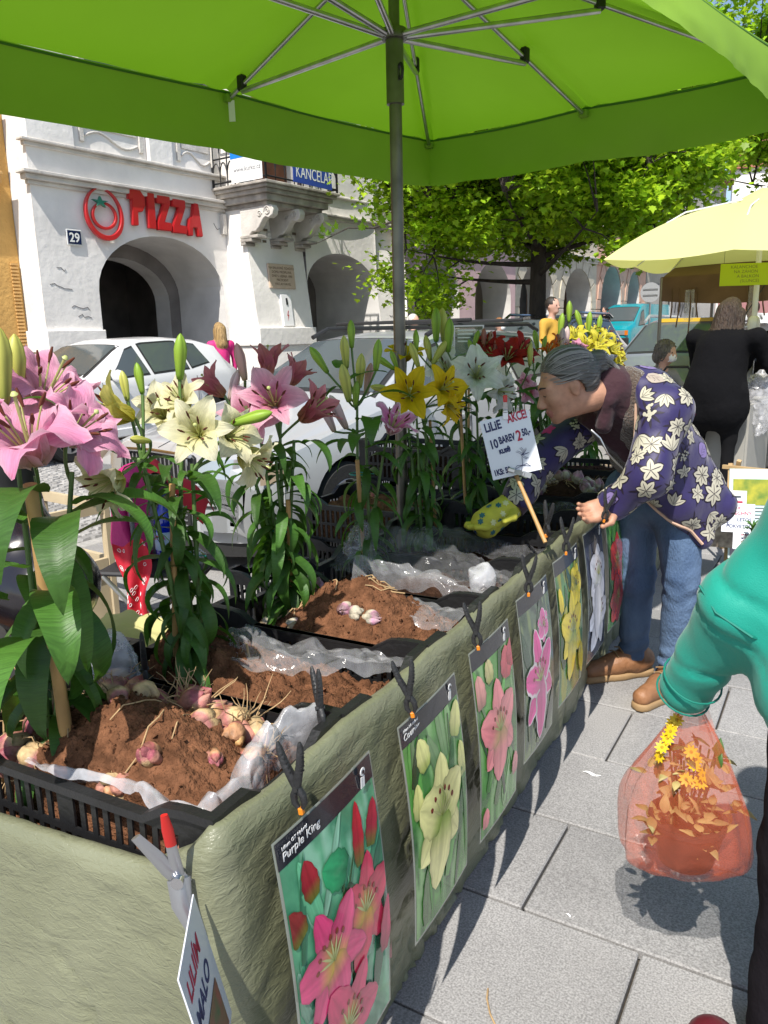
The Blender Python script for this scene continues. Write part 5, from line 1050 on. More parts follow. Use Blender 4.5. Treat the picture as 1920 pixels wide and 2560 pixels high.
# twig reaching out to the left with a few leaves
# ================================================================ CARS
m_tyre = mat('tyre_rubber', (.018, .018, .018), .8, bump=.2, bscale=60); m_rim = mat('alloy_rim', (.42, .42, .43), .3, metal=.8)
m_carglass = mat('car_glass', (.07, .085, .09), .05, spec=.55); m_trim = mat('black_trim', (.02, .02, .02), .55); m_lamp = mat('headlamp_glass', (.42, .44, .46), .08, metal=.5, coat=1.); m_tail = mat('tail_lamp', (.35, .01, .01), .2, coat=.6)  # car glass: lightened base colour stands in for the lit interior
m_chrome = mat('chrome', (.6, .6, .62), .12, metal=1.); m_indic = mat('indicator_orange', (.6, .16, .01), .2, coat=.5); m_plate = mat('number_plate_yellow', (.62, .42, .02), .5)
def ip(tab, x):
    if x <= tab[0][0]: return tab[0][1]
    for (a, p), (c, q) in zip(tab, tab[1:]):
        if x <= c:
            t = (x-a)/(c-a); return p+(q-p)*t
    return tab[-1][1]
WH = {}
def wheel_parts(r_):
    key = round(r_, 3)
    if key in WH: return WH[key]
    w_ = .19; t = MB(); t.lathe([(r_*.66, -w_/2), (r_*.93, -w_/2), (r_, -w_/2+.03), (r_, w_/2-.03), (r_*.93, w_/2), (r_*.66, w_/2), (r_*.66, -w_/2)], 36); tm = t.mesh('tyre', m_tyre, smooth=35)
    g_ = MB(); g_.lathe([(r_*.66, -.07), (r_*.68, .085), (r_*.64, .095), (r_*.6, .06), (r_*.58, -.06), (r_*.66, -.07)], 36)
    for k in range(7):
        a = k*2*math.pi/7; M = RZ(math.degrees(a)); g_.add([(.03, -.03, .06), (.03, .03, .06), (r_*.62, .045, .075), (r_*.62, -.045, .075), (.03, -.03, .03), (.03, .03, .03), (r_*.62, .045, .04), (r_*.62, -.045, .04)], [(0, 1, 2, 3), (7, 6, 5, 4), (0, 4, 5, 1), (1, 5, 6, 2), (2, 6, 7, 3), (3, 7, 4, 0)], 0, M)
    g_.lathe([(0, .085), (.045, .08), (.055, .04)], 14); rm = g_.mesh('rim', m_rim, smooth=35)
    d_ = MB(); d_.lathe([(0, .0), (r_*.6, 0), (r_*.6, .01), (0, .01)], 20); dm = d_.mesh('brake_disc', m_trim, smooth=30); WH[key] = (tm, rm, dm); return WH[key]
def car(name, label, cat, org, rz, L_, hw, zt, wt, belt, wr, axles, paint, wins, wind, rear=None, cut=True, zb=.2, body_extra=None):
    o = thing(name, label, cat, org, rz); xs = sorted(set([0, .03, .08, .16, .28]+[i*L_/26 for i in range(1, 26)]+[L_-.25, L_-.1, L_-.03, L_]+[p[0] for p in zt]))
    W = lambda x: hw*(1-.16*max(0, 1-x/.35)**2.2-.10*max(0, 1-(L_-x)/.3)**2)
    def sec(x):
        h = W(x); z1 = ip(zt, x); zbel = min(ip(belt, x), z1-.035); wtop = min(ip(wt, x), h-.04); zl = zb+.12*max(0, 1-x/.25)**2+.1*max(0, 1-(L_-x)/.25)**2
        return [(0, zl), (h-.08, zl), (h-.015, zl+.1), (h, zl+.3), (h-.012, zbel-.1), (h-.035, zbel), (wtop, z1-.03), (wtop-.09, z1-.004), (wtop*.45, z1+.008), (0, z1+.012)]
    def side(x, f, sd, off=.004):
        s_ = sec(x); (y0, z0), (y1, z1) = s_[5], s_[6]; return Vector((x, sd*(lerp(y0, y1, f)+off*1.0), lerp(z0, z1, f)+off*.3))
    def top(x, s_, off=.005):
        q = sec(x); y = abs(s_)*q[6][0]; pts = [q[9], q[8], q[7], q[6]]
        for (ya, za), (yb, zb_) in zip(pts, pts[1:]):
            if y <= yb+1e-6: z = lerp(za, zb_, (y-ya)/max(1e-6, yb-ya)); break
        return Vector((x, math.copysign(y, s_), z+off))
    vs = []; fs = []; n = 18
    for x in xs:
        s_ = sec(x); ring = s_+[(-y, z) for y, z in s_[-2:0:-1]]; vs += [(x, y, z) for y, z in ring]
    for i in range(len(xs)-1):
        for j in range(n): fs.append((i*n+j, (i+1)*n+j, (i+1)*n+(j+1) % n, i*n+(j+1) % n))
    fs.append(tuple(range(n))); fs.append(tuple((len(xs)-1)*n+j for j in range(n-1, -1, -1)))
    b = MB(); b.add(vs, fs); me = b.mesh('body', [paint, m_trim], smooth=0, fixn=True); body = link('body', me, o)
    if cut:
        for ax in axles:
            c = MB(); c.lathe([(wr*1.14, -1.2), (wr*1.14, 1.2)], 36, mi=1, M=T(ax, 0, wr) @ RX(90)); c.box(ax-wr*1.14, -1.2, -.3, ax+wr*1.14, 1.2, wr*.9, 1)
            for half in (c,):
                co = link('cutter', half.mesh('cutter', [paint, m_trim], smooth=0, fixn=True), o); md = body.modifiers.new('b', 'BOOLEAN'); md.object = co; md.operation = 'DIFFERENCE'; md.solver = 'EXACT'; md.use_self = True
                bpy.context.view_layer.update(); dg = bpy.context.evaluated_depsgraph_get(); nm = bpy.data.meshes.new_from_object(body.evaluated_get(dg)); body.modifiers.clear(); body.data = nm; bpy.data.objects.remove(co)
        body.data.name = 'body'
    body.data.polygons.foreach_set('use_smooth', [True]*len(body.data.polygons)); body.data.set_sharp_from_angle(angle=R(28))
    # glass
    for (pts, nm) in wins:
        for sd in (-1, 1):
            (xa, fa), (xb, fb), (xc, fc), (xd, fd) = pts; g_ = MB(); e = .03
            g_.grid(10, 6, lambda u, v: tuple(side(lerp(lerp(xa, xb, u), lerp(xd, xc, u), v), lerp(lerp(fa, fb, u), lerp(fd, fc, u), v), sd, .004))); f_ = g_.build('window_frame', m_trim, body)
            g_ = MB(); g_.grid(10, 6, lambda u, v: tuple(side(lerp(lerp(xa, xb, lerp(e, 1-e, u)), lerp(xd, xc, lerp(e, 1-e, u)), lerp(e*2, 1-e*2, v)), lerp(lerp(fa, fb, u), lerp(fd, fc, u), lerp(e*2, 1-e*2, v)), sd, .009))); g_.build('window', m_carglass, body)
    for (x0, x1, s0, s1) in [wind]+([rear] if rear else []):
        g_ = MB(); g_.grid(14, 12, lambda u, v: tuple(top(lerp(x0, x1, v), lerp(-lerp(s0, s1, v), lerp(s0, s1, v), u), .005))); g_.build('windscreen_frame', m_trim, body)
        g_ = MB(); g_.grid(14, 12, lambda u, v: tuple(top(lerp(x0, x1, lerp(.05, .95, v)), lerp(-lerp(s0, s1, v), lerp(s0, s1, v), lerp(.03, .97, u)), .009))); g_.build('windscreen', m_carglass, body)
    tm, rm, dm = wheel_parts(wr)
    for ax in axles:
        for sd in (-1, 1):
            M = T(ax, sd*(hw-.11), wr) @ RX(-90*sd); wl = link('wheel', tm, o, M); link('rim', rm, wl); link('brake_disc', dm, wl)
    return o, body, side, top, sec
def mirror(o, x, y, z, paint, sd):
    b = MB(); b.lathe([(0, -.09), (.06, -.08), (.085, 0), (.07, .07), (0, .09)], 12, M=T(x, y+sd*.1, z) @ RX(90), sx=.6); m_ = b.build('mirror', paint, o, smooth=50); MB().box(x-.02, min(y, y+sd*.08), z-.05, x+.03, max(y, y+sd*.08), z-.02).build('mirror_arm', m_trim, m_, smooth=0)
def paint(name, c, metal=.0, rough=.35): return mat(name, c, rough, metal=metal, coat=.8, var=.04, vscale=2)
p_white = paint('white_paint', (.74, .74, .74)); p_silver = paint('silver_paint', (.50, .51, .52), .35, .38); p_grey = paint('grey_blue_paint', (.30, .33, .39), .4, .35); p_turq = paint('turquoise_paint', (.0, .26, .31)); p_dark = paint('dark_paint', (.035, .035, .04), .3, .25)
# -- white hatchback
o, bd, side, top, sec = car('parked_car', 'white hatchback parked across the street in front of the first arch', 'car', (-8.92, 5.35, 0), 91, 4.2, .88,
    [(0, .52), (.06, .66), (.25, .76), (1.0, .93), (1.28, 1.0), (2.0, 1.38), (2.35, 1.46), (2.9, 1.48), (3.5, 1.44), (3.85, 1.36), (4.1, 1.0), (4.2, .85)], [(0, .7), (.9, .72), (1.35, .72), (1.9, .60), (2.3, .575), (3.6, .56), (3.9, .6), (4.2, .7)],
    [(0, .6), (.3, .72), (1.2, .93), (3.6, 1.02), (4.2, .98)], .31, (.86, 3.44), p_white,
    [([(1.48, .03), (2.28, .03), (2.2, .95), (2.06, .93)], 'front'), ([(2.34, .03), (3.05, .05), (3.02, .96), (2.28, .96)], 'rear'), ([(3.09, .06), (3.52, .2), (3.4, .9), (3.06, .96)], 'quarter')], (1.3, 2.03, .95, .95), (3.88, 4.08, .9, .95))
mirror(o, 1.62, -.84, 1.0, p_white, -1); mirror(o, 1.62, .84, 1.0, p_white, 1)
for x in (2.12, 3.12): MB().box(x, -.90, .80, x+.19, -.87, .835).build('door_handle', p_white, o, bevel=.01, smooth=30); MB().lathe([(0, 0), (.055, .0), (.06, .006), (0, .006)], 16, M=T(x+.1, -.872, .815) @ RX(90)).build('handle_recess', mat('recess_grey', (.3, .3, .3), .5), o)
m_gap = mat('panel_gap', (.05, .05, .05), .8)
for x in (2.31, 3.14, 1.42): MB().tube([(x, -.872, .93), (x+.0, -.886, .7), (x, -.886, .4), (x+.02, -.878, .28)], .004, 5).build('door_gap', m_gap, o)
MB().box(1.25, -.895, .22, 3.1, -.86, .33).build('sill', p_white, o, bevel=.01, smooth=30)
# -- silver estate
o, bd, side, top, sec = car('parked_car', 'silver estate car with black roof bars parked right behind the stall', 'car', (-3.73, 3.52, 0), 83, 4.55, .87,
    [(0, .50), (.05, .68), (.2, .76), (1.0, .93), (1.32, 1.0), (2.1, 1.40), (2.5, 1.455), (3.2, 1.47), (4.1, 1.44), (4.3, 1.2), (4.5, .95), (4.55, .85)], [(0, .7), (.9, .73), (1.35, .73), (2.0, .60), (2.4, .57), (4.1, .56), (4.55, .7)],
    [(0, .6), (.3, .74), (1.2, .93), (3.6, 1.0), (4.55, .97)], .315, (.84, 3.42), p_silver,
    [([(1.58, .03), (2.36, .03), (2.3, .95), (2.18, .93)], 'front'), ([(2.42, .03), (3.2, .05), (3.2, .96), (2.38, .96)], 'rear'), ([(3.26, .06), (4.1, .1), (3.95, .93), (3.26, .96)], 'quarter')], (1.36, 2.12, .95, .95))
mirror(o, 1.68, -.84, 1.0, p_silver, -1); mirror(o, 1.68, .84, 1.0, p_silver, 1)
for sd in (-1, 1): MB().tube([(2.15, sd*.60, 1.43), (2.35, sd*.60, 1.50), (3.9, sd*.58, 1.51), (4.1, sd*.58, 1.45)], .02, 8).build('roof_rail', m_trim, o)
for x in (2.6, 3.5): MB().box(x, -.72, 1.53, x+.05, .72, 1.56).build('roof_bar', m_trim, o, bevel=.008, smooth=0)
def front_face(o, w_head, zs):
    # grille with ribs, lamps, bumper, number plate
    zg0, zg1, zl0, zl1 = zs
    gr = MB().box(-.035, -.36, zg0, .02, .36, zg1).build('grille', m_trim, o, bevel=.02, smooth=0)
    for k in range(17): MB().box(-.05, -.33+.041*k, zg0+.03, -.036, -.318+.041*k, zg1-.02).build('grille_rib', m_chrome, gr, smooth=0)
    MB().tube([(-.045, -.36, zg1), (-.05, 0, zg1+.012), (-.045, .36, zg1)], .014, 8).build('grille_rim', m_chrome, gr)
    for sd in (-1, 1):
        b = MB(); b.grid(10, 6, lambda u, v: (-.032+.30*u**2.4+.03*v, sd*lerp(.39, .815, u), lerp(zl0, zl1+.01*u, v))); b.build('headlight', m_lamp, o, smooth=60)
        b = MB(); b.grid(4, 4, lambda u, v: (.09+.17*u, sd*(.815+.03*u), lerp(zl0+.02, zl1-.02, v))); b.build('indicator', mat('indicator_clear', (.55, .42, .3), .15, coat=.6), o)
        b = MB(); b.grid(8, 4, lambda u, v: (-.055+.2*u**2.4, sd*lerp(.42, .78, u), lerp(.30, .41, v))); b.build('fog_light', m_lamp, o, smooth=60)
    for (za, zb_, m_) in ((.52, .545, m_trim), (.435, .45, m_trim)):
        b = MB(); b.grid(20, 3, lambda u, v: (-.068+.30*abs(u*2-1)**3, lerp(-.86, .86, u), lerp(za, zb_, v))); b.build('bumper_strip', m_, o, smooth=60)
    b = MB(); b.grid(24, 6, lambda u, v: (-.06+.30*abs(u*2-1)**3+.03*(v-.5)**2, lerp(-.862, .862, u), lerp(.22, .58, v))); b.build('bumper', p_silver, o, smooth=60)
    it = MB().box(-.072, -.34, .30, -.05, .34, .42).build('lower_intake', m_trim, o, bevel=.01, smooth=0)
    for k in range(3): MB().box(-.08, -.33, .318+.032*k, -.073, .33, .328+.032*k).build('intake_bar', m_chrome, it, smooth=0)
    MB().box(-.10, -.26, .455, -.083, .26, .515).build('number_plate', m_enamel, o, bevel=.004, smooth=0)
    b = MB(); b.grid(20, 3, lambda u, v: (-.05+.30*abs(u*2-1)**3, lerp(-.82, .82, u), lerp(.13, .22, v))); b.build('front_lip', m_trim, o, smooth=60)
front_face(o, .4, (.56, .75, .57, .73))
MB().tube([(0.0, 0, .775), (.6, .25, .865), (1.25, .5, .965)], .003, 4).build('bonnet_crease', m_gap, o)
for x in (1.42, 2.38, 3.3): MB().tube([(x, -.862, .93), (x, -.876, .7), (x, -.876, .4), (x+.02, -.868, .28)], .004, 5).build('door_gap', m_gap, o)
MB().box(1.5, -.892, .46, 3.25, -.866, .53).build('rub_strip', mat('rub_grey', (.2, .2, .21), .5), o, bevel=.006, smooth=0)
for x in (2.18, 3.08): MB().box(x, -.885, .79, x+.19, -.85, .825).build('door_handle', p_silver, o, bevel=.01, smooth=30)
# -- grey car at the right
o, bd, side, top, sec = car('parked_car', 'grey blue estate car facing us behind the seated woman', 'car', (-2.02, 9.55, gz(10)), 87, 4.5, .88,
    [(0, .52), (.06, .72), (.25, .82), (1.0, 1.0), (1.25, 1.07), (2.05, 1.50), (2.5, 1.56), (4.0, 1.54), (4.3, 1.3), (4.5, .9)], [(0, .7), (.9, .74), (1.3, .74), (2.0, .63), (2.4, .6), (4.1, .58), (4.5, .7)],
    [(0, .62), (.3, .76), (1.2, .98), (3.6, 1.05), (4.5, 1.0)], .32, (.86, 3.45), p_grey,
    [([(1.5, .03), (2.36, .03), (2.3, .95), (2.12, .93)], 'front'), ([(2.42, .03), (3.2, .05), (3.2, .96), (2.38, .96)], 'rear'), ([(3.26, .06), (4.1, .1), (3.95, .93), (3.26, .96)], 'quarter')], (1.3, 2.08, .96, .95))
for sd in (-1, 1): MB().tube([(2.1, sd*.62, 1.52), (2.3, sd*.62, 1.60), (3.9, sd*.6, 1.60), (4.1, sd*.6, 1.54)], .022, 8).build('roof_rail', p_silver, o); mirror(o, 1.65, -.86, 1.06, p_grey, -1); mirror(o, 1.65, .86, 1.06, p_grey, 1)
for sd in (-1, 1): b = MB(); b.grid(8, 5, lambda u, v: (-.02+.32*u**2.2, sd*lerp(.42, .84, u), lerp(.62, .80, v))); b.build('headlight', m_lamp, o, smooth=60)
MB().box(-.03, -.38, .62, .02, .38, .76).build('grille', m_trim, o, bevel=.02, smooth=0); MB().box(-.05, -.26, .42, -.02, .26, .53).build('number_plate', m_enamel, o, smooth=0)
text('TAXI KARAVAN', .1, mat('sticker_yellow', (.65, .42, .03), .5), o, T(1.98, .38, 1.50) @ RZ(-90) @ RX(62), ext=.001) if False else None
MB().box(2.02, -.42, 1.505, 2.06, .42, 1.555).build('sun_strip', mat('sticker_yellow', (.65, .42, .03), .5), o, smooth=0)
# -- dark estate beyond the silver car
o, bd, side, top, sec = car('parked_car', 'dark glossy estate car with silver roof rails left of the maple trunk', 'car', (-5.05, 11.6, gz(12)), 84, 4.6, .9,
    [(0, .6), (.06, .78), (.25, .9), (1.0, 1.08), (1.25, 1.14), (2.0, 1.58), (2.5, 1.66), (4.0, 1.62), (4.35, 1.3), (4.6, .95)], [(0, .7), (.9, .76), (1.3, .76), (2.0, .65), (2.4, .62), (4.1, .6), (4.6, .7)],
    [(0, .62), (.3, .8), (1.2, 1.05), (3.6, 1.12), (4.6, 1.06)], .34, (.88, 3.5), p_dark,
    [([(1.5, .03), (2.36, .03), (2.3, .95), (2.08, .93)], 'front'), ([(2.42, .03), (3.2, .05), (3.2, .96), (2.38, .96)], 'rear'), ([(3.26, .06), (4.1, .1), (3.95, .93), (3.26, .96)], 'quarter')], (1.3, 2.02, .95, .95))
for sd in (-1, 1): MB().tube([(2.1, sd*.64, 1.62), (2.3, sd*.64, 1.70), (3.9, sd*.62, 1.69), (4.1, sd*.62, 1.62)], .024, 8).build('roof_rail', m_chrome, o)
# -- white small car behind the man
car('parked_car', 'white car parked beyond the maple beside the man in yellow', 'car', (-8.0, 20.6, gz(21)), 84, 4.1, .86,
    [(0, .52), (.06, .66), (.25, .76), (1.0, .93), (1.28, 1.0), (2.0, 1.40), (2.35, 1.48), (3.5, 1.46), (3.85, 1.36), (4.1, .9)], [(0, .7), (.9, .72), (1.35, .72), (1.9, .60), (2.3, .575), (3.6, .56), (4.1, .7)],
    [(0, .6), (.3, .72), (1.2, .93), (3.6, 1.0), (4.1, .96)], .3, (.84, 3.35), p_white, [([(1.48, .03), (2.28, .03), (2.2, .95), (2.06, .93)], 'front'), ([(2.34, .03), (3.2, .05), (3.1, .96), (2.28, .96)], 'rear')], (1.3, 2.03, .95, .95), cut=False)
# -- vans
def van(label, org, rz, L_, hw, H_, p, cab=.75, slope=1.25, cat='van'):
    return car('parked_van', label, cat, org, rz, L_, hw, [(0, .7), (.05, .95), (.3, 1.08), (cab, 1.2), (slope+.25, H_-.1), (slope+.6, H_), (L_-.15, H_), (L_-.04, H_-.15), (L_, H_-.5)], [(0, hw-.12), (cab, hw-.1), (slope+.3, hw-.14), (L_, hw-.14)],
               [(0, .8), (.5, 1.05), (L_, 1.1)], .33, (.7, L_-1.0), p, [([(cab+.25, .03), (cab+.95, .03), (cab+.95, .8), (slope+.15, .78)], 'door')], (cab+.05, slope+.22, .95, .93), cut=False)
o = van('turquoise van parked in front of the salmon arcade house', (-8.35, 32.0, .5), 80, 4.6, .84, 1.95, p_turq)[0]
for sd in (-1, 1): MB().box(-.03, sd*.5-.22, .72, .02, sd*.5+.22, .9).build('headlight', m_lamp, o, bevel=.01, smooth=0); MB().box(-.035, sd*.76-.06, .72, .02, sd*.76+.06, .9).build('indicator', m_indic, o, smooth=0)
MB().box(-.06, -.84, .3, .1, .84, .62).build('bumper', m_trim, o, bevel=.03, smooth=0); MB().box(-.075, -.28, .46, -.062, .28, .58).build('number_plate', m_plate, o, smooth=0); MB().box(-.02, -.4, .74, .0, .4, .84).build('grille', m_trim, o, smooth=0)
MB().box(1.05, -.3, 1.18, 1.3, .1, 1.24).build('dashboard_flowers', mat('sticker_yellow2', (.6, .6, .02), .5), o, smooth=0)
o = van('white high-roof van parked across the square behind the grey car', (3.0, 16.6, gz(16)), 172, 5.0, .95, 2.25, p_white, .9, 1.5)[0]
MB().box(3.9, -.02, 2.36, 4.2, .04, 2.40).build('marker_light', m_tail, o, smooth=0)
# ================================================================ PEOPLE: blended distance fields turned into one skin
class Field:
    def __init__(s): s.p = []; s.cuts = []
    def cap(s, a, b, ra, rb=None, m=0, k=.03): s.p.append(('c', np.array(a, float), np.array(b, float), ra, ra if rb is None else rb, m, k)); return s
    def chain(s, pts, rs, m=0, k=.03):
        for i in range(len(pts)-1): s.cap(pts[i], pts[i+1], rs[i], rs[i+1], m, k)
        return s
    def ell(s, c, r, m=0, k=.03, M=None): s.p.append(('e', np.array(c, float), np.array(r, float), np.eye(3) if M is None else np.array(M.to_3x3()), 0, m, k)); return s
    def cut(s, p, n): s.cuts.append((np.array(p, float), np.array(Vector(n).normalized(), float))); return s
    def dist(s, P, want=False):
        D = None; best = None; mi = None
        for q in s.p:
            if q[0] == 'c':
                a, b, ra, rb = q[1:5]; ab = b-a; L2 = max(1e-9, ab@ab); t = np.clip(((P-a)@ab)/L2, 0, 1); d = np.sqrt((((P-a)-t[..., None]*ab)**2).sum(-1))-(ra+(rb-ra)*t)
            else:
                c, r, M = q[1:4]; l = (P-c)@M; k0 = np.sqrt(((l/r)**2).sum(-1)); k1 = np.sqrt(((l/(r*r))**2).sum(-1)); d = k0*(k0-1)/np.maximum(k1, 1e-6)
            if D is None: D = d.copy()
            else:
                k = q[6]; h = np.clip(.5+.5*(D-d)/k, 0, 1); D = D*(1-h)+d*h-k*h*(1-h)
            if want:
                if best is None: best = d.copy(); mi = np.full(d.shape, q[5])
                else: w_ = d < best; best[w_] = d[w_]; mi[w_] = q[5]
        for p, n in s.cuts: D = np.maximum(D, (P-p)@n)
        return (D, mi) if want else D
    def bounds(s, pad):
        lo, hi = np.full(3, 1e9), np.full(3, -1e9)
        for q in s.p:
            if q[0] == 'c':
                for e, r in ((q[1], q[3]), (q[2], q[4])): lo = np.minimum(lo, e-r); hi = np.maximum(hi, e+r)
            else: r = max(q[2]); lo = np.minimum(lo, q[1]-r); hi = np.maximum(hi, q[1]+r)
        return lo-pad, hi+pad
    def mesh(s, name, mats, h=.01, fold=None, smooth=75):
        lo, hi = s.bounds(h*2.5); n = np.ceil((hi-lo)/h).astype(int)+1
        ax = [lo[i]+h*np.arange(n[i]) for i in range(3)]; P = np.stack(np.meshgrid(*ax, indexing='ij'), -1); D = s.dist(P); ins = D < 0
        cs = [D[i:n[0]-1+i, j:n[1]-1+j, k:n[2]-1+k] for i in (0, 1) for j in (0, 1) for k in (0, 1)]; sg = sum((c < 0).astype(int) for c in cs); act = (sg > 0) & (sg < 8)
        idx = -np.ones(act.shape, int); cells = np.argwhere(act); idx[act] = np.arange(len(cells)); acc = np.zeros((len(cells), 3)); cnt = np.zeros(len(cells))
        off = [(i, j, k) for i in (0, 1) for j in (0, 1) for k in (0, 1)]; cv = [c[act] for c in cs]
        for a in range(8):
            for b in range(a+1, 8):
                if sum(abs(off[a][q]-off[b][q]) for q in range(3)) != 1: continue
                va, vb = cv[a], cv[b]; x = (va < 0) != (vb < 0); t = np.where(x, va/np.where(x, va-vb, 1), 0); pa, pb = np.array(off[a], float), np.array(off[b], float); acc[x] += (pa+(pb-pa)*t[:, None])[x]; cnt[x] += 1
        V = lo+(cells+acc/cnt[:, None])*h; F = []
        for A in range(3):
            B, C = (A+1) % 3, (A+2) % 3; sl = [slice(None)]*3; s0 = list(sl); s1 = list(sl); s0[A] = slice(0, n[A]-1); s1[A] = slice(1, n[A])
            a, b = ins[tuple(s0)], ins[tuple(s1)]; E = np.argwhere(a != b); E = E[(E[:, B] > 0) & (E[:, C] > 0) & (E[:, B] < n[B]-1) & (E[:, C] < n[C]-1)]; fl = a[tuple(E.T)]
            def cell(db, dc):
                q = E.copy(); q[:, B] -= db; q[:, C] -= dc; return idx[tuple(q.T)]
            q = np.stack([cell(1, 1), cell(0, 1), cell(0, 0), cell(1, 0)], 1); q[~fl] = q[~fl][:, ::-1]; F.append(q)
        F = np.concatenate(F); F = F[(F >= 0).all(1)]
        me = bpy.data.meshes.new(name); me.from_pydata([tuple(v) for v in V], [], [tuple(int(i) for i in f) for f in F])
        for m in (mats if isinstance(mats, (list, tuple)) else [mats]): me.materials.append(m)
        if isinstance(mats, (list, tuple)) and len(mats) > 1:
            _, mi = s.dist(V, True); me.polygons.foreach_set('material_index', [int(mi[f[0]]) for f in F])
        if fold:
            me.update(); nr = [v.normal.copy() for v in me.vertices]
            for v, nn in zip(me.vertices, nr): v.co += nn*fold(v.co)
        me.polygons.foreach_set('use_smooth', [True]*len(me.polygons)); me.update(); return me
def smesh(me, it=2, f=.5):
    bm = bmesh.new(); bm.from_mesh(me)
    for _ in range(it): bmesh.ops.smooth_vert(bm, verts=bm.verts, factor=f, use_axis_x=True, use_axis_y=True, use_axis_z=True)
    bm.to_mesh(me); bm.free(); return me
m_skin = mat('skin', (.44, .23, .15), .5, var=.18, vscale=38, spec=.35, bump=.3, bscale=160, bdist=.003); m_skin2 = mat('skin_pale', (.55, .32, .24), .5, spec=.35)
m_hair = mat('grey_hair', (.05, .046, .042), .5, col2=(.15, .145, .135), vscale=14, uvw=(1, 1, 14), bump=.6, bscale=9, bdist=.02)
m_jacket = mat('indigo_softshell', (.020, .012, .085), .55, sheen=.2, var=.12, vscale=5, bump=.15, bscale=20)
m_fleece = mat('brown_fleece', (.085, .055, .04), .95, sheen=.5, var=.3, vscale=60, bump=.8, bscale=120); m_burg = mat('burgundy_cotton', (.035, .007, .014), .85, sheen=.2, bump=.3, bscale=40)
m_denim = mat('blue_denim', (.045, .085, .17), .85, col2=(.12, .19, .31), vscale=9, uvw=(1, 1, .35), bump=.4, bscale=180, detail=9)
m_boot = mat('tan_leather', (.25, .115, .05), .55, var=.25, vscale=14, bump=.25, bscale=50); m_sole = mat('boot_sole', (.30, .19, .09), .7)
m_zip = mat('zip_peach', (.55, .36, .26), .6); m_eye = mat('eyelid_line', (.03, .018, .014), .5); m_lip = mat('lip', (.38, .15, .12), .45)
def px(u, v, d): return np.array(at(u, v, d=d))
def folds(amp, f1=9., f2=22., seed=0):
    return lambda c: amp*(fbm(c.x*f1+seed, c.y*f1, c.z*f1*.8, 3)+.45*fbm(c.x*f2, c.y*f2+seed, c.z*f2*.6, 2))
# ---------------------------------------------------------------- the seller bending over the crates
PEL = at(1640, 1220, d=3.18); W = thing('person', 'woman in indigo floral jacket and jeans bending over the crates', 'person', (PEL.x, PEL.y, 0)); WI = T(-PEL.x, -PEL.y, 0)
def wlink(name, me, parent=W): me.transform(WI); return link(name, me, parent)
# jeans: the body of the lower half
J = Field(); hipL, hipR = px(1592, 1235, 3.20), px(1688, 1235, 3.10); knL, knR = px(1592, 1448, 3.18), px(1702, 1440, 3.06); anL, anR = px(1583, 1632, 3.26), px(1684, 1668, 3.12)
J.cap(hipL, hipR, .125, .125).chain([hipL, knL, anL], [.10, .066, .056], k=.04).chain([hipR, knR, anR], [.102, .068, .057], k=.02)
def jf(c): t = max(0, 1-abs(c.z-.47)/.12)*.5+max(0, 1-abs(c.z-.14)/.12); return .006*fbm(c.x*8, c.y*8, c.z*10, 3)+.007*t*math.sin(c.z*95+5*fbm(c.x*9, c.y*9, c.z*4, 2))
jm = J.mesh('jeans', m_denim, .011, jf); body = wlink('jeans', jm)
# boots
for (an, toe, lab) in ((anL, px(1512, 1690, 3.19), 'boot'), (anR, px(1628, 1728, 3.0), 'boot')):
    toe = np.array([toe[0], toe[1], .045]); heel = np.array([an[0], an[1], .05])+(np.array([an[0], an[1], .05])-toe)/np.linalg.norm(toe-np.array([an[0], an[1], .05]))*.05; toe = heel+(toe-heel)/np.linalg.norm(toe-heel)*.25
    B = Field(); B.cap(heel+[0, 0, .02], heel+(toe-heel)*.55+[0, 0, .02], .048, .042).cap(heel+(toe-heel)*.5+[0, 0, .015], toe+[0, 0, .005], .044, .036).cap(np.array([an[0], an[1], .06]), np.array([an[0], an[1], .17]), .052, .056).cut((0, 0, .016), (0, 0, -1)); bo = wlink('boot', B.mesh('boot', m_boot, .008, folds(.002, 30)), body)
    S_ = Field(); S_.cap(heel-[0, 0, .028], heel+(toe-heel)*.5-[0, 0, .028], .047, .04).cap(heel+(toe-heel)*.45-[0, 0, .028], toe-[0, 0, .028], .042, .04).cut((0, 0, .032), (0, 0, 1)).cut((0, 0, .002), (0, 0, -1)); wlink('sole', S_.mesh('sole', m_sole, .008), bo)
    dv = (toe-heel)/np.linalg.norm(toe-heel); sdv = np.array([-dv[1], dv[0], 0]); b = MB()
    for k in range(4):
        c = heel+dv*(.075+.022*k)+np.array([0, 0, .105-.014*k]); b.tube([c+sdv*.034, c+[0, 0, .012], c-sdv*.034], .0028, 5)
    wlink('laces', b.mesh('laces', m_sole), bo)
# torso, shoulders and sleeves of the jacket
ch, ub, nk, md = px(1578, 1035, 2.95), px(1594, 1016, 2.88), px(1528, 972, 2.80), px(1625, 1130, 3.06)
shN, elN, wrN = px(1655, 1030, 2.78), px(1622, 1190, 2.66), px(1535, 1258, 2.70); shF, elF, wrF = px(1475, 1040, 2.98), px(1345, 1150, 2.84), px(1290, 1250, 2.62)
def jacket(gr, F_):
    F_.cap(ub, md, .126+gr, .158+gr, k=.06).cap(md, px(1648, 1215, 3.14), .165+gr, .165+gr, k=.06).cap(ub, shN, .11+gr, .095+gr, k=.06).cap(ub, shF, .11+gr, .09+gr, k=.06); return F_
A = jacket(.0, Field()); A.cap(px(1690, 1180, 3.12), px(1790, 1262, 3.14), .13, .075, k=.08).cap(px(1700, 1250, 3.08), px(1748, 1345, 3.06), .10, .05, k=.08).cap(px(1650, 1200, 3.0), px(1690, 1270, 3.0), .1, .07, k=.06)
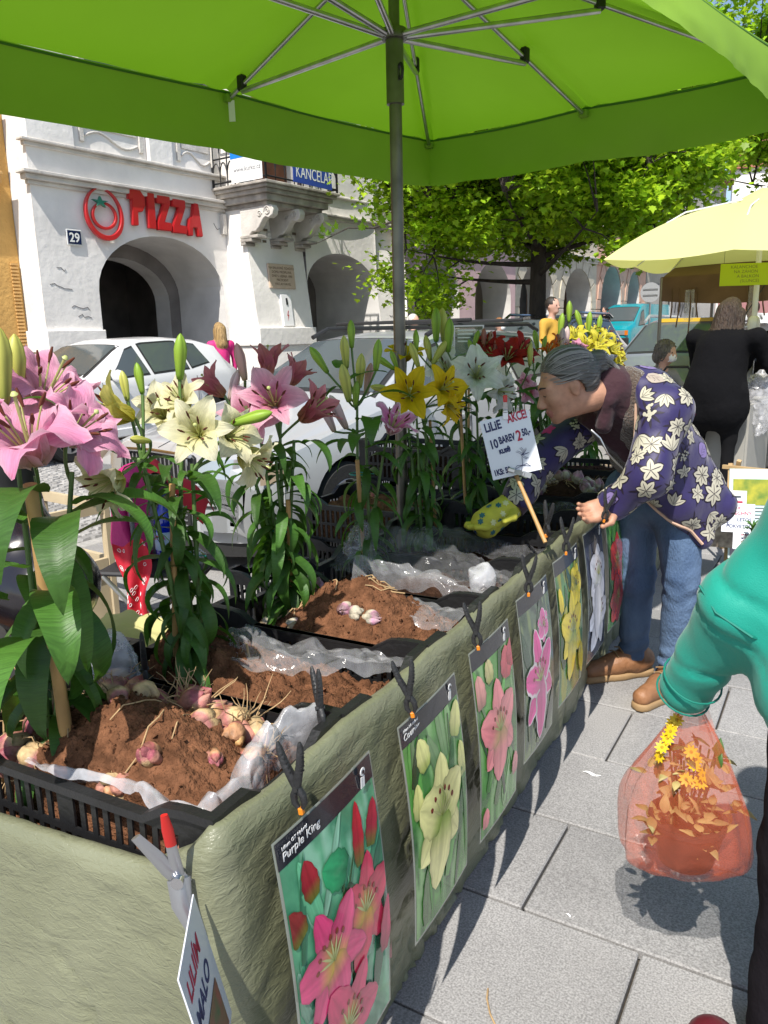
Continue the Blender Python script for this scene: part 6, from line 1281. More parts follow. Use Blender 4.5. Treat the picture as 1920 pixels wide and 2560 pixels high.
A.cap(shN, elN, .082, .07, k=.05).cap(elN, wrN, .068, .058, k=.03).cap(shF, elF, .08, .066, k=.05).cap(elF, wrF, .066, .052, k=.03).ell(px(1600, 962, 2.84), (.085, .07, .042), k=.05)
h1, h2 = at(1600, 1238, d=3.0), at(1758, 1378, d=3.05); hn = (h2-h1).cross(vdir(0, 0, 1)); hn = hn if hn.z < 0 else -hn
A.cut(h1, hn)
# open front: everything in front of the zip line is cut away
z1, z2 = at(1580, 930, d=2.78), at(1598, 1190, d=2.78); zn = (z2-z1).cross(vdir(-.12, 0, 1)); zn = zn if zn.dot(CR) < 0 else -zn
class Open(Field):
    def dist(s, P, want=False):
        D = Field.dist(s, P)
        arms = Field(); arms.cap(shN, elN, .082, .07).cap(elN, wrN, .068, .058).cap(px(1455, 1060, 2.97), elF, .08, .066).cap(elF, wrF, .066, .052); a = arms.dist(P)
        D = np.minimum(np.maximum(D, (P-np.array(z1))@np.array(zn.normalized())), a); return (D, np.zeros(D.shape, int)) if want else D
A2 = Open(); A2.p = A.p; A2.cuts = A.cuts
def af(c): return .0055*fbm(c.x*7, c.y*7, c.z*8, 3)+.004*math.sin(c.x*38+c.z*30+4*fbm(c.x*5, c.y*5, c.z*5, 2))*max(0, 1-abs(c.z-.86)/.25)+.003*fbm(c.x*24, c.y*24, c.z*16, 2)
jm = A2.mesh('jacket', m_jacket, .0105, af); smesh(jm, 2); jworld = jm.copy(); jk = wlink('jacket', jm, body)
Lf = jacket(-.016, Field()); Lf.cut(at(1548, 1000, d=2.8), zn).cut(h1+Vector((0, 0, .03)), hn); Lf.ell(px(1572, 965, 2.80), (.066, .05, .066), k=.04).cap(px(1440, 1085, 3.0), px(1530, 1215, 2.96), .03, .05, k=.05); wlink('fleece_lining', Lf.mesh('fleece_lining', m_fleece, .012, folds(.005, 20)), jk)
Hd = jacket(-.032, Field()); Hd.cap(nk, ch, .085, .11, k=.05).cap(px(1532, 925, 2.76), px(1522, 1000, 2.73), .014, .018, k=.02).cap(px(1522, 1000, 2.73), px(1508, 1065, 2.76), .018, .03, k=.02).cap(px(1490, 1060, 2.92), px(1550, 1180, 2.98), .085, .10, k=.05).cut(h1+Vector((0, 0, .06)), hn); hd = wlink('hoodie', Hd.mesh('hoodie', m_burg, .011, folds(.004, 16)), body)
wlink('zip', MB().tube([at(1478, 1075, d=2.69), at(1500, 1095, d=2.68), at(1520, 1135, d=2.70), at(1556, 1172, d=2.74)], .0035, 6).mesh('zip', mat('zip_metal', (.5, .5, .5), .3, metal=.8)), hd)
# peach zip tape along hem and front edge
bv = BVHTree.FromPolygons([v.co for v in jworld.vertices], [tuple(p.vertices) for p in jworld.polygons])
def snap(p, off=.003):
    l, n, i, dd = bv.find_nearest(Vector(p)); return l+n*off
wlink('hem_tape', MB().tube([snap(at(lerp(1602, 1762, t/14), lerp(1236, 1376, t/14)-2, d=2.95)) for t in range(15)], .006, 6).mesh('hem_tape', m_zip), jk)
wlink('front_tape', MB().tube([snap(at(u, v, d=2.74), .001) for u, v in ((1584, 1010), (1590, 1060), (1594, 1110), (1590, 1160), (1574, 1195))], .0045, 6).mesh('front_tape', m_zip), jk)
# ---- printed flowers of the jacket, laid on the cloth
def prints(bvh, me, n, seed, parent, size=1.):
    r_ = random.Random(seed); b = MB(); pol = me.polygons; done = []; OUT = (.012, .006, .02)
    tries = 0
    while len(done) < n and tries < 6000:
        tries += 1; f = pol[r_.randrange(len(pol))]; c, nn = f.center.copy(), f.normal.copy()
        if any((c-q).length < .051*size+r_.uniform(0, .017) for q in done): continue
        done.append(c); x = nn.orthogonal().normalized(); y = nn.cross(x); a0 = r_.uniform(0, 6.28); kind = r_.choice('ffffllshmf')
        def lay(px_, py_, off):
            p = c+x*px_+y*py_; l, n2, i, dd = bvh.find_nearest(p); return tuple(WI @ (l+n2*off)) if l is not None else tuple(WI @ p)
        def blade(ox, oy, ang, L_, wd, col, off):
            g_ = MB(); g_.grid(3, 6, lambda u, v: lay(ox+math.cos(ang)*L_*v-math.sin(ang)*(u-.5)*2*wd*math.sin(math.pi*min(1, .08+.92*v))**.7, oy+math.sin(ang)*L_*v+math.cos(ang)*(u-.5)*2*wd*math.sin(math.pi*min(1, .08+.92*v))**.7, off)); b.add(g_.v, g_.f, 0, None, [col]*len(g_.v))
        CRM = (.46, .43, .34); S = size*r_.uniform(.8, 1.25)
        if kind == 'f':
            nP = r_.choice((5, 6, 8))
            for k in range(nP):
                a = a0+k*6.283/nP; L_ = .034*S*r_.uniform(.8, 1.2); blade(0, 0, a, L_*1.12, L_*.36, OUT, .0009); blade(0, 0, a, L_, L_*.27, CRM, .0016); blade(0, 0, a, L_*.8, L_*.03, OUT, .0022)
            for k in range(4): a = a0+.4+k*1.57; blade(0, 0, a, .055*S, .0035*S, OUT, .0006)
        elif kind == 'l':
            for k in range(4): a = a0+k*.55-.8; blade(0, 0, a, .05*S, .011*S, OUT, .0009); blade(.002, 0, a, .045*S, .008*S, CRM, .0016); blade(0, 0, a, .04*S, .0008, OUT, .0022)
        elif kind == 'h':
            cc = r_.choice(((.20, .15, .34), (.36, .30, .26))); blade(0, 0, a0, .06*S, .028*S, OUT, .0009); blade(.001, 0, a0, .056*S, .026*S, cc, .0016)
            for k in range(5): blade(math.cos(a0)*.008*k, math.sin(a0)*.008*k, a0+.6*(1 if k % 2 else -1), .02*S, .0006, OUT, .0022)
        elif kind == 'm':
            for k in range(5): blade(0, 0, a0+k*1.257, .026*S, .009*S, (.50, .015, .20), .0014)
        else:
            for k in range(14): blade(r_.uniform(-.016, .016), r_.uniform(-.016, .016), r_.uniform(0, 6), .011*S, .004*S, CRM, .0016)
            for k in range(9): blade(0, 0, a0+k*.7, .042*S, .004*S, OUT, .0008)
    return link('floral_print', b.mesh('floral_print', mat('jacket_print', vcol=True, rough=.6), smooth=60), parent)
tag(prints(bv, jworld, 175, 5, jk, 1.05), kind='stuff')
# ---- head
fw = vdir(-.93, -.36, .12); up = (vdir(-.34, .94, .02)-fw*vdir(-.34, .94, .02).dot(fw)).normalized(); lt = up.cross(fw)
HC = at(1412, 962, d=2.70); HM = Matrix(((fw.x, lt.x, up.x, HC.x), (fw.y, lt.y, up.y, HC.y), (fw.z, lt.z, up.z, HC.z), (0, 0, 0, 1)))
HS = .91
hp = lambda x, y, z: np.array(HM @ Vector((x*HS, y*HS, z*HS)))
Hf = Field()
Hf.ell(hp(-.015, 0, .03), tuple(q*HS for q in (.092, .074, .088)), M=HM).ell(hp(.03, 0, -.028), tuple(q*HS for q in (.066, .058, .08)), M=HM, k=.03).ell(hp(.04, 0, -.083), tuple(q*HS for q in (.046, .042, .03)), M=HM, k=.03).ell(hp(.072, 0, -.108), tuple(q*HS for q in (.018, .02, .016)), M=HM, k=.02).ell(hp(.077, 0, .018), tuple(q*HS for q in (.018, .046, .014)), M=HM, k=.02)
Hf.cap(hp(.088, 0, .004), hp(.113, 0, -.038), .008, .0115, k=.012).ell(hp(.104, .011, -.044), tuple(q*HS for q in (.012, .008, .008)), M=HM, k=.008).ell(hp(.104, -.011, -.044), tuple(q*HS for q in (.012, .008, .008)), M=HM, k=.008)
Hf.ell(hp(.091, 0, -.069), tuple(q*HS for q in (.010, .022, .006)), M=HM, m=1, k=.006).ell(hp(.088, 0, -.080), tuple(q*HS for q in (.010, .020, .007)), M=HM, m=1, k=.006)
for sd in (-1, 1): Hf.ell(hp(.058, sd*.036, -.028), tuple(q*HS for q in (.03, .022, .028)), M=HM, k=.02).ell(hp(.078, sd*.03, -.002), tuple(q*HS for q in (.010, .014, .008)), M=HM, k=.008).ell(hp(-.008, sd*.073, -.012), tuple(q*HS for q in (.018, .008, .031)), M=HM, k=.008).ell(hp(-.016, sd*.079, -.004), tuple(q*HS for q in (.012, .007, .02)), M=HM, k=.005)
Hf.cap(hp(-.03, 0, -.07), np.array(nk)+0, .052, .062, k=.03)
wlink('head', Hf.mesh('head', [m_skin, m_lip], .0045), body); hd_ = W.children[-1] if False else [o for o in body.children if o.name.startswith('head')][0]
Ha = Field(); Ha.ell(hp(-.028, 0, .042), tuple(q*HS for q in (.102, .085, .094)), M=HM).ell(hp(-.07, 0, -.005), tuple(q*HS for q in (.055, .066, .06)), M=HM, k=.04).cap(hp(-.115, 0, .03), hp(-.15, -.01, .035), .033, .028, k=.02).cap(hp(-.15, -.01, .035), hp(-.17, -.015, -.03), .03, .018, k=.02)
Ha.cut(hp(.045, 0, .055), fw*.75-up*.66)
class Hair(Field):
    def dist(s, P, want=False):
        D = Field.dist(s, P); q = np.sqrt(((((P-hp(.01, 0, -.03))@np.array(HM.to_3x3()))/np.array([.055, .2, .05]))**2).sum(-1))-1; D = np.maximum(D, -q*.04); return (D, np.zeros(D.shape, int)) if want else D
H2 = Hair(); H2.p = Ha.p; H2.cuts = Ha.cuts; hm = H2.mesh('hair', m_hair, .005, lambda c: .0018*math.sin(((c-HC).dot(up)*260)+((c-HC).dot(lt)*200)+5*fbm(c.x*9, c.y*9, c.z*9, 2))); ho = wlink('hair', hm, hd_)
b = MB(); r_ = random.Random(4)
for k in range(90):      # strands combed back
    y = r_.uniform(-.08, .08); z = r_.uniform(.0, .12); pts = []
    for t in range(7):
        x = lerp(.07-z*.25, -.12, t/6); zz = lerp(z+.02, .03+z*.25, (t/6)**1.4); yy = y*math.cos(t/6*1.2); v = Vector((x+.028, yy, zz-.042)); s_ = math.sqrt((v.x/.1045)**2+(v.y/.0875)**2+(v.z/.0965)**2); v = v/max(s_, .6); pts.append(HM @ ((v+Vector((-.028, 0, .042)))*HS))
    b.tube(pts, [.0009, .0013, .0014, .0014, .0014, .0013, .001], 4, col=(1, 1, .99))
for k in range(46):
    a = r_.uniform(0, 6.28); q = Vector((-.14, 0, .03)); pts = [HM @ (HS*q+Vector((-.02*t-.004*t*t, math.cos(a)*.02*(1-t*.15), math.sin(a)*.025+.02*math.sin(t*1.1)-.016*t*t))) for t in (0, .5, 1, 1.6, 2.2)]; b.tube(pts, [.0018, .002, .002, .0018, .001], 4)
wlink('strands', b.mesh('strands', mat('hair_strands', (.22, .21, .195), .5)), ho)
b = MB()
for sd in (-1, 1):
    b.tube([HM @ (Vector(p)*HS) for p in ((.100, sd*.012, .021), (.098, sd*.026, .027), (.084, sd*.044, .024))], [.0022, .0034, .0016], 5); b.tube([HM @ (Vector(p)*HS) for p in ((.0935, sd*.018, -.005), (.0915, sd*.03, -.008), (.081, sd*.043, -.006))], .0019, 4)
wlink('brow_and_lashes', b.mesh('brow_and_lashes', m_eye), hd_)
# ---- hands
def hand(name, wr, tip, side_, m, parent, curl=.35, sc_=1.):
    """palm with five bent fingers; wr wrist, tip direction point, side_ where the thumb leaves"""
    d_ = (tip-wr).normalized(); s_ = (side_-d_*side_.dot(d_)).normalized(); n = d_.cross(s_); F_ = Field(); P0 = wr+d_*.045*sc_
    F_.cap(wr, wr+d_*.03*sc_, .027*sc_, .03*sc_, k=.02)
    for k, (o, L_) in enumerate(((-.028, .058), (-.010, .074), (.010, .08), (.028, .07))):
        base = wr+d_*.085*sc_+s_*o*sc_*1.0; F_.cap(wr+d_*.02*sc_+s_*o*.6*sc_, base, .017*sc_, .012*sc_, k=.015)
        a = base+(d_*math.cos(curl)+n*math.sin(curl))*L_*.5*sc_; c = a+(d_*math.cos(curl*2.6)+n*math.sin(curl*2.6))*L_*.5*sc_; F_.cap(base, a, .0095*sc_, .0088*sc_, k=.006).cap(a, c, .0088*sc_, .0072*sc_, k=.004)
    t0 = wr+d_*.025*sc_+s_*.028*sc_; t1 = t0+(d_*.6+s_*.7)*.04*sc_; t2 = t1+(d_*.9+s_*.15+n*.3).normalized()*.035*sc_; F_.cap(t0, t1, .015*sc_, .011*sc_, k=.012).cap(t1, t2, .010*sc_, .008*sc_, k=.004)
    return wlink(name, F_.mesh(name, m, .0038), parent)
hand('hand', at(1545, 1255, d=2.69), at(1470, 1285, d=2.66), vdir(.2, -.6, .5), m_skin, body, .45, 1.05)
m_glove = mat('yellow_glove', (.50, .48, .05), .8, var=.2, vscale=20); gl = hand('glove', at(1282, 1262, d=2.62), at(1190, 1335, d=2.52), vdir(-.4, -.3, .6), m_glove, body, .25, 1.25)
wlink('cuff', MB().tube([at(1298, 1243, d=2.63), at(1278, 1266, d=2.61)], [.052, .05], 14).mesh('cuff', m_burg, smooth=40), jk)
gw = Field(); gw.cap(px(1285, 1258, 2.62), px(1215, 1308, 2.55), .046, .05); gm = gw.mesh('glove_cuff', m_glove, .006, folds(.003, 30)); gworld = gm.copy(); gc = wlink('glove_cuff', gm, gl); gb = BVHTree.FromPolygons([v.co for v in gworld.vertices], [tuple(p.vertices) for p in gworld.polygons])
b = MB(); r_ = random.Random(2); done = []
while len(done) < 26:
    f = gworld.polygons[r_.randrange(len(gworld.polygons))]; c, nn = f.center.copy(), f.normal.copy()
    if any((c-q).length < .022 for q in done): continue
    done.append(c); x = nn.orthogonal().normalized(); y = nn.cross(x); cc = r_.choice(((.01, .05, .16), (.02, .12, .14), (.6, .62, .3)))
    for k in range(6):
        a = k*1.047; g_ = MB(); g_.grid(3, 4, lambda u, v: tuple(WI @ (lambda l: l[0]+l[1]*.0014)(gb.find_nearest(c+x*(math.cos(a)*.012*v-math.sin(a)*(u-.5)*.008*math.sin(3.1*min(1, v+.05)))+y*(math.sin(a)*.012*v+math.cos(a)*(u-.5)*.008*math.sin(3.1*min(1, v+.05))))))); b.add(g_.v, g_.f, 0, None, [cc]*len(g_.v))
tag(link('glove_flowers', b.mesh('glove_flowers', mat('jacket_print', vcol=True), smooth=60), gc), kind='stuff')
# ---------------------------------------------------------------- shopper at the right edge
m_tealj = mat('teal_softshell', (.0, .27, .20), .65, sheen=.15, bump=.35, bscale=420, bdist=.002, var=.08, vscale=9); m_trou = mat('black_trousers', (.012, .010, .013), 1., bump=.2, bscale=60, spec=.1)
P2 = thing('person', 'shopper in a teal jacket at the right edge holding a red bag', 'person', (.13, 1.42, 0)); PI2 = T(-.13, -1.42, 0)
def plink(name, me, par): me.transform(PI2); return link(name, me, par)
F_ = Field(); F_.cap((.01, 1.46, .09), (.015, 1.45, .50), .06, .072).cap((.015, 1.45, .5), (.05, 1.43, .86), .075, .105).cap((.22, 1.36, .09), (.22, 1.38, .50), .062, .075).cap((.22, 1.38, .5), (.21, 1.4, .86), .078, .105).cap((.07, 1.43, .88), (.21, 1.4, .88), .11, .11); tr_ = plink('trousers', F_.mesh('trousers', m_trou, .014, folds(.008, 9)), P2)
cuf, elb, sho = px(1722, 1712, 1.56), px(1866, 1508, 1.46), px(2100, 1240, 1.44)
F_ = Field(); F_.chain([cuf, elb, sho], [.053, .068, .075], k=.05).cap((.06, 1.43, .84), (.2, 1.42, 1.25), .155, .15, k=.06).cap((.2, 1.4, .84), (.28, 1.4, 1.25), .15, .15, k=.06).cap(sho, (.34, 1.38, 1.32), .085, .1, k=.06).cap((.14, 1.41, 1.3), (.14, 1.41, 1.42), .09, .07, k=.05).cap((.28, 1.38, 1.32), (.36, 1.32, 1.0), .09, .07).cap((.36, 1.32, 1.0), (.34, 1.42, .78), .07, .055)
F_.cut((0, 0, .775), (0, 0, -1)) if False else None
cd = Vector(cuf-elb).normalized(); F_.cut(Vector(cuf)+cd*.035, cd)
def tf(c):
    d1 = (c-Vector(elb)).length; s1 = (c-Vector(elb)).dot(cd); return .008*fbm(c.x*5, c.y*5, c.z*5, 2)-.006*math.exp(-((s1+.06+.05*fbm(c.x*5, c.y*5, c.z*5, 2))/.012)**2)-.005*math.exp(-((s1-.05+.08*fbm(c.x*6, c.y*6+4, c.z*6, 2))/.011)**2)-.005*math.exp(-((s1-.13+.1*fbm(c.x*5, c.y*5+9, c.z*5, 2))/.012)**2)+.003*max(0, 1-d1/.22)*math.sin((c-Vector(cuf)).dot(cd)*70+3*fbm(c.x*6, c.y*6, c.z*6, 2))+.004*max(0, 1-(c-Vector(cuf)).length/.16)*math.sin((c-Vector(cuf)).dot(cd)*60)
jt = plink('jacket', F_.mesh('jacket', m_tealj, .011, tf), tr_)
_e1 = cd.orthogonal().normalized(); _e2 = cd.cross(_e1)
for (o_, r0) in ((.028, .0535), (-.02, .0575)): plink('cuff_seam', MB().tube([Vector(cuf)+cd*o_+(_e1*math.cos(t*.2618)+_e2*math.sin(t*.2618))*r0 for t in range(25)], .0022, 6).mesh('cuff_seam', mat('teal_seam', (.0, .16, .12), .7)), jt)
plink('seam', MB().tube([Vector(elb)+Vector(p) for p in ((-.075, -.03, .03), (-.04, -.075, .0), (.02, -.085, -.03), (.06, -.05, -.05))], .0025, 5).mesh('seam', mat('teal_seam', (.0, .16, .12), .7)), jt)
def hand2(wr, tip, side_, par):
    global WI; sv = WI; WI = PI2; o = hand('hand', wr, tip, side_, m_skin, par, .8, .55); WI = sv; return o
hand2(Vector(cuf)-cd*.155, Vector(cuf)+cd*.02+Vector((-.02, 0, -.1)), vdir(-.3, .2, .8), tr_)
F_ = Field(); F_.ell((.14, 1.42, 1.56), (.08, .1, .12)).cap((.14, 1.42, 1.46), (.14, 1.42, 1.38), .05, .06); hh = plink('head', F_.mesh('head', m_skin2, .012), tr_); F_ = Field(); F_.ell((.14, 1.40, 1.60), (.09, .105, .1)); plink('hair', F_.mesh('hair', m_hair, .012), hh)
for (x, y) in ((.01, 1.46), (.22, 1.36)):
    F_ = Field(); F_.cap((x, y-.04, .05), (x-.03, y+.13, .04), .05, .04).cut((0, 0, .002), (0, 0, -1)); plink('shoe', F_.mesh('shoe', mat('shoe_black', (.02, .02, .02), .5), .01), tr_)
# ---------------------------------------------------------------- people farther off
def person(label, loc, rz, H_, cols, arms=((.0, .0), (.0, .0)), seat=False, lean=0., hair='short', mask=False, bag=None, res=.018, wide=1., coat=0.):
    """one skin; face looks along local +y. arms: (forward lift, elbow bend) left and right"""
    o = thing('person', label, 'person', loc, rz); s_ = H_/1.72; F_ = Field(); mm = [mat(*c) if isinstance(c, tuple) else c for c in cols]     # skin, hair, top, trousers, shoes
    z = lambda v: v*s_; Y = lambda y, zz: y+max(0, zz-.95*s_)*lean
    hz = .52 if seat else .93
    sh = z(hz+.50); V = lambda x, y, zz: (x*s_*wide if abs(x) > .05 else x*s_, Y(y*s_, zz), zz)
    for sd in (-1, 1):
        if seat: F_.cap(V(sd*.09, 0, z(hz)), V(sd*.11, .42, z(.5)), .09*s_, .07*s_, 3).cap(V(sd*.11, .42, z(.5)), V(sd*.11, .44, z(.08)), .065*s_, .045*s_, 3).cap(V(sd*.11, .42, z(.05)), V(sd*.11, .56, z(.04)), .045*s_, .035*s_, 4)
        else: F_.cap(V(sd*.09, 0, z(hz)), V(sd*.10, .02, z(.5)), .10*s_*wide, .07*s_, 3).cap(V(sd*.10, .02, z(.5)), V(sd*.11, -.02, z(.1)), .066*s_, .05*s_, 3).cap(V(sd*.11, -.04, z(.05)), V(sd*.12, .13, z(.04)), .045*s_, .036*s_, 4)
        lift, bend = arms[0 if sd < 0 else 1]; a = np.array(V(sd*.19, 0, sh)); e = a+np.array([sd*.05, math.sin(lift)*.28, -math.cos(lift)*.28])*s_; w_ = e+np.array([-sd*.02, math.sin(lift+bend)*.25, -math.cos(lift+bend)*.25])*s_
        F_.cap(a, e, .058*s_*wide, .048*s_, 2).cap(e, w_, .047*s_, .036*s_, 2).ell(w_+np.array([0, math.sin(lift+bend)*.06, -math.cos(lift+bend)*.06])*s_, (.03*s_, .035*s_, .05*s_), 0)
    F_.cap(V(0, 0, z(hz+.02)), V(0, -.01, z(hz+.36)), .135*s_*wide, .14*s_*wide, 2, k=.05).cap(V(-.12, 0, sh-.02), V(.12, 0, sh-.02), .085*s_, .085*s_, 2, k=.06).cap(V(0, 0, sh), V(0, .02, sh+z(.12)), .055*s_, .05*s_, 0)
    if coat: F_.cap(V(0, -.01, z(hz+.1)), V(0, -.01, z(hz-coat)), .15*s_*wide, .19*s_*wide, 2, k=.05).cut((0, 0, z(hz-coat-.08)), (0, 0, -1)) if False else F_.cap(V(-.05, -.01, z(hz+.05)), V(-.06, -.01, z(hz-coat)), .14*s_*wide, .15*s_*wide, 2, k=.05).cap(V(0, -.01, z(hz+.05)), V(0, -.01, z(hz+.36)), .165*s_*wide, .15*s_*wide, 2, k=.05).cap(V(.05, -.01, z(hz+.05)), V(.06, -.01, z(hz-coat)), .14*s_*wide, .15*s_*wide, 2, k=.05)
    hc = sh+z(.24); F_.ell(V(0, .03, hc), (.075*s_, .095*s_, .115*s_), 0, k=.02).cap(V(0, .12, hc+z(.0)), V(0, .14, hc-z(.03)), .010*s_, .014*s_, 0, k=.01).ell(V(0, .07, hc-z(.08)), (.045*s_, .05*s_, .035*s_), 0, k=.02)
    for sd in (-1, 1): F_.ell(V(sd*.076, .02, hc-z(.01)), (.01*s_, .018*s_, .03*s_), 0, k=.005)
    F_.ell(V(0, .0, hc+z(.035)), (.088*s_, .1*s_, .1*s_), 1, k=.01)
    if hair == 'long': F_.cap(V(0, -.05, hc), V(0, -.09, hc-z(.24)), .105*s_, .095*s_, 1, k=.03).cap(V(-.06, -.0, hc-z(.02)), V(-.08, -.02, hc-z(.2)), .05*s_, .04*s_, 1, k=.03).cap(V(.06, -.0, hc-z(.02)), V(.08, -.02, hc-z(.2)), .05*s_, .04*s_, 1, k=.03)
    if hair == 'bun': F_.ell(V(0, -.13, hc+z(.03)), (.05*s_,)*3, 1, k=.01)
    if hair == 'curly': F_.ell(V(0, -.01, hc+z(.03)), (.105*s_, .12*s_, .115*s_), 1, k=.01).ell(V(0, -.06, hc-z(.04)), (.1*s_, .08*s_, .08*s_), 1, k=.02)
    if mask: F_.ell(V(0, .10, hc-z(.055)), (.055*s_, .045*s_, .045*s_), len(mm), k=.008); mm.append(m_paper)
    bd = link('body', F_.mesh('body', mm, res, folds(.006, 8, 18, len(label))), o)
    if hair == 'curly':
        b = MB(); r_ = random.Random(3)
        for k in range(120):
            q = Vector((r_.gauss(0, 1), r_.gauss(0, 1), r_.gauss(.3, 1))).normalized(); c = Vector(V(0, -.015, hc+z(.03)))+Vector((q.x*.105, q.y*.118, q.z*.112))*s_
            if q.y > .55 and q.z < .3: continue
            b.tube([c+Vector((math.cos(t)*.014, math.sin(t)*.014, .006*t-.01)) for t in (0, 1, 2, 3, 4)], .006, 4)
        link('curls', b.mesh('curls', mm[1]), bd)
    ey = MB()
    for sd in (-1, 1): ey.lathe([(0, -.008*s_), (.013*s_, 0), (0, .008*s_)], 8, M=T(*V(sd*.033, .112, hc+z(.005))) @ RX(90))
    link('eyes', ey.mesh('eyes', m_eye), bd)
    return o
BK = mat('black_coat', (.006, .006, .007), 1., spec=.1, bump=.3, bscale=25); BKT = mat('black_cloth', (.008, .008, .009), 1., spec=.1); hairm = lambda n, c: mat(n, c, .6, var=.5, vscale=10, uvw=(6, 6, .6), bump=.8, bscale=14, bdist=.03)
BRH = hairm('brown_hair', (.034, .018, .010)); SH = ('dark_shoes', (.03, .03, .05), .6)
q = at(1775, 1150, d=7.6); person('woman in a long black coat seen from behind at the other stall', (q.x, q.y, gz(q.y)), -18, 1.62, (m_skin, BRH, BK, BKT, SH), ((.5, .6), (.5, .6)), lean=.28, hair='long', wide=1.55, coat=.14)
q = at(1925, 1100, d=8.6); person('person in a dark coat cut off by the right edge', (q.x, q.y, gz(q.y)), 20, 1.6, (m_skin, BRH, BK, BKT, SH), ((.2, .9), (.2, .9)), wide=1.2, coat=.15)
q = at(1648, 1000, d=8.9); person('seated woman with curly grey hair, grey jacket and face mask', (q.x, q.y, 0), -115, 1.62, (m_skin2, hairm('curly_grey', (.14, .125, .11)), ('grey_jacket', (.26, .25, .27), .8), BKT, SH), ((.6, .9), (.6, .9)), seat=True, lean=.15, hair='curly', mask=True)
q = at(1376, 860, d=12.6); person('dark-haired man in a yellow shirt right of the maple trunk', (q.x, q.y, gz(q.y)), -105, 1.82, (m_skin2, ('dark_hair', (.02, .014, .01), .6), ('yellow_shirt', (.52, .30, .04), .8), BKT, SH), ((.2, .3), (.1, .3)))
q = at(1247, 860, d=13.5); person('ginger-haired woman with bun, face mask and white shirt', (q.x, q.y, gz(q.y)), -110, 1.55, (m_skin2, hairm('ginger_hair', (.30, .13, .045)), ('white_shirt', (.68, .68, .70), .8), ('denim_far', (.08, .12, .2), .8), SH), ((.2, .5), (.1, .5)), hair='bun', mask=True)
q = at(1033, 860, d=14.5); person('white-haired passer-by beyond the silver car', (q.x, q.y, gz(q.y)), -100, 1.66, (m_skin2, ('white_hair', (.55, .53, .5), .7), ('white_shirt', (.68, .68, .70), .8), BKT, SH))
q = at(556, 900, d=13.2); person('blonde girl in a pink and navy jacket behind the white car', (q.x, q.y, 0), 60, 1.62, (m_skin2, hairm('blonde_hair', (.36, .23, .09)), ('pink_jacket', (.55, .02, .17), .7), ('navy_trousers', (.02, .025, .08), .8), SH), hair='long', lean=.1)
q = at(1510, 850, d=30); person('passer-by in black carrying a pink bag near the turquoise van', (q.x, q.y, gz(q.y)), 150, 1.68, (m_skin2, ('dark_hair', (.02, .014, .01), .6), BK, BKT, SH), hair='bun', res=.03)
q = at(1878, 820, d=11.5); person('stallholder in white behind the other stall', (q.x, q.y, gz(q.y)), 170, 1.66, (m_skin2, ('red_brown_hair', (.14, .05, .03), .6), ('white_shirt', (.68, .68, .70), .8), BKT, SH), hair='short')
# ================================================================ RED BAG WITH A POTTED PLANT
m_redbag = mat('red_plastic_film', (.75, .16, .07), .22, alpha=.32, spec=.8, bump=.5, bscale=30, bdist=.012, transl=.3)
BGC = at(1715, 1990, d=1.57)
bag = thing('plastic_bag', 'translucent red plastic carrier bag hanging from the teal sleeve', 'bag', BGC)
rows = [(1768, 1700, 1752, .25), (1800, 1680, 1768, .35), (1850, 1645, 1795, .5), (1900, 1612, 1815, .6), (1950, 1578, 1832, .68), (2000, 1562, 1848, .72), (2050, 1558, 1858, .72), (2100, 1558, 1866, .66), (2135, 1562, 1868, .55), (2165, 1600, 1862, .35), (2186, 1660, 1800, .12)]
def bagp(u, v):
    i = v*(len(rows)-1); k = min(len(rows)-2, int(i)); f = i-k; y, l, r_, dp = [lerp(rows[k][j], rows[k+1][j], f) for j in range(4)]
    a = u*2*math.pi; hw = (r_-l)/2; cx = (l+r_)/2; c, s_ = math.cos(a), math.sin(a); e = .75; cc = math.copysign(abs(c)**e, c); ss = math.copysign(abs(s_)**e, s_)
    pl_ = 1+.07*math.sin(a*11+v*3)*(1-v)**.6+.03*math.sin(a*23)*(1-v)+.03*fbm(c*3, s_*3, v*5)
    p = at(cx+hw*cc*pl_, y+(8*math.sin(a*3) if v > .9 else 0), d=1.57); return tuple(p-CF*(-ss)*hw/1950*1.75*dp*pl_*1.0-BGC)
b = MB(); b.grid(72, 34, bagp, wrap=True); b.build('film', m_redbag, bag, smooth=80)
for (u0, du) in ((1700, -10), (1750, 12)):
    b = MB(); b.grid(6, 10, lambda u, v: tuple(at(lerp(u0, u0+du*1.6, v)+(u-.5)*lerp(14, 44, v), lerp(1725, 1830, v), d=1.565+.01*math.sin(u*6))-BGC+CF*.006*math.sin(u*9))); b.build('handle', m_redbag, bag, smooth=80)
# the plant inside
pp = thing('potted_plant', 'yellow-flowered plant with pale leaves inside the red bag', 'plant', at(1712, 2150, d=1.57)); PPI = T(*pp.location).inverted()
b = MB(); b.lathe([(.0, 0), (.055, 0), (.075, .09), (.079, .09), (.079, .1), (.07, .1), (.068, .085), (0, .08)], 20); b.build('pot', mat('pot_terracotta_plastic', (.05, .025, .022), .5), pp, T(0, 0, .005), smooth=40)
m_pl = mat('pale_leaf', (.46, .38, .15), .6, transl=.3, rand=.3); m_pg = mat('fresh_leaf', (.06, .15, .03), .5, transl=.2, rand=.3); m_yf = mat('yellow_ray', (.72, .50, .01), .5, transl=.2); m_yc = mat('flower_disc', (.35, .22, .01), .9)
lf = MB(); lf.grid(5, 6, lambda u, v: ((u-.5)*2*.26*math.sin(math.pi*(.05+.95*v)**.8), v, .12*math.sin(v*3)-abs(u-.5)*.1)); lfm = lf.mesh('leaf', m_pl, smooth=60); lf2 = lf.mesh('leaf', m_pg, smooth=60)
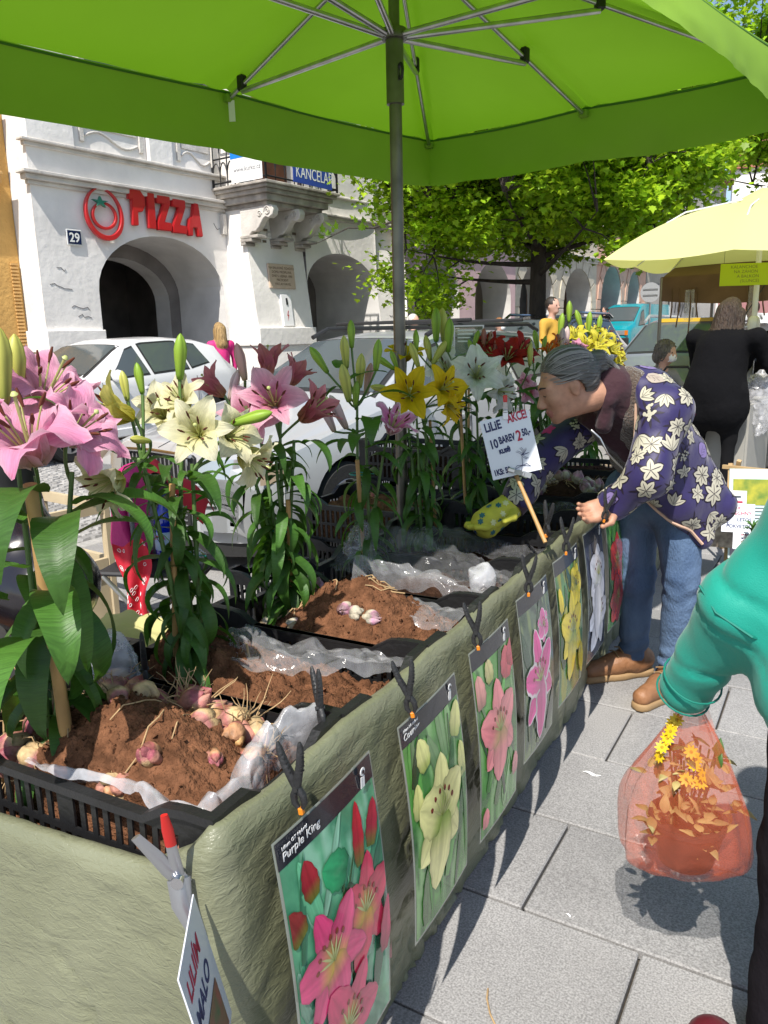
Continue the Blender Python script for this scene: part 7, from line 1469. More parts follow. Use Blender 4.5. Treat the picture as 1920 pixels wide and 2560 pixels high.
ry = MB(); ry.grid(3, 4, lambda u, v: (.18+v*.82, (u-.5)*.42*math.sin(math.pi*min(1, .15+.8*v)), .1*v*v)); rym = ry.mesh('ray', m_yf); dc = MB(); dc.lathe([(0, .1), (.2, .06), (.24, 0), (0, -.02)], 10); dcm = dc.mesh('flower', m_yc)
r_ = random.Random(9)
for k in range(150):
    a = r_.uniform(0, 6.28); z = r_.uniform(.05, .26); rd = r_.uniform(.02, .095)*(1.1-abs(z-.13)*3.2); p = Vector((math.cos(a)*rd*1.05, math.sin(a)*rd*.8, z)); link('leaf', lfm if z < .24 else lf2, pp, T(*p) @ RZ(r_.uniform(0, 360)) @ RX(r_.uniform(-20, 80)) @ Matrix.Scale(r_.uniform(.03, .045), 4))
b = MB()
for k in range(14): a = k*.45; b.tube([(0, 0, .09), (math.cos(a)*.03, math.sin(a)*.03, .15), (math.cos(a)*.045, math.sin(a)*.04, .25)], .0022, 5)
b.build('stems', m_pg, pp)
for (u, v, dd) in ((1676, 1828, 1.545), (1682, 1808, 1.56), (1648, 1890, 1.53), (1655, 1868, 1.53), (1668, 1846, 1.54), (1735, 1915, 1.53), (1728, 1880, 1.54), (1757, 1938, 1.53), (1752, 1957, 1.53), (1715, 1948, 1.52), (1740, 1898, 1.55), (1738, 1955, 1.53), (1692, 1800, 1.56)):
    p = at(u, v, d=dd); dv = vdir(r_.uniform(-.4, .4), r_.uniform(.2, .9), r_.uniform(.3, .9)); f = link('flower', dcm, pp, PPI @ frame(p, dv) @ Matrix.Scale(.015, 4))
    for k in range(9): link('ray', rym, f, RZ(40*k))
# ================================================================ PRICE CARD ON A CANE
m_card = mat('white_card', (.70, .73, .80), .35, coat=.2); m_ink = mat('marker_blue', (.012, .02, .10), .6); m_ink2 = mat('marker_red', (.42, .012, .05), .6); m_clip = mat('clip_steel', (.45, .46, .48), .3, metal=.9); m_redt = mat('clip_red_tip', (.50, .015, .012), .35)
pc = at(1262, 1115, d=2.46); card = thing('price_card', 'white handwritten LILIE price card clipped to a bamboo cane', 'sign', pc)
a0, a1 = at(1180, 1060, d=2.46), at(1302, 1030, d=2.46); xa = (a1-a0).normalized(); up_ = (a0-at(1233, 1201, d=2.44)); cw, chh = (a1-a0).length, up_.length; ya = (up_-xa*up_.dot(xa)).normalized(); za = xa.cross(ya)
bl = at(1233, 1201, d=2.44); CM = Matrix(((xa.x, ya.x, za.x, bl.x-pc.x), (xa.y, ya.y, za.y, bl.y-pc.y), (xa.z, ya.z, za.z, bl.z-pc.z), (0, 0, 0, 1)))
MB().box(0, 0, -.003, cw, chh, 0).build('card', m_card, card, CM, smooth=0); S = cw/.30
for (t, x, y, sz, m, sx) in (('LiLiE', .02, .235, .075, m_ink, .72), ('AKCE!', .165, .255, .072, m_ink2, .60), ('10', .028, .15, .075, m_ink, .7), ('BAREV', .088, .165, .060, m_ink, .56), ('KUSŮ', .075, .118, .034, m_ink, .8), ('2', .196, .16, .088, m_ink2, .75), ('50,-', .232, .178, .058, m_ink, .58), ('1KS: 50,-', .015, .018, .048, m_ink, .70)):
    text(t, sz*S, m, card, CM @ T(x*S, y*S*chh/cw/.98, .0012) @ RZ(3), ext=.0003, offset=.0012, sx=sx)
b = MB()
for k in range(5):
    a = R(-40+k*45); pts = [(.2*S+math.cos(a)*t*.04*S+.012*S*math.sin(t*3)*math.sin(a), .11*S+math.sin(a)*t*.045*S, .0012) for t in (0, .3, .6, .9, 1)]; b.tube(pts, .0007, 4); b.tube([(x+.008*S, y+.004*S, z) for x, y, z in pts], .0007, 4)
b.tube([(.2*S, .1*S, .0012), (.195*S, .06*S, .0012), (.18*S, .02*S, .0012)], .0009, 4)
for sd in (-1, 1): b.tube([(.19*S, .05*S, .0012), (.19*S+sd*.03*S, .055*S, .0012), (.19*S+sd*.05*S, .035*S, .0012), (.19*S, .05*S, .0012)], .0009, 4)
b.build('flower_drawing', m_ink, card, CM)
p0, p1 = at(1286, 1178, d=2.47), at(1352, 1330, d=2.36); MB().tube([p0.lerp(p1, t/6)-pc for t in range(-2, 8)], [.0065, .0065, .0074, .0065, .0065, .0074, .0065, .0065, .0074, .0065], 9).build('cane', m_cane, card, smooth=50)
def spring_clip(parent, M, L_, tip=True):
    o = MB().box(-.008, -.012, -.004, .008, .012, .004).build('clip', m_clip, parent, M, bevel=.002, smooth=0)
    for sd in (-1, 1):
        b = MB(); b.add([(-.008, sd*.004, 0), (.008, sd*.004, 0), (.006, sd*.012, L_*.6), (-.006, sd*.012, L_*.6), (-.008, sd*.001, 0), (.008, sd*.001, 0), (.006, sd*.009, L_*.6), (-.006, sd*.009, L_*.6)], [(0, 1, 2, 3), (7, 6, 5, 4), (0, 4, 5, 1), (1, 5, 6, 2), (2, 6, 7, 3), (3, 7, 4, 0)]); b.build('lever', m_clip, o)
        b = MB(); b.box(-.0065, min(sd*.0085, sd*.0155), L_*.55, .0065, max(sd*.0085, sd*.0155), L_); b.build('lever_tip', m_redt if tip else m_clip, o, bevel=.002, smooth=0)
    b = MB(); b.box(-.008, -.006, -L_*.5, .008, -.003, 0); b.box(-.008, .003, -L_*.5, .008, .006, 0); b.build('jaw', m_clip, o, smooth=0); return o
spring_clip(card, CM @ T(cw*.52, chh+.015, 0) @ RZ(90) @ RX(-90) @ RZ(0) @ RX(0) @ RY(0) @ RZ(90) if False else CM @ T(cw*.55, chh+.012, 0) @ RX(-90) @ RY(12), .05)
spring_clip(card, CM @ T(cw*.62, .0, .006) @ RX(-90) @ RY(-60), .05, False)
# ================================================================ BLACK SPRING CLAMPS
m_clampb = mat('clamp_black', (.018, .018, .019), .5, var=.3, vscale=30, bump=.2, bscale=80); m_orng = mat('clamp_orange_pad', (.65, .20, .01), .4)
def clamp_proto():
    P = []
    for sd in (-1, 1):
        b = MB(); prof = [(0, .012), (.016, .05), (.024, .085), (.026, .11)]
        pts = [(sd*(.004+x*1.0), z) for x, z in prof]; L_ = []; 
        for (x, z), w_ in zip(pts, (.013, .012, .010, .007)): L_.append((x-w_*.7, z)); 
        b.tube([(sd*.0, 0, -.004), (sd*.006, 0, .02), (sd*.02, 0, .06), (sd*.028, 0, .10), (sd*.029, 0, .115)], [.010, .012, .0105, .0085, .004], 8, flat=.75)
        b.tube([(0, 0, -.0), (-sd*.012, 0, -.02), (-sd*.013, 0, -.04), (-sd*.004, 0, -.056)], [.010, .0095, .0085, .005], 8, flat=.8)
        for k in range(5): b.box(sd*(.015+.0028*k)-.0098+.0006*k, -.0078+.0003*k, .04+.011*k, sd*(.015+.0028*k)+.0098-.0006*k, .0078-.0003*k, .0425+.011*k)
        P.append(b.mesh('lever', m_clampb, smooth=50))
    b = MB(); b.lathe([(0, -.013), (.007, -.013), (.007, .013), (0, .013)], 12, M=RX(90)); P.append(b.mesh('pivot', m_trim, smooth=40))
    b = MB(); b.box(-.006, -.007, -.07, .006, .007, -.052); P.append(b.mesh('pad', m_orng, bevel=.002, smooth=0)); return P
CLP = clamp_proto()
def clamp(label, u, v, rz, tilt, d=None, sc_=1., host=None):
    p = at(u, v, d=d) if d else at(u, v, x=-.655-.042*0-.03); o = thing('spring_clamp', label, 'clamp', p, group='black spring clamps holding the posters'); o.matrix_world = T(*p) @ RZ(rz) @ RY(tilt) @ Matrix.Scale(sc_*.62, 4)
    link('lever', CLP[0], o); link('lever', CLP[1], o); link('pivot', CLP[2], o); link('pad', CLP[3], o); return o
for (lab, u, v, dd, rz, ti) in (('black spring clamp on the Purple King poster', 742, 1968, 1.03, 10, -8), ('black spring clamp on the Courier poster', 1022, 1740, 1.33, 20, -10), ('black spring clamp at the corner of the second crate', 800, 1770, 1.27, -35, -15), ('black spring clamp on the salmon lily poster', 1190, 1580, 1.65, 20, -8), ('black spring clamp on the pink star lily poster', 1322, 1452, 1.98, 25, 0), ('black spring clamp on the bright yellow lily poster', 1416, 1352, 2.26, 20, 0), ('black spring clamp on the white lily poster under the hand', 1516, 1275, 2.62, 25, 10), ('black spring clamp above the foot of the price card', 1368, 1310, 2.35, -30, 5), ('black spring clamp on the back row crate', 362, 1672, 1.52, -40, 5)):
    clamp(lab, u, v, rz, ti, dd)
# steel clamp with the laminated leaflet at the near end
q = at(447, 2196, y=.655); st = thing('steel_clamp', 'steel spring clamp with one red tip on the near end of the tarpaulin', 'clamp', q); v1, v2 = vdir(-.45, .9, .3), vdir(-.02, 1, .25)
b = MB()
for (dv, L_, w0, red) in ((v1, .10, .011, 0), (v2, .118, .008, 1)):
    e = dv*L_; s_ = dv.cross(vdir(0, 0, 1)).normalized()
    bb = MB(); bb.tube([(-dv)*.015, dv*.02, e*.6, e], [w0, w0*1.1, w0*.85, w0*.6], 8, flat=.35); lv = bb.build('lever', m_clip, st, smooth=40)
    if red: MB().tube([e*.55, e*.8, e*1.03], [w0*.95, w0*.95, w0*.6], 8, flat=.5).build('lever_tip', m_redt, lv, smooth=40)
MB().tube([(0, 0, 0), vdir(.12, -.95, .3)*.035, vdir(.25, -.95, .25)*.075], [.016, .014, .007], 8, flat=.45).build('jaw', m_clip, st, smooth=40); MB().lathe([(0, -.012), (.009, -.012), (.009, .012), (0, .012)], 12, M=frame((0, 0, 0), vdir(0, 0, 1))).build('rivet', m_chrome, st, smooth=40)
lt0, lt1, lt2 = at(478, 2262, y=.635), at(505, 2235, y=.64), at(590, 2560, y=.60); lw = .10; lx = Vector((-.60, .80, .0)).normalized(); ly = vdir(-.2, .97, -.1); ly = (ly-lx*ly.dot(lx)).normalized(); lz = lx.cross(ly)
lf_ = thing('leaflet', 'white laminated leaflet with LILIÍM heading hanging edge-on from the steel clamp', 'leaflet', lt0); LM = Matrix(((lx.x, ly.x, lz.x, 0), (lx.y, ly.y, lz.y, 0), (lx.z, ly.z, lz.z, 0), (0, 0, 0, 1))) @ T(-.125, -.20, .0)
MB().box(0, 0, -.001, .145, .2, .001).build('sheet', mat('laminated_paper', (.66, .67, .74), .25, coat=.4), lf_, LM, smooth=0)
for sd in (1, -1):
    K = LM @ (T(.0, 0, .0015) if sd > 0 else T(.145, 0, -.0015) @ RY(180))
    text('LILIÍM', .036, m_ink2, lf_, K @ T(.012, .15, 0), ext=.0002, offset=.0006, shear=.15); text('MALO', .036, m_ink, lf_, K @ T(.012, .105, 0), ext=.0002, offset=.0006, shear=.15); MB().box(.02, .01, 0, .12, .085, .0006).build('photo', mat('leaflet_photo', (.30, .05, .04), .4, col2=(.05, .12, .04), vscale=25), lf_, K, smooth=0)
# ================================================================ STOOL, RUCKSACK, SCARF, BOTTLE BEHIND THE STALL
q = at(405, 1412, z=.45); sx_ = thing('folding_stool', 'black folding stool with aluminium legs behind the stall', 'stool', (q.x, q.y, 0), 20)
MB().box(-.23, -.17, .44, .23, .17, .46).build('seat', mat('stool_black', (.02, .02, .022), .6), sx_, bevel=.008, smooth=0)
for y in (-.16, .16):
    MB().tube([(-.2, y, .44), (.2, y, .01)], .011, 8).build('leg', m_alu, sx_); MB().tube([(.2, y*.93, .44), (-.2, y*.93, .01)], .011, 8).build('leg', m_trim, sx_)
MB().tube([(-.21, -.16, .02), (-.21, .16, .02)], .01, 8).build('cross_bar', m_trim, sx_)
SM = T(q.x, q.y, 0) @ RZ(20)
rk = thing('rucksack', 'magenta and grey rucksack standing on the folding stool', 'rucksack'); rk.matrix_world = SM @ T(-.10, .03, .462)
m_mag = mat('magenta_nylon', (.38, .008, .13), .6, bump=.2, bscale=60); m_rg = mat('rucksack_grey', (.16, .16, .17), .8, bump=.4, bscale=150)
F_ = Field(); F_.cap((0, 0, .1), (0, 0, .36), .10, .09).cap((-.06, .0, .1), (-.05, 0, .34), .08, .07, k=.05).cap((.07, .02, .1), (.06, .02, .34), .085, .075, 1, k=.05).cut((0, 0, .001), (0, 0, -1)); rb = link('pack', F_.mesh('pack', [m_mag, m_rg], .012, folds(.005, 10)), rk)
for y in (-.09,): MB().tube([(.0, y-.01, .38), (-.01, y-.05, .3), (-.0, y-.045, .18), (.02, y-.02, .06)], [.018, .02, .018, .008], 8, flat=.4).build('strap', m_mag, rb); MB().tube([(.035, y-.0, .38), (.03, y-.045, .3), (.03, y-.04, .12)], [.012, .012, .009], 8, flat=.4).build('strap', m_rg, rb)
bt = thing('water_bottle', 'large blue plastic bottle with a paper label on the stool', 'bottle'); bt.matrix_world = SM @ T(.06, -.06, .462)
b = MB(); b.lathe([(0, .004), (.036, 0), (.045, .012), (.046, .10), (.043, .11), (.046, .12), (.046, .2), (.04, .235), (.022, .275), (.014, .29), (.014, .305), (0, .305)], 24); b.build('body', mat('blue_pet', (.0, .02, .42), .08, trans=.35, spec=.8), bt, smooth=40)
MB().lathe([(.0472, .085), (.0472, .165)], 24).build('label', mat('bottle_label', (.10, .26, .52), .4, col2=(.55, .60, .62), vscale=18), bt); MB().lathe([(.017, .3), (.017, .325), (0, .326)], 16).build('cap', mat('cap_blue', (.0, .02, .30), .4), bt)
text('MATTONI'[:0] or 'LINA', .028, m_ink2, bt, T(-.04, -.049, .135) @ RX(90), ext=.0003)
m_scarf = mat('red_scarf', (.50, .012, .03), .75, bump=.3, bscale=20, bdist=.01)
sf = thing('scarf', 'red scarf with white flower print hanging over the stool edge', 'scarf'); sf.matrix_world = SM @ T(-.03, -.19, .47); b = MB()
def sfp(u, v): w_ = lerp(.075, .03, v**2)*(1+.2*math.sin(v*9)); a = (u-.5)*2; return (a*w_+.03*v+.012*math.sin(v*7), -.02-.035*math.cos(a*5+v*4)*(.4+.3*v)-.01, .14-.44*v+.02*math.sin(a*3))
b.grid(26, 36, sfp); sb_ = b.build('cloth', m_scarf, sf, smooth=70); b = MB(); r_ = random.Random(1)
for k in range(34):
    u, v = r_.uniform(.06, .94), r_.uniform(.02, .96); pts = []
    for j in range(7): a = j*math.pi/3; p = Vector(sfp(min(1, max(0, u+.045*math.cos(a))), min(1, max(0, v+.017*math.sin(a))))); pts.append(p+Vector((0, -.002, 0)))
    b.tube(pts, .0011, 4)
b.build('scarf_print', m_paper, sb_)
s2 = thing('scarf', 'red scarf bunched over the top of the rucksack', 'scarf'); s2.matrix_world = SM @ T(.02, .06, .86); b = MB(); b.grid(24, 14, lambda u, v: (lerp(-.17, .2, u), lerp(-.09, .06, v)+.02*math.sin(u*7), .04*math.sin(v*3.1)-.16*(u-.35)**2*3-.03*math.sin(u*9+v*4))); b.build('cloth', m_scarf, s2, smooth=70)
sheetp('small clear bag with snacks on the right of the stool', SM @ T(.17, -.02, .50), lambda u, v: (.05*math.cos(u*6.28)*math.sin(v*3.1), .05*math.sin(u*6.28)*math.sin(v*3.1), .04*math.cos(v*3.1)), m_film2, seed=21, amp=.02, name='plastic_bag')
# beige stacking crates
m_beige = mat('beige_plastic', (.52, .42, .27), .55, var=.15, vscale=6)
q = at(165, 1585, z=0.)
for k, lab in enumerate(('lower beige plastic crate standing behind the pink lilies', 'upper open-sided beige crate of the stack')):
    c_ = thing('beige_crate', lab, 'crate', (q.x-.12, q.y+.02, .002+.335*k), -6, group='beige crates behind the stall')
    for (x0, x1, y0, y1) in ((-.3, -.26, -.2, -.16), (.26, .3, -.2, -.16), (-.3, -.26, .16, .2), (.26, .3, .16, .2)): MB().box(x0, y0, 0, x1, y1, .33).build('corner_post', m_beige, c_, bevel=.006, smooth=0)
    for (z0, z1) in ((.0, .05), (.28, .33)): b = MB(); b.box(-.259, -.198, z0, .259, -.172, z1); b.build('rail', m_beige, c_, smooth=0); MB().box(-.259, .172, z0, .259, .198, z1).build('rail', m_beige, c_, smooth=0); MB().box(-.298, -.159, z0, -.272, .159, z1).build('rail', m_beige, c_, smooth=0); MB().box(.272, -.159, z0, .298, .159, z1).build('rail', m_beige, c_, smooth=0)
    if k == 0:
        for y in (-.185, .185): MB().box(-.259, y-.006, .051, .259, y+.006, .279).build('panel', m_beige, c_, smooth=0)
        for x in (-.285, .285): MB().box(x-.006, -.159, .051, x+.006, .159, .279).build('panel', m_beige, c_, smooth=0)
q = at(110, 1465, d=1.9); F_ = Field(); F_.ell((0, 0, .0), (.13, .12, .11)).cap((-.1, 0, .16), (-.05, 0, .0), .08, .11).cap((-.1, 0, .2), (-.1, .0, .38), .075, .08, 1); bk = thing('black_sack', 'shiny black plastic sack and bucket behind the left lilies', 'sack', (q.x, q.y, q.z)); link('sack', F_.mesh('sack', [mat('black_sack', (.012, .010, .013), .25, coat=.3), mat('bucket_black', (.014, .014, .015), .5)], .014, folds(.006, 9)), bk)
b = MB(); b.tube([(-.1+.085*math.cos(t*.3), .085*math.sin(t*.3), .40) for t in range(22)], .008, 6); b.build('rim', m_trim, bk)
MB().box(-.19, -.1, -q.z, .05, .1, -.1).build('stand', mat('stand_dark', (.03, .03, .03), .7), bk, smooth=0)
# ================================================================ THE OTHER STALL AT THE RIGHT
m_yel = mat('pale_yellow_canopy', (.74, .73, .34), .8, transl=.4, tcol=(.72, .74, .20)); m_wpole = mat('white_pole', (.70, .70, .66), .4, coat=.3)
YU = thing('market_umbrella', 'pale yellow market umbrella with white crank pole at the right', 'umbrella', (-.84, 8.7, .02)); YE = [Vector((math.cos(R(45+45*k-4)), math.sin(R(45+45*k-4)), 0))*(1.62 if k % 2 == 0 else 1.2) for k in range(8)]
b = MB(); b.grid(64, 12, lambda u, v: (lambda a, i, f: tuple((YE[i % 8].lerp(YE[(i+1) % 8], f))*(.10+.9*v)+Vector((0, 0, 2.58-.08*v-.44*v*v-.04*math.sin(f*3.14)*v))))(u*8, int(u*8), u*8-int(u*8)), wrap=True); b.build('canopy', m_yel, YU, smooth=30)
b = MB(); b.lathe([(.30, 2.54), (.2, 2.62), (.04, 2.70), (0, 2.70)], 16); b.build('vent_cap', m_yel, YU, smooth=40); b = MB(); b.tube([(0, 0, .1), (0, 0, 1.38)], .033, 12); b.tube([(0, 0, 1.38), (0, 0, 2.72)], .026, 12); b.build('pole', m_wpole, YU, smooth=40)
MB().lathe([(.034, 1.3), (.055, 1.33), (.06, 1.45), (.05, 1.5), (.03, 1.52)], 14).build('crank_housing', m_wpole, YU, smooth=40); MB().tube([(-.05, -.02, 1.42), (-.09, -.03, 1.42), (-.09, -.03, 1.24), (-.13, -.04, 1.23)], .009, 6).build('crank_handle', m_clip, YU)
MB().lathe([(0, 0), (.28, 0), (.28, .05), (.06, .08), (.045, .3), (.035, .3)], 20).build('base', m_black, YU, smooth=40)
for e in YE: MB().tube([(0, 0, 2.64), (e.x*.5, e.y*.5, 2.48), (e.x*.98, e.y*.98, 2.07)], .008, 6).build('rib', m_wpole, YU)
m_lime = mat('lime_paper', (.50, .62, .01), .7, transl=.3); pp_ = at(1865, 683, d=8.35); ls = thing('price_sheet', 'lime yellow handwritten sheet hanging under the yellow umbrella', 'sign', pp_, 22)
MB().box(-.23, -.003, -.11, .23, .003, .09).build('sheet', m_lime, ls, smooth=0)
for k, t in enumerate(('KALANCHOE', 'NA ZÁHON', 'A BALKON', '(SLUNCE)')): text(t, .04, mat('ink_olive', (.16, .18, .02), .7), ls, T(-.14+.03*k, -.0035, .045-.042*k) @ RX(90), ext=.0003)
for x in (-.2, .2): MB().tube([(x, 0, .085), (x, 0, .22)], .002, 4).build('string', m_trim, ls)
# brown canopy
m_brown = mat('brown_canvas', (.16, .095, .055), .85, transl=.2, var=.2, vscale=4)
BC0 = at(1655, 700, d=9.6); bs = thing('canopy_stall', 'brown canvas market stall canopy with hanging straps behind the yellow umbrella', 'stall', (BC0.x, BC0.y, 0), -6)
zt = BC0.z; b = MB(); b.grid(20, 12, lambda u, v: (u*3.0, v*2.2, zt+.02+.22*math.sin(v*3.14)+.03*math.sin(u*9)*math.sin(v*3.14))); b.build('canopy', m_brown, bs, smooth=60); b = MB(); b.grid(30, 5, lambda u, v: (u*3.0, -.015-.01*math.sin(u*40)*v, zt+.03-.26*v-.05*v*math.sin(u*6))); b.build('valance', m_brown, bs, smooth=60); b = MB(); b.grid(12, 5, lambda u, v: (-.015, u*2.2, zt+.03-.2*v)); b.build('valance', m_brown, bs, smooth=60)
for (x, y) in ((0, 0), (3, 0), (0, 2.2), (3, 2.2)): MB().tube([(x, y, 0), (x, y, zt+.02)], .02, 8).build('pole', mat('galvanised', (.22, .21, .19), .4, metal=.7), bs, smooth=40)
for k, x in enumerate((.12, .2, .32, .38, .9, .98, 1.05, 1.25)): MB().tube([(x, -.02, zt-.1), (x+.015, -.03, zt-.3), (x+rnd.uniform(-.03, .04), -.02, zt-.42-.1*(k % 3))], .008, 5).build('strap', m_brown, bs)
for x in (.27, .92): MB().box(x, -.03, zt-.45, x+.1, -.022, zt-.12).build('display_bag', m_film, bs, smooth=0)
MB().tube([(1.08, -.05, zt-.1), (.55, -.5, .75)], .006, 5).build('guy_line', m_trim, bs)
# grey cloth table below
q = at(1650, 1080, d=8.2); gt = thing('market_table', 'market table under a grey cloth beside the seated woman', 'table', (q.x, q.y+.1, 0), -8); b = MB(); b.box(-.22, -.4, .0, .9, .4, .78); b.build('cloth', mat('grey_oilcloth', (.32, .31, .28), .5, bump=.3, bscale=5), gt, bevel=.02, bseg=2, smooth=40)
for (x, l) in ((.4, 1), (.7, 2)): MB().cbox((x, 0, .838), (.2, .3, .11)).build('plant_tray', m_crate, gt, bevel=.01, smooth=0)
q = at(1688, 1010, d=8.5); wk = thing('shopping_trolley', 'black shopping trolley frame standing by the seated woman', 'trolley', (q.x, q.y, 0), 10); b = MB()
b.tube([(-.14, 0, .1), (-.14, 0, 1.0), (-.1, 0, 1.06), (.1, 0, 1.06), (.14, 0, 1.0), (.14, 0, .1)], .014, 8); b.build('frame', m_black, wk); MB().tube([(-.16, .0, .86), (.16, .0, .86)], .012, 8).build('cross_bar', m_black, wk); MB().box(-.13, -.2, .12, .13, -.02, .7).build('bag', mat('trolley_bag', (.04, .05, .09), .8), wk, bevel=.03, smooth=30); MB().box(-.16, -.02, .83, -.1, .02, .9).build('grip', m_redt, wk, smooth=0)
for x in (-.15, .15): MB().lathe([(.02, -.015), (.07, -.015), (.07, .015), (.02, .015)], 16, M=T(x, 0, .07) @ RY(90)).build('wheel', m_tyre, wk, smooth=40)
q = at(1655, 1085, d=9.1); chd = thing('chair', 'folding chair with a terracotta backrest under the seated woman', 'chair', (q.x-.05, q.y, 0), -115)
MB().box(-.22, -.2, .42, .22, .22, .45).build('seat', m_board, chd, bevel=.01, smooth=0); MB().box(-.22, -.26, .6, .22, -.23, .92).build('backrest', mat('terracotta_seat', (.42, .16, .09), .6), chd, bevel=.01, smooth=0)
for x in (-.2, .2): MB().tube([(x, -.24, 0), (x, -.24, .92)], .012, 8).build('leg', m_wpole, chd); MB().tube([(x, .2, 0), (x, .2, .42)], .012, 8).build('leg', m_wpole, chd)
# clear bags hanging at the right
for (u, v, lab) in ((1895, 1010, 'clear plastic bag of plants hanging at the right stall'),): sheetp(lab, T(*at(u, v, d=7.9)), lambda a, c: (.16*math.cos(a*6.28)*math.sin(c*3.1), .12*math.sin(a*6.28)*math.sin(c*3.1), .28*math.cos(c*3.1)), m_film2, seed=31, amp=.05, name='plastic_bag')
# far awnings
for (u, v, dd, w_, c_, lab) in ((1905, 745, 12.5, 1.6, (.42, .20, .20), 'dusty pink market awning at the right edge'), (1905, 700, 13.5, 1.4, (.0, .22, .12), 'green market awning at the right edge')):
    p = at(u, v, d=dd); aw = thing('market_awning', lab, 'awning', (p.x, p.y, 0), 4, group='far market awnings'); b = MB(); b.grid(12, 4, lambda a, c: (lerp(-.6, w_, a), c*1.2, p.z+.12*math.sin(c*3))); b.build('canopy', mat(lab[:10], c_, .8, transl=.2), aw, smooth=60); b = MB(); b.grid(24, 3, lambda a, c: (lerp(-.6, w_, a), -.01, p.z-.2*c+.015*math.sin(a*60)*c)); b.build('valance', mat(lab[:10], c_, .8), aw, smooth=60)
    for (x, y) in ((-.58, .0), (w_, 0), (-.58, 1.2), (w_, 1.2)): MB().tube([(x, y, 0), (x, y, p.z)], .02, 8).build('pole', m_wpole, aw)
# round traffic sign seen from the back
p = at(1627, 731, d=30); rs = thing('traffic_sign', 'round traffic sign on a post seen from the back', 'sign', (p.x, p.y, gz(p.y)), 0); MB().tube([(0, 0, 0), (0, 0, p.z-gz(p.y)+.35)], .035, 8).build('post', m_clip, rs); MB().lathe([(0, -.01), (.34, -.01), (.34, .01), (0, .01)], 28, M=T(0, -.05, p.z-gz(p.y)) @ RX(90)).build('disc', mat('sign_back', (.36, .37, .38), .5, metal=.3), rs, smooth=40)
for z in (-.1, .1): MB().box(-.25, -.075, p.z-gz(p.y)+z-.025, .25, -.061, p.z-gz(p.y)+z+.025).build('bracket', m_clip, rs, smooth=0)
# ================================================================ DISPLAY EASEL WITH LEAFLETS
q = at(1815, 1428, z=0.); m_pine = mat('pine_wood', (.50, .34, .17), .6, var=.2, vscale=12, uvw=(1, 1, .2)); ez = thing('display_easel', 'wooden display easel with information boards behind the shopper', 'easel', (q.x, q.y, 0), -14)
for (p0_, p1_) in (((0, 0, 0), (-.10, .22, .62)), ((.52, 0, 0), (.42, .22, .62)), ((-.22, .5, 0), (-.06, .24, .64)), ((.62, .5, 0), (.46, .24, .64))):
    MB().tube([p0_, p1_], .017, 4).build('leg', m_pine, ez, smooth=0)
MB().tube([(-.14, .20, .60), (.48, .20, .60)], .016, 4).build('rail', m_pine, ez, smooth=0); MB().tube([(-.02, .05, .15), (.5, .05, .15)], .014, 4).build('rail', m_pine, ez, smooth=0); MB().tube([(-.3, .42, .12), (.0, .02, .13)], .012, 4).build('rail', m_pine, ez, smooth=0)
def board(label, u, v, dd, w_, h_, rz, tilt, m, parts):
    p = at(u, v, d=dd); o = thing('information_board', label, 'leaflet', p, group='boards and leaflets on the easel'); o.matrix_world = T(*p) @ RZ(rz) @ RX(tilt); MB().box(-w_/2, -.003, -h_/2, w_/2, .003, h_/2).build('sheet', m, o, smooth=0)
    for (x0, z0, x1, z1, mm) in parts: MB().box(x0, -.006, z0, x1, -.0035, z1).build('photo', mm, o, smooth=0)
    return o
m_fld = mat('photo_field', (.06, .16, .02), .4, col2=(.45, .40, .03), vscale=14); m_fld2 = mat('photo_farm', (.06, .22, .55), .4, col2=(.40, .24, .12), vscale=5); m_blb = mat('photo_bulbs', (.42, .36, .28), .5, col2=(.10, .07, .05), vscale=22)
o = board('blue information board with farm photographs on the easel', 1905, 1285, 4.9, .36, .52, 18, -14, mat('board_cyan', (.50, .66, .66), .35), ((-.16, .05, .16, .2, m_fld), (-.17, -.25, .17, -.08, m_fld2)))
m_txt = mat('small_print', (.05, .06, .07), .7)
for k in range(4): MB().box(-.15, -.0045, .03-.02*k, .14-.03*(k % 2), -.0035, .036-.02*k).build('text_line', m_txt, o, smooth=0)
o = board('white leaflet with VŠECHNY LETOS POKVETOU in capitals', 1845, 1295, 4.7, .17, .16, 14, -14, m_card, ())
for (t, x, z, s_, m) in (('TEĎ LILIE ...', -.07, .05, .02, m_ink2), ('VŠECHNY', -.045, .018, .026, m_ink2), ('LETOS', -.005, -.018, .026, m_ink), ('POKVETOU', -.06, -.055, .026, m_ink)): text(t, s_, m, o, T(x, -.0036, z) @ RX(90), ext=.0003, offset=.0004)
b = MB()
for k in range(9): b.tube([(-.055, -.0038, -.03), (-.06+.02*math.cos(k), -.0038, -.02+.03*math.sin(k*.8))], .0012, 4)
b.build('flower_drawing', m_ink, o)
o = board('small tilted LILIÍM card with a red lily photo on the easel', 1862, 1352, 4.6, .12, .10, 10, -30, m_card, ((-.02, -.045, .035, -.005, mat('leaflet_photo', (.30, .05, .04), .4)),))
for (t, x, z, m) in (('LILIÍM PO', -.052, .026, m_ink2), ('MALO', -.02, .004, m_ink)): text(t, .018, m, o, T(x, -.0036, z) @ RX(90), ext=.0003, offset=.0003)
board('bulb photograph card half hidden behind the jacket', 1802, 1338, 4.8, .13, .14, 12, -14, m_blb, ()); board('white text leaflet beside the blue board', 1838, 1248, 4.85, .12, .1, 12, -14, m_card, ((-.04, -.02, .04, -.01, m_ink2), (-.04, .01, .03, .02, m_txt)))
q = at(1882, 1330, d=4.55); gp_ = thing('potted_plant', 'small bright green young lily in front of the blue board', 'plant', q)
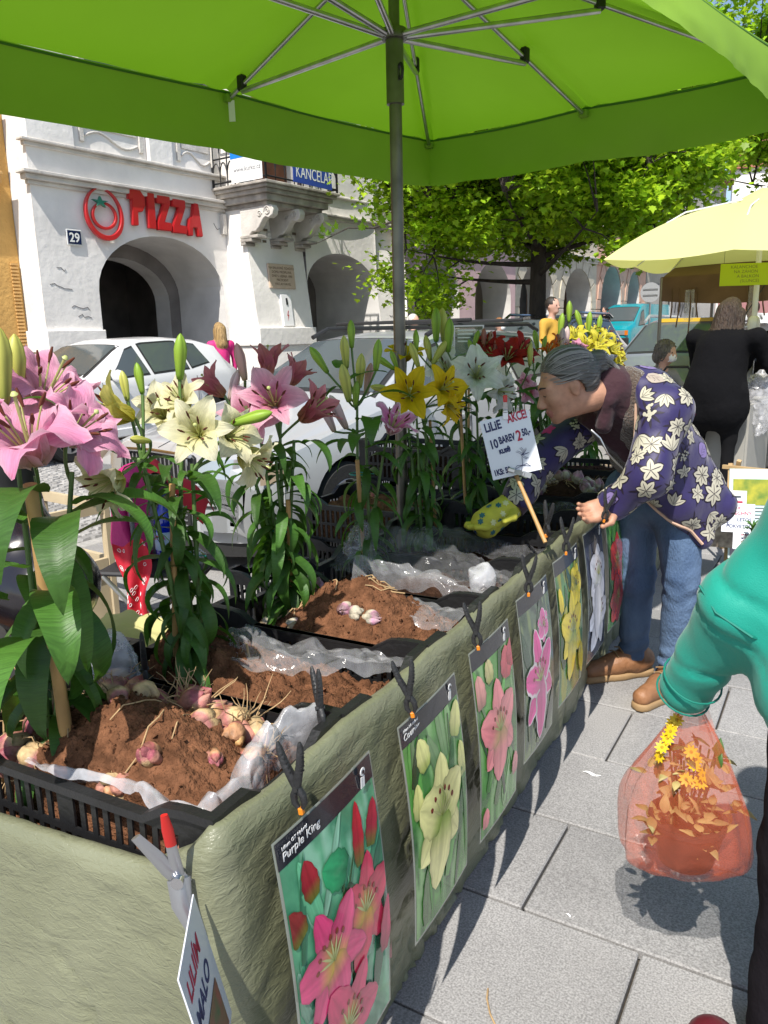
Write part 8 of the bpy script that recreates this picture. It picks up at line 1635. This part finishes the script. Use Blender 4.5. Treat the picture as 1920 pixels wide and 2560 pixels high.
for k in range(26): link('leaf', LEAF[ORDER[rnd.randint(0, 5)]], gp_, T(0, 0, rnd.uniform(-.03, .03)) @ RZ(k*137.5) @ RY(rnd.uniform(-50, 10)) @ Matrix.Diagonal((.075, .06, .075, 1)))
MB().lathe([(0, -.12), (.03, -.12), (.04, -.03), (0, -.03)], 14).build('pot', m_crate, gp_)
# ================================================================ SMALL THINGS
# framed glass sign between the lilies
p = at(1172, 850, d=3.6); fs_ = thing('framed_sign', 'small glass-fronted sign in a steel frame behind the white lilies', 'sign', p, 30)
for (x0, z0, x1, z1) in ((-.068, -.14, -.062, .065), (.062, -.14, .068, .065), (-.0615, .059, .0615, .065)): MB().box(x0, -.004, z0, x1, .004, z1).build('frame', m_clip, fs_, smooth=0)
MB().box(-.0615, -.001, -.14, .0615, .001, .0585).build('glass', mat('sign_glass', (.10, .16, .11), .1, alpha=.5, spec=.8), fs_, smooth=0)
for k in range(4): MB().box(-.05, -.0025, .04-.016*k, .03-.012*k, -.0015, .046-.016*k).build('text_line', m_paper, fs_, smooth=0)
MB().tube([(0, 0, -.14), (0, .0, -p.z+.75)], .006, 6).build('stake', m_cane, fs_)
# dark red shoe tip at the bottom edge and litter on the slabs
p = at(1790, 2560, z=.05); F_ = Field(); F_.cap((0, 0, .03), (.08, -.22, .04), .042, .05).ell((0, 0, .03), (.05, .05, .04)).cut((0, 0, .002), (0, 0, -1)); so_ = thing('shoe', 'dark red leather shoe tip at the bottom edge', 'shoe', (p.x, p.y-.03, 0)); link('upper', F_.mesh('upper', mat('dark_red_leather', (.10, .008, .015), .4), .01), so_)
p = at(1225, 2535, z=.004); rt = MB().tube([(-.03, .06, .004), (-.02, .03, .007), (.0, .0, .005), (.03, -.03, .004), (.045, -.06, .004)], .0022, 5).build('dry_root', m_root); rt.location = (p.x, p.y, 0); tag(rt, 'pale dry root lying on the paving beside the stall', 'root')
for (u, v, s_) in ((1480, 1935, .03), (1425, 2290, .012)):
    p = at(u, v, z=.003); b = MB(); b.grid(8, 5, lambda a, c: ((a-.5)*s_*2, (c-.5)*s_*.5*math.sin(math.pi*(.1+.8*a)), .002+.003*math.sin(a*7))); o = b.build('petal_scrap', m_paper); o.location = (p.x, p.y, gz(p.y)+.002); tag(o, 'pale dry scrap on the paving, %s' % ('near the stall foot' if s_ > .02 else 'tiny one nearer the camera'), 'litter')
# twig with leaves reaching out from the maple to the left
tw = thing('maple_twig', 'thin maple twig with a few leaves in front of the white house', 'twig', at(935, 570, d=13.5)); TI = T(*tw.location).inverted(); tp_ = [at(u, v, d=13.5) for u, v in ((1010, 545), (935, 570), (870, 570), (800, 605), (775, 612))]; MB().tube([TI @ p for p in tp_], [.02, .016, .011, .006, .003], 6).build('twig', m_bark, tw); MB().tube([TI @ at(u, v, d=13.5) for u, v in ((870, 570), (840, 585), (785, 590))], [.008, .006, .003], 5).build('twig', m_bark, tw)
lm_ = MB(); lm_.add([(x, y, abs(x)*.1) for x, y in LF], [(0, 1, 2, 3, 4, 5, 6), (6, 7, 8, 9, 10, 11, 0)], col=(.16, .30, .02)); lmm = lm_.mesh('leaf', m_maple, smooth=0)
for (u, v) in ((776, 586), (806, 580), (826, 565), (832, 580), (805, 596), (842, 572), (900, 562), (910, 555), (920, 570), (890, 556), (930, 560), (940, 548), (955, 556), (905, 575), (820, 588), (960, 570), (975, 550), (985, 565)): link('leaf', lmm, tw, TI @ T(*at(u, v, d=13.5+rnd.uniform(-.2, .2))) @ RZ(rnd.uniform(0, 360)) @ RX(rnd.uniform(30, 100)) @ Matrix.Scale(rnd.uniform(.1, .16), 4))
